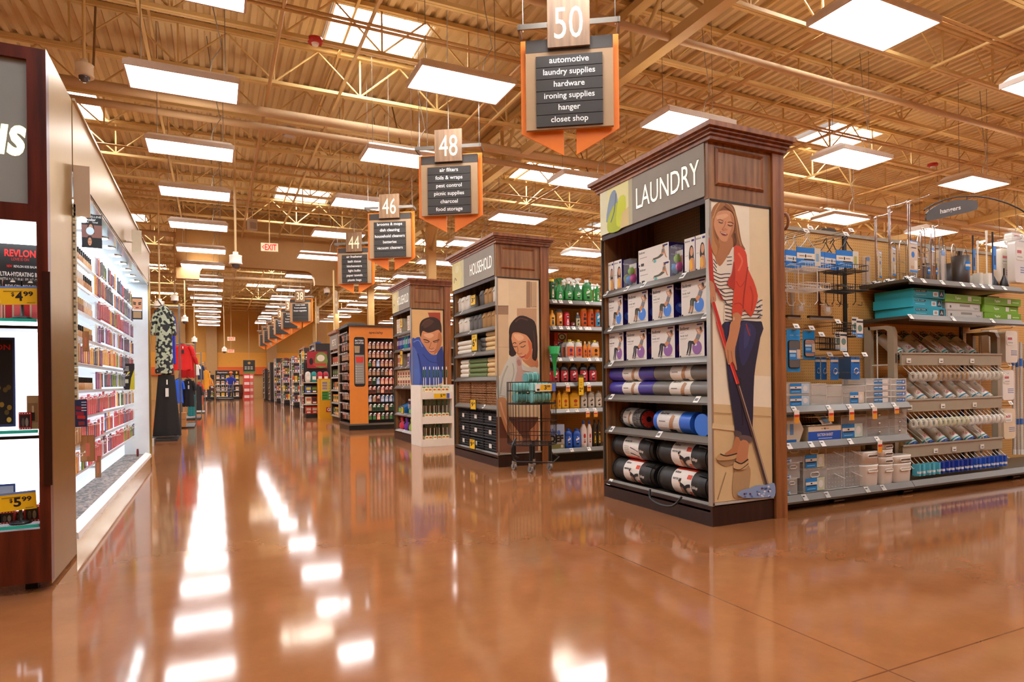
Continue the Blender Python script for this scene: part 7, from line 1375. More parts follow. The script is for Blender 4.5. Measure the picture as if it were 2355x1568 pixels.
def price_stand(txt, cents):
    b = MB(); b.lathe([(.045, 0), (.048, .006), (.03, .014), (.008, .02), (.006, .1)], '1c1a18,r.35', (0, 0, 0), 16); c = MB(); c.T = Matrix.Rotation(-.05, 4, 'Y'); c.box(-.075, .075, -.03, -.026, .07, .16, 'yellow'); q = Print(c, (-.075, -.0303, .07), W_, Z_, F_, .15, .09); q.rect(0, .88, 1, 1, '6a88c0'); q.txt('$', .3, .42, .08, .25, 'ink', .02); q.txt(txt, .4, .2, .2, .5, 'ink', .03); q.txt(cents, .62, .45, .26, .26, 'ink', .03); q.rect(.1, .7, .6, .74, '8a7620'); q.rect(.7, .08, .92, .11, '8a7620')
    return ('price_stand', 'price stand', [('stem', b.mesh('stem')), ('card', c.mesh('card'))])
put(price_stand('4', '99'), (-.855, KY + .08, 1.331), 0, 'yellow price card 4.99 on a black stand on the top glass shelf'); put(price_stand('5', '99'), (-.87, KY + .075, .331), 0, 'yellow price card 5.99 on a black stand on the bottom glass shelf')
flat_print('framed_picture', 'black framed glittering gold picture leaning in the lit case', 'picture', -1.2, -.915, .80, 1.25, KY + .2, lambda q: (q.rect(.03, .03, .97, .97, '120e0a'), q.txt('REVLON', .41, .86, .53, .06, 'c82018', .02), [q.ell(random.Random(i).random() * .9 + .05, random.Random(i + 50).random() * .4 + .05, .035, .03, ('8a6a20', 'c8a040', '5a4418')[i % 3], 10) for i in range(24)]), .012, '2a3a6a')
def nail_box(): b = carton(.05, .085, .03, 'a01818', 'a01818', None, lambda q: (q.rect(.1, .15, .9, .85, '1a1412'), q.ell(.35, .42, .12, .26, '5a4a44'), q.ell(.65, .42, .12, .26, '8a7a70'), [q.ell(.1 + .2 * i, .93, .05, .03, 'f0e0d8', 8) for i in range(5)], [q.ell(.1 + .2 * i, .07, .05, .03, 'f0e0d8', 8) for i in range(5)])); return one('nail_box', 'box', b)
P_nb = nail_box(); put(P_nb, (-.845, KY + .06, .791), 0, 'small red and black dotted box on the middle glass shelf')
P_pf = one('fragrance_box', 'box', carton(.075, .165, .06, 'a88a5c', '98794c', None, lambda q: (q.rect(.1, .2, .9, .78, '8a6a40'), q.rect(.34, .25, .66, .5, '241a12'), q.rect(.42, .5, .58, .7, 'c8b48a')))); put(P_pf, (-.795 - .02, KY + .07, .791), 0, 'beige fragrance box at the edge of the middle glass shelf', None, (.66, 1, 1))
for i, (x, y, sc) in enumerate(((-.93, .1, (1.2, 1, .7)), (-.885, .13, (1, 1, .6)), (-.83, .1, (1.3, 1, .95)), (-.8, .16, (.6, 1, .95)), (-.98, .1, (1.1, 1, .8)))): put(P_nb, (x, KY + y, .331), 0, 'red and black dotted box on the bottom glass shelf, %s of the heap' % nth(i), 'dotted boxes', sc)
flat_print('acrylic_sign', 'clear edged blue sign plate standing on the bottom glass shelf', 'sign', -1.05, -.905, .34, .52, KY + .14, lambda q: q.rect(.05, .05, .95, .95, '9ab4e0'), .006, '2a4a9a')
# ---- the wall
t = thing('cosmetics_wall', 'long lit cosmetics wall with brass canopy and pebble-patterned deck', 'store shelving', (0, 0, 0))
WX, Y0, Y1 = -1.03, 4.46, 9.15
b = MB(); b.box(WX - .02, WX, Y0, Y1, .14, 2.26, 'd8e8f4,e.42'); part('backlit_panel', b, t)
b = MB(); b.box(WX - .5, KX, Y0, Y1 + .1, 2.27, 2.29, 'a8a49c,r.12,m.6'); part('canopy_soffit', b, t)
b = MB(); b.box(KX - .012, KX, Y0, Y1 + .12, 2.28, 2.69, 'brass'); part('canopy_fascia', b, t)
b = MB(); b.box(KX - .001, KX + .012, Y0, Y1 + .12, 2.685, 2.7, 'e8d8b0,r.2,m.8'); part('canopy_trim', b, t)
b = MB(); b.box(KX - .014, KX - .004, Y0, Y1, 2.255, 2.285, 'c8c0b0,r.2,m.6'); part('canopy_lip', b, t)
b = MB(); b.box(WX, WX + .03, Y0, Y1, 2.22, 2.265, 'cfeaff,e4'); part('light_strip', b, t)
b = MB(); b.box(WX - .3, KX - .03, Y0, Y1, 0, .13, '6a5a44'); b.box(WX, KX - .05, Y0, Y1, .13, .14, 'pebble_mat'); part('deck', b, t)
b = MB(); b.box(KX - .03, KX, Y0 - .02, Y1 + .02, 0, .105, 'e4d4a8,r.1,m.75'); part('plinth_front', b, t)
for i in range(4): b = MB(); a = Y0 + (Y1 - Y0) * i / 4; b.prism([(KX - .055, a, .141), (KX - .055, a, .16), (KX + .004, a, .135), (KX + .008, a, .1), (KX, a, .1)], (0, (Y1 - Y0) / 4 - .01, 0), 'ece6da,r.3'); part('deck_lip', b, t)
b = MB(); b.box(WX - .05, KX, Y1, Y1 + .05, .0, 2.28, 'e8e8e6,r.4'); b.box(KX - .012, KX + .004, Y1 - .01, Y1 + .11, 0, 2.5, 'brass'); part('end_panel', b, t)
b = MB(); b.box(WX - .55, WX - .5, 4.42, Y1 + .12, 0, 2.68, '7a5c34'); part('rear_panel', b, t)
for i in range(11):
    b = MB(); y = 4.75 + .41 * i; b.lathe([(.045, -.006), (.05, 0)], 'eaf6ff,e30', (-.87, y, 2.268), 16); b.tube([(-.87 + .052 * cos(2 * pi * a / 16), y + .052 * sin(2 * pi * a / 16), 2.266) for a in range(16)], .005, 'chrome', 5, True); part('downlight', b, t)
TR = [.36, .56, .76, .96, 1.16, 1.36, 1.56, 1.76, 1.94]
for i, z in enumerate(TR):
    b = MB(); b.box(WX, WX + .11, Y0 + .02, Y1 - .05, z - .008, z, 'clear_glass'); b.box(WX + .108, WX + .113, Y0 + .02, Y1 - .05, z - .012, z + .012, 'dfe9f0,r.15'); part('tray', b, t)
def makeup_bottle(k, cap): b = MB(); b.lathe([(.014, 0), (.015, .004), (.015, .06), (.009, .068)], k + ',r.2', n=10); c = MB(); c.lathe([(.0115, .066), (.0115, .108)], cap + ',r.25', n=10); return ('makeup_bottle', 'make-up bottle', [('bottle', b.mesh('bottle')), ('cap', c.mesh('cap'))])
def makeup_card(k, k2, k3):
    b = carton(.07, .145, .008, k, None, None, lambda q: (q.rect(.06, .04, .94, .55, k2), q.rect(.2, .1, .45, .9, k3), q.rect(.58, .1, .8, .8, k)))
    h = MB(); h.tube([(0, .05, .135), (0, -.03, .135), (0, -.04, .145)], .002, 'e8e8e4,r.2', 4); h.box(-.01, .01, -.042, -.04, .138, .15, 'f4ecd8'); return ('makeup_card', 'carded make-up', [('card', b.mesh('card')), ('peg_hook', h.mesh('peg_hook'))])
MBK = [makeup_bottle(a, c) for a, c in (('b8804c', '15120f'), ('c89a6a', '15120f'), ('8a5632', 'c8a060'), ('d8b088', 'e8e0d4'))]; MBN = ['tan', 'light tan', 'brown', 'cream']
MCK = [makeup_card(*c) for c in (('b81c24', '8a1018', 'f0e0d8'), ('3a1c34', '8a3a6a', 'd8c8d0'), ('d83a5a', 'f06a80', '7ab03c'), ('e8a020', 'f0c040', 'f4ecd8'), ('b07a48', '8a5a30', 'e0c090'), ('24222a', '6a6470', 'd8d4d0'), ('4a4a78', 'a0a0c0', 'e8e4e8'), ('6a8a3c', 'c8c83c', '2a3a1c'), ('c8703c', 'e0a070', 'f0e0d0'), ('7a2a58', 'c07aa0', 'e8d8e4'), ('e8e4dc', 'c8d4e0', '9a8a80'), ('d0d8e4', 'f0f0f0', 'b0643c'))]
MCN = ['red', 'plum', 'pink and green', 'amber', 'wood brown', 'black', 'slate blue', 'olive', 'copper', 'magenta', 'white', 'pale blue']
rnd = random.Random(9)
SEC = {8: [4, 5, 5], 7: [4, 0, 5, 6], 6: [4, 0, 0, 9], 5: [8, 1, 9, 1], 4: [4, 3, 3, 5], 3: [8, 9, 7, 6], 2: [4, 2, 2, 5], 1: [4, 2, 2, 0], 0: [8, 2, 2, 7]}
for i, z in enumerate(TR):
    n = 0; y = 4.56
    while y < 8.98:
        near = y < (6.3 if i in (3, 5, 6, 7, 8) else 5.2)
        f = (y - 4.5) / 4.6
        if near and i not in (0, 1, 2):
            k = (0, 1, 0, 2, 3)[(i + int(y * 2.2)) % 5]; put(MBK[k], (WX + .09, y, z + .001), 0, '%s make-up bottle, %s from the near end on the %s tray up of the cosmetics wall' % (MBN[k], nth(n), nth(i)), 'make-up bottles on the %s tray' % nth(i), 1.1 if i > 5 else 1); y += .055 if y < 5.4 else .075
        else:
            if rnd.random() < .05: y += .1; continue
            s_ = SEC[i]; k = s_[min(len(s_) - 1, int(f * len(s_)))]; k = k if rnd.random() < .55 else rnd.randrange(12)
            put(MCK[k], (WX + .125, y, z + (.014 if y < 6.6 else .03)), pi / 2, '%s carded make-up, %s from the near end on the %s tray up of the cosmetics wall' % (MCN[k], nth(n), nth(i)), 'carded make-up on the %s tray' % nth(i), (1, 1, rnd.uniform(.8, 1.12))); y += .092 if y < 7 else .105
        n += 1
# small printed signs among the goods
def flag(px0, px1, py0, py1, Y, lab, art, k='15130f'):
    a = onY(px0, py1, Y); c = onY(px1, py0, Y); t = thing('shelf_sign', lab, 'sign'); b = MB(); b.box(a.x, c.x, Y, Y + .006, a.z, c.z, k); art(Print(b, (a.x, Y - .0004, a.z), W_, Z_, F_, c.x - a.x, c.z - a.z)); part('panel', b, t)
    b = MB(); b.box(WX - .0, a.x + .01, Y + .006, Y + .01, (a.z + c.z) / 2 - .01, (a.z + c.z) / 2 + .01, 'd8dce0,r.2'); part('arm', b, t)
def face(q, cx, cy, s, sk='d89a70'):
    q.poly([(cx - s * 1.2, cy - s), (cx - s, cy + s * 1.2), (cx, cy + s * 1.6), (cx + s, cy + s * 1.2), (cx + s * 1.2, cy - s), (cx, cy - s * .4)], '2a1812', 3); q.ell(cx, cy, s * .85, s * 1.1, sk)
    for d in (-1, 1): q.stroke([(cx + d * s * .55, cy + s * .25), (cx + d * s * .2, cy + s * .2)], s * .14, '241410'); q.stroke([(cx + d * s * .6, cy + s * .48), (cx + d * s * .2, cy + s * .45)], s * .1, '3a2014')
    q.stroke([(cx - s * .28, cy - s * .5), (cx + s * .28, cy - s * .5)], s * .2, 'b0303c'); q.stroke([(cx, cy + s * .1), (cx + s * .08, cy - s * .15)], s * .08, 'b87a54')
flag(188, 234, 495, 568, 5.15, 'black sign with two small portraits hung in the cosmetics wall', lambda q: (q.txt('MAYBELLINE', .02, .9, .95, .06, 'c8c4bc', .02), q.txt('color', .3, .8, .4, .08, 'f4f0ec', .03), q.txt('sensational', .2, .74, .6, .05, 'e0dcd8', .02), q.rect(0, .3, 1, .68, '8a5a4c'), face(q, .45, .55, .14), q.ell(.42, .5, .2, .12, 'd8ecff'), face(q, .4, .18, .11)))
flag(304, 327, 684, 734, 8.75, 'portrait sign with watching eyes at the far end of the cosmetics wall', lambda q: (q.rect(.03, .45, .97, .94, 'd8986a'), q.stroke([(.1, .78), (.4, .74)], .05, '241410'), q.stroke([(.6, .74), (.9, .78)], .05, '241410'), q.stroke([(.12, .7), (.38, .68)], .06, '14100e'), q.stroke([(.62, .68), (.88, .7)], .06, '14100e'), q.stroke([(.35, .53), (.65, .53)], .05, 'a03040'), q.rect(.03, .38, .97, .45, 'f0ece8'), q.rect(.1, .06, .9, .36, 'b08a60')))
flag(284, 309, 836, 896, 8.2, 'black and yellow leaf printed sign low on the cosmetics wall', lambda q: (q.poly([(.55, 0), (1, .0), (1, .8), (.7, .45)], 'd0c020'), q.poly([(.2, .5), (.5, .62), (.62, .7), (.4, .68)], 'e0d040'), [q.rect(.1, .72 + .05 * i, .5, .74 + .05 * i, 'd8d4cc') for i in range(4)], q.rect(.05, .25, .45, .4, 'c8c8a0')), '231712')
flag(172, 200, 918, 982, 5.0, 'navy sign with dark red lipsticks printed across it', lambda q: (q.stroke([(.1, .7), (.7, .66)], .13, '7a1428'), q.stroke([(.1, .5), (.75, .48)], .13, '8a1c34'), q.stroke([(.2, .36), (.85, .34)], .12, 'c8241c'), q.rect(.3, .06, .8, .2, '8a2a30'), [q.rect(.55, .58 + .1 * i, .95, .61 + .1 * i, 'd8d8e0') for i in range(4)]), '1c2448')
for i, (px0, px1, py0, py1, Y) in enumerate(((185, 218, 1000, 1062, 5.6), (232, 243, 990, 1040, 6.9), (219, 232, 1048, 1098, 6.3), (190, 204, 762, 808, 5.4))):
    flag(px0, px1, py0, py1, Y, 'brown wood-grained panel sign in the cosmetics wall, %s of four' % nth(i), lambda q: (q.rect(.05, .03, .48, .97, 'a87444'), q.rect(.52, .03, .95, .97, 'a06c3c'), q.rect(.35, .2, .65, .7, 'c86a50')), '8a5a30')
# strip of little cartons by the brass panel
b = MB(); b.box(-.775, -.765, 4.47, 4.478, .9, 2.08, 'e8e2d4'); tag(link('clip_strip', b.mesh('clip_strip')), 'pale vertical clip strip beside the brass panel of the cosmetics wall', 'clip strip')
P_sc = one('tester_carton', 'box', carton(.04, .045, .03, 'd8c8a0', 'b8a880', None, lambda q: (q.rect(.1, .3, .9, .6, '5a5040'), q.ell(.5, .8, .15, .1, '3a3428'))))
for i in range(24): put(P_sc, (-.752, 4.44, .92 + .048 * i), 0, 'beige tester carton on the clip strip, %s from the bottom' % nth(i), 'tester cartons on the clip strip')
t = thing('sign_bracket', 'white bracket box projecting from the brass canopy near its far end', 'bracket', (0, 0, 0)); p = onX(314, 556, -.66); b = MB(); b.box(-.7, -.62, p.y, p.y + .015, p.z - .11, p.z + .11, 'e8d8b4,r.4'); part('plate', b, t); b = MB(); b.tube([(-.745, p.y + .008, p.z), (-.69, p.y + .008, p.z)], .012, 'e0d4b8', 6); part('arm', b, t)
b = MB(); p = (-.86, 8.85, .142); b.lathe([(.012, 0), (.014, .05), (.01, .09)], '7a1c20,r.3', p, 10); tag(link('lip_gloss', b.mesh('lip_gloss')), 'dark red lip gloss tube standing alone at the far end of the pebble deck', 'lip gloss')
b = MB(); b.tube([(-.95, 8.3, .16), (-.88, 8.4, .15), (-.85, 8.55, .148), (-.88, 8.6, .148)], .006, '8a8e94', 5); tag(link('tether_cord', b.mesh('tether_cord')), 'grey tether cord lying on the far end of the pebble deck', 'cord')
# ================================================================== clothing racks along the main aisle
def garment(kind, w, h, k, folds=5, d=.12, seed=0, k2=None):
    """hung garment facing -y, hanging point at z = 0"""
    r = random.Random(seed); ph = r.random() * 6; b = MB(); n, m = 28, 12
    if kind == 'top': prof = [(0, .28), (.04, .62), (.1, .9), (.3, .86), (.6, .9), (1, 1.0)]
    elif kind == 'skirt': prof = [(0, .62), (.05, .64), (.4, .8), (1, 1.1)]
    else: prof = [(0, .62), (.1, .66), (.5, .72), (1, .8)]
    def wd(t):
        for (a, x), (c, y) in zip(prof, prof[1:]):
            if t <= c: return x + (y - x) * (t - a) / (c - a)
        return prof[-1][1]
    vs = []
    for j in range(m + 1):
        t = j / m; W = w / 2 * wd(t)
        for i in range(n):
            a = 2 * pi * i / n; f = 1 + (.06 + .1 * t) * sin(folds * a + ph + t * .8)
            vs.append((W * cos(a) * (1 + .03 * sin(3 * a + ph)), d / 2 * sin(a) * f * (.55 + .45 * t), -h * t + .012 * sin(folds * a) * t))
    b.add(vs, [(j * n + i, j * n + (i + 1) % n, (j + 1) * n + (i + 1) % n, (j + 1) * n + i) for j in range(m) for i in range(n)], k, True); b.add(vs, [tuple(range(n)), tuple(range(m * n, (m + 1) * n))], k)
    P = [('cloth', b.mesh('cloth'))]
    if kind == 'top':
        for s in (-1, 1):
            q = MB(); q.tube([(s * w * .36, 0, -h * .07), (s * w * .5, -.01, -h * .2), (s * w * .58, -.015, -h * .42)], [w * .13, w * .13, w * .12], k, 10); P.append(('sleeve', q.mesh('sleeve')))
    if kind == 'legs':
        q = MB(); q.box(-w * .31, w * .31, -d * .36, d * .36, -.04, .004, '0f0d0c'); P.append(('waistband', q.mesh('waistband')))
    hg = MB(); hg.tube(spline([(-w * .3, 0, -.015), (0, 0, .02), (w * .3, 0, -.015)], 3, False), .006, '15130f', 5); hg.tube(spline([(0, 0, .02), (0, 0, .05), (.015, 0, .062), (.0, 0, .075)], 3, False), .003, 'steel', 5); P.append(('hanger', hg.mesh('hanger')))
    if k2:
        q = MB(); q.box(-w * .02, w * .1, -d * .5 - .004, -d * .5, -h * .36, -h * .22, k2); q.box(w * .02, w * .07, -d * .5 - .012, -d * .5 - .006, -h * .16, -h * .08, 'f0ece0'); P.append(('printed_tag', q.mesh('printed_tag')))
    return ('hung_garment', 'garment', P)
def hang(px0, px1, py0, py1, Y, kind, k, lab, seed, grp=None, k2=None, n=1, rz=0, dy=.31):
    a = onY(px0, py0, Y); c = onY(px1, py1, Y); P = garment(kind, abs(c.x - a.x) * 1.1, a.z - c.z, k, 5 + seed % 3, .14, seed, k2)
    for j in range(n): put(P, ((a.x + c.x) / 2 - .02 * j, Y + dy * j, a.z), rz, lab + ('' if n == 1 else ', %s on its bar' % nth(j)), grp)
def rack(name, lab, x0, x1, y0, y1, zs, k='steel'):
    t = thing(name, lab, 'clothes rack', (0, 0, 0), 0); b = MB()
    for x in (x0, x1): b.box(x - .015, x + .015, y1 - .015, y1 + .015, .03, max(zs) + .05, k)
    part('upright', b, t)
    for z in zs: b = MB(); b.tube([((x0 + x1) / 2, y1, z), ((x0 + x1) / 2, y0, z)], .012, k, 8); b.tube([(x0, y1, z), (x1, y1, z)], .012, k, 8); part('arm', b, t)
    b = MB(); b.box(x0, x1, y0, y1 + .1, 0, .03, '2a2622,r.4'); part('base', b, t)
rack('clothes_rack', 'steel clothes rack carrying the patterned blouse and black trousers past the cosmetics wall', -1.2, -.62, 12.75, 13.9, (onY(376, 703, 13.1).z + .075,))
hang(356, 397, 703, 858, 13.1, 'top', 'print_cloth', 'black and pale green patterned blouse hung high past the cosmetics wall', 1, 'patterned blouses', None, 2)
hang(388, 404, 720, 836, 13.75, 'top', '2434a8,r.8', 'royal blue top just behind the patterned blouse', 2)
hang(354, 411, 862, 1000, 13.1, 'skirt', '1c1814,r.85', 'long flared black trousers hung below the patterned blouse', 3, 'black trousers', 'e8e4d8', 3)
b = MB(); b.box(-1.25, -.93, 11.9, 12.3, 0, .1, '241f1b'); b.box(-1.0, -.92, 11.86, 11.9, 0, .13, 'c8bfae'); tag(link('rack_shoe_box', b.mesh('rack_shoe_box')), 'low dark box on the floor before the black trousers', 'box')
rack('clothes_rack', 'clothes rack of red and blue shirts, second along past the cosmetics wall', -1.05, -.45, 16.4, 17.9, (onY(420, 792, 16.7).z + .075,))
hang(398, 440, 792, 850, 16.7, 'top', 'd81c14,r.8', 'bright red t-shirt with a white print hung above the blue shirt', 4, 'red t-shirts', '241412', 2)
hang(412, 448, 815, 868, 17.4, 'top', 'c01810,r.8', 'red t-shirt behind the printed red one', 5)
hang(400, 421, 872, 926, 16.7, 'top', '1f5ad0,r.7', 'royal blue t-shirt hung low below the red shirts', 6, 'blue t-shirts', None, 2)
hang(420, 446, 872, 934, 17.2, 'top', '1c1a1a,r.8', 'black t-shirt hung low beside the blue one', 7, 'black t-shirts', 'e8e4dc', 2)
b = MB(); b.box(-.86, -.62, 16.35, 16.6, .031, .36, 'a8743c,r.7'); b.box(-.861, -.619, 16.349, 16.35, .2, .22, '8a5c2c'); tag(link('cardboard_carton', b.mesh('cardboard_carton')), 'brown cardboard carton on the rack base below the blue t-shirts', 'box')
rack('clothes_rack', 'clothes rack of teal and dark shirts, third along past the cosmetics wall', -.95, -.4, 20.2, 22.3, (onY(434, 815, 21.0).z + .08,))
hang(432, 449, 905, 956, 20.5, 'top', '1f7a7a,r.8', 'teal shirt hung low on the third rack', 8, 'teal shirts', None, 2)
hang(443, 464, 885, 942, 21.2, 'top', '2a2726,r.8', 'charcoal shirt hung low on the third rack', 9, 'charcoal shirts', None, 2)
hang(436, 450, 822, 858, 20.5, 'top', 'b8c81c,r.8', 'lime yellow shirt hung high on the third rack', 10, None); hang(428, 440, 815, 858, 21.0, 'top', '2a3c9a,r.8', 'blue shirt hung high on the third rack', 11, None); hang(441, 458, 838, 862, 21.6, 'top', 'e8e0d0,r.8', 'white shirt hung high at the back of the third rack', 12, None)
rack('clothes_rack', 'clothes rack of red and orange shirts, farthest along the main aisle', -.9, -.35, 24.8, 26.4, (onY(462, 838, 25.4).z + .09,))
hang(452, 466, 880, 930, 25.2, 'top', 'd02818,r.8', 'red shirt hung low on the farthest rack', 13, 'far red shirts', None, 2); hang(466, 480, 850, 895, 26, 'top', 'e8a028,r.8', 'amber shirt hung high on the farthest rack', 14, None); hang(455, 468, 838, 872, 25.4, 'top', '2a3a5a,r.8', 'navy striped shirt hung high on the farthest rack', 15, None, 'f0ece0')

# ================================================================== people
def figure(name, lab, loc, rz, top, legs, hair, hat=None, lean=0, arms=((.16, -.28, 1.0), (-.16, -.28, 1.0))):
    t = thing(name, lab, 'person', loc, rz)
    J = [(0, 0, .95), (0, -.03 * lean, 1.15), (0, -.08 * lean, 1.38), (0, -.1 * lean, 1.47), (0, -.13 * lean, 1.56), (0, -.14 * lean, 1.68), (0, -.14 * lean, 1.75)]; Rr = [.16, .15, .16, .06, .075, .1, .06]
    V = list(J); R = list(Rr); E = [(i, i + 1) for i in range(6)]
    def chain(root, pts, rr):
        p = root
        for a, q in zip(pts, rr): V.append(a); R.append(q); E.append((p, len(V) - 1)); p = len(V) - 1
    for s, (ax, ay, az) in zip((1, -1), arms):
        chain(2, [(s * .2, -.08 * lean, 1.37), ((s * .24 + ax) / 2 + s * .06, ay * .35 - .03, 1.12), (ax, ay, az), (ax * .9, ay - .1, az)], (.065, .05, .04, .035)); chain(0, [(s * .1, 0, .86), (s * .11, -.03, .48), (s * .11, .02, .08), (s * .12, -.12, .04)], (.1, .075, .05, .045))
    me = bpy.data.meshes.new('body'); me.from_pydata(V, E, []); o = link('body', me, t)
    sk = o.modifiers.new('skin', 'SKIN'); sk.use_smooth_shade = True; o.modifiers.new('sub', 'SUBSURF').render_levels = 1; o.modifiers['sub'].levels = 1
    for i, v in enumerate(me.skin_vertices[0].data): v.radius = (R[i], R[i] * (.72 if i in (0, 1, 2) else 1)); v.use_root = i == 0
    bpy.context.view_layer.update(); ev = o.evaluated_get(bpy.context.evaluated_depsgraph_get()); m2 = bpy.data.meshes.new_from_object(ev); o.modifiers.clear(); o.data = m2; m2.name = 'body'; m2.materials.clear()
    for k in ('skin', top, legs, hair, '241c18'): m2.materials.append(mt(k))
    for p in m2.polygons:
        z = p.center.z; r = math.hypot(p.center.x, p.center.y + .05); hand = p.center.y < -.26 and z < 1.25
        p.material_index = 0 if z > 1.46 or hand else (1 if z > .92 else (2 if z > .1 else 4)); p.use_smooth = True
    b = MB(); b.ball((0, -.13 * lean + .012, 1.7), .108, hair, 14, 1.05); b.v = [v if not (v[1] < -.13 * lean - .05 and v[2] < 1.73) else (v[0], -.13 * lean - .03, v[2]) for v in b.v]; part('hair', b, t)
    b = MB()
    for s in (-1, 1): b.ball((s * .035, -.14 * lean - .093, 1.68), .011, '1a1210', 8)
    b.lathe([(.006, 0), (.014, -.03), (.002, -.04)], 'skin', (0, -.14 * lean - .1, 1.675), 8); b.tube([(-.025, -.14 * lean - .092, 1.615), (.025, -.14 * lean - .092, 1.615)], .006, '9a4a40', 5); part('face', b, t)
    if hat: b = MB(); b.lathe([(.115, 0), (.112, .05), (.07, .1), (.01, .115)], hat, (0, -.13 * lean, 1.71), 16); b.lathe([(.16, 0), (.16, .008)], hat, (0, -.13 * lean - .05, 1.71), 16); part('cap', b, t)
    return t
p = onZ(523, 921, 0); figure('person', 'person in a blue shirt and orange cap leaning over a shopping cart at the far end', (p.x + .2, p.y + .9, 0), radians(8), '2a3aa0,r.8', '3a4a70', '3a2418', 'd86a20', 1.6, ((.22, -.42, .98), (-.22, -.42, .98)))
q_ = onZ(481, 921, 0); figure('person', 'person in an orange top standing sideways by the far clothes', (q_.x, q_.y - 2, 0), radians(70), 'e08a1c,r.8', '2a2a30', '2a1a14', None, .3, ((.2, -.2, .9), (-.2, -.1, .85)))
t = thing('shopping_cart', 'wire shopping cart pushed by the person in blue at the far end', 'shopping cart', (p.x - .15, p.y, 0), radians(75)); b = MB()
for z, w, l in ((.55, .2, .38), (.75, .24, .45), (.98, .28, .5)): b.tube([(-w, -l, z), (w, -l, z), (w, l, z), (-w, l, z)], .012, 'a8a49a,r.3,m.7', 5, True)
for i in range(9):
    f = -1 + i / 4
    for s in (-1, 1): b.tube([(s * .2, .38 * f, .55), (s * .28, .5 * f, .98)], .006, 'a8a49a,r.3,m.7', 4)
    b.tube([(.2 * f, -.38, .55), (.28 * f, -.5, .98)], .006, 'a8a49a,r.3,m.7', 4); b.tube([(.2 * f, -.38, .55), (.2 * f, .38, .55)], .006, 'a8a49a,r.3,m.7', 4)
part('basket', b, t); b = MB()
for s in (-1, 1): b.tube([(s * .22, .5, 1.0), (s * .22, .45, .5), (s * .24, .4, .15), (s * .2, -.45, .14)], .014, 'a8a49a,r.3,m.7', 6)
part('frame', b, t); b = MB(); b.tube([(-.28, .56, 1.03), (.28, .56, 1.03)], .018, '3a5a30', 8); part('handle', b, t)
for s in (-1, 1):
    for y in (-.43, .4): b = MB(); b.tube([(s * .22 - .015, y, .065), (s * .22 + .015, y, .065)], .065, '2a2826', 12); part('wheel', b, t)
# ================================================================== the far end
def back_unit(px0, px1, py_top, lab, head, Y, pal, seed, words=None):
    a = onZ(px0, 918, 0); x0 = onY(px0, 900, Y).x; x1 = onY(px1, 900, Y).x; h = onY(px0, py_top, Y).z; t = thing('open_cooler', lab, 'store shelving', (0, 0, 0), 0)
    b = MB(); b.box(x0, x1, Y + .1, Y + .9, 0, h, '2a241e'); part('cabinet', b, t); b = MB(); b.box(x0, x1, Y - .05, Y + .1, h - .28, h, head)
    if words: q = Print(b, (x0, Y - .052, h - .28), W_, Z_, F_, x1 - x0, .28); q.txt(words, .08, .3, .42, .4, 'e8e4dc', .02); q.ell(.88, .5, .04, .3, 'e0a030')
    part('header', b, t); b = MB(); b.box(x0, x1, Y - .25, Y + .1, 0, .16, '1c1814'); part('kick_base', b, t); rnd = random.Random(seed)
    for i in range(4):
        z = .2 + (h - .75) * i / 3; b = MB(); b.box(x0 + .03, x1 - .03, Y - .2 + .08 * i, Y + .1, z - .03, z, 'c8c0b0'); part('shelf', b, t); n = max(3, int((x1 - x0) / .28))
        for j in range(n): c = rnd.choice(pal); put(FP[c], (x0 + .15 + (x1 - x0 - .3) * j / (n - 1), Y - .17 + .06 * i, z + .001), 0, '%s packet, %s across on the %s shelf up of the %s' % (FN[c], nth(j), nth(i), lab.split(',')[0]), 'packets in the ' + lab.split(',')[0], (1.3, .45, 1.2))
back_unit(496, 551, 852, 'black headed cooler across the far end of the aisle', '1f1d1a', 46.5, [5, 5, 1, 8, 11], 31, 'Department')
back_unit(468, 493, 862, 'dark cooler beyond the far clothes racks', '2a2622', 46.8, [5, 2, 0, 4], 32)
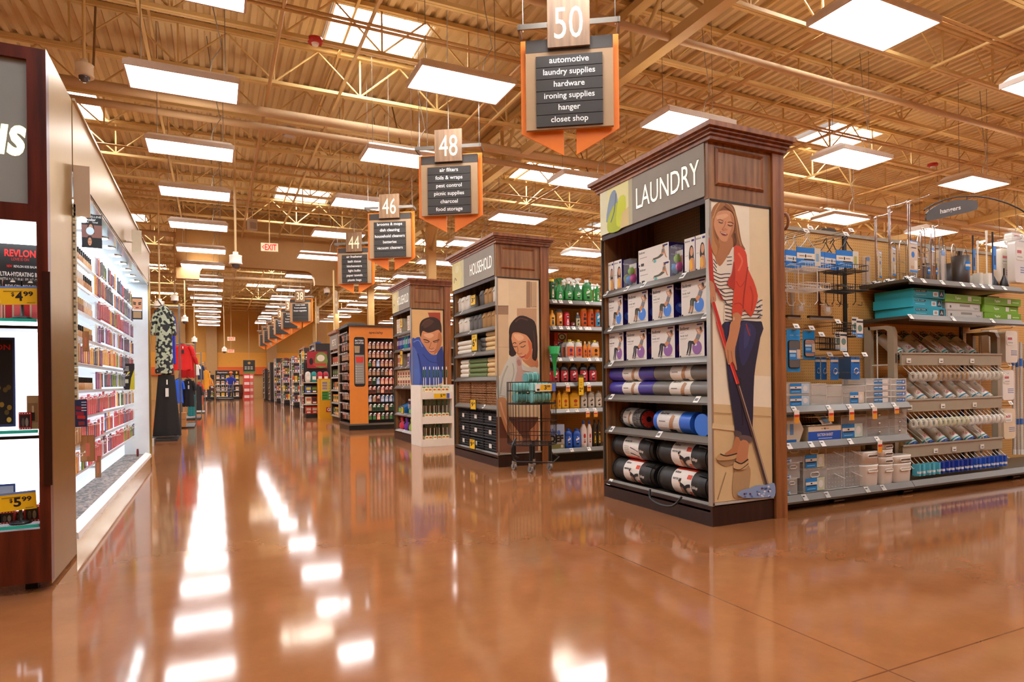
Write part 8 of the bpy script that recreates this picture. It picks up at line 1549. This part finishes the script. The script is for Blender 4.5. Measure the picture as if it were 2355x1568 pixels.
p = onZ(543, 916, 0); b = MB(); b.lathe([(.42, 0), (.5, .35), (.48, .8), (.44, .98)], 'wood_red', (p.x, p.y, 0), 20); b.lathe([(.49, .3), (.505, .34), (.495, .38)], '2a2622', (p.x, p.y, 0), 20); tag(link('wooden_barrel', b.mesh('wooden_barrel')), 'dark wooden barrel bin in front of the far cooler', 'barrel')
for i, (px, k, nm) in enumerate(((568, 'd03a30', 'red'), (578, 'd8705c', 'coral'))):
    p = onY(px, 918, 43.5)
    t = thing('carton_tower', '%s stack of promotional cartons at the far endcaps' % nm, 'display stand', (p.x, 43.5 + .8 * i, 0), 0, 'carton towers')
    for j in range(4): b = MB(); b.box(-.2 + .01 * (j % 2), .2, 0, .4, .42 * j, .42 * j + .41, k); b.box(-.15, .15, -.004, 0, .42 * j + .12, .42 * j + .3, 'f0d8c8'); part('carton', b, t)
p = onY(573, 843, 40); t = thing('category_sign', 'dark hanging sign with green foot at the end of the aisle signs', 'sign', p, 0); b = MB(); b.box(-.32, .32, 0, .03, -.38, .38, '2e2a24'); q = Print(b, (-.32, -.0005, -.38), W_, Z_, F_, .64, .76); q.ell(.5, .78, .12, .1, 'b08a40'); [q.rect(.12 + .25 * i, .3 + .14 * j, .3 + .25 * i, .36 + .14 * j, 'd8d0b8') for i in range(3) for j in range(2)]; q.rect(0, .0, 1, .14, '4a8a34'); part('panel', b, t); b = MB(); b.tube([(0, .015, .38), (0, .015, 7.1 - p.z)], .01, 'pipe', 5); part('hanger', b, t)
# long tan beam sign flags over the far aisles
for i, (px, py, Y, h) in enumerate(((772, 680, 22.5, .62), (730, 713, 29.6, .6))):
    p = onY(px, py, Y); t = thing('flag_sign', 'tan vertical flag sign on a pole over the far aisles, %s of two' % nth(i), 'sign', p, radians(60), 'tan flag signs'); b = MB(); b.box(-.16, .16, -.012, .012, -h, h * .3, 'c8a878,r.5'); q = Print(b, (-.1, -.0125, -h * .6), W_, Z_, F_); q.rect(0, 0, .2, .1, 'e8d4a8'); q.rect(.03, .2, .17, .3, 'e8d4a8'); part('panel', b, t); b = MB(); b.tube([(-.17, 0, -p.z), (-.17, 0, 4.9 - p.z)], .035, 'd0aa6c,r.5', 8); part('pole', b, t)
# floor joints of the sawn grid lie in the floor's own finish
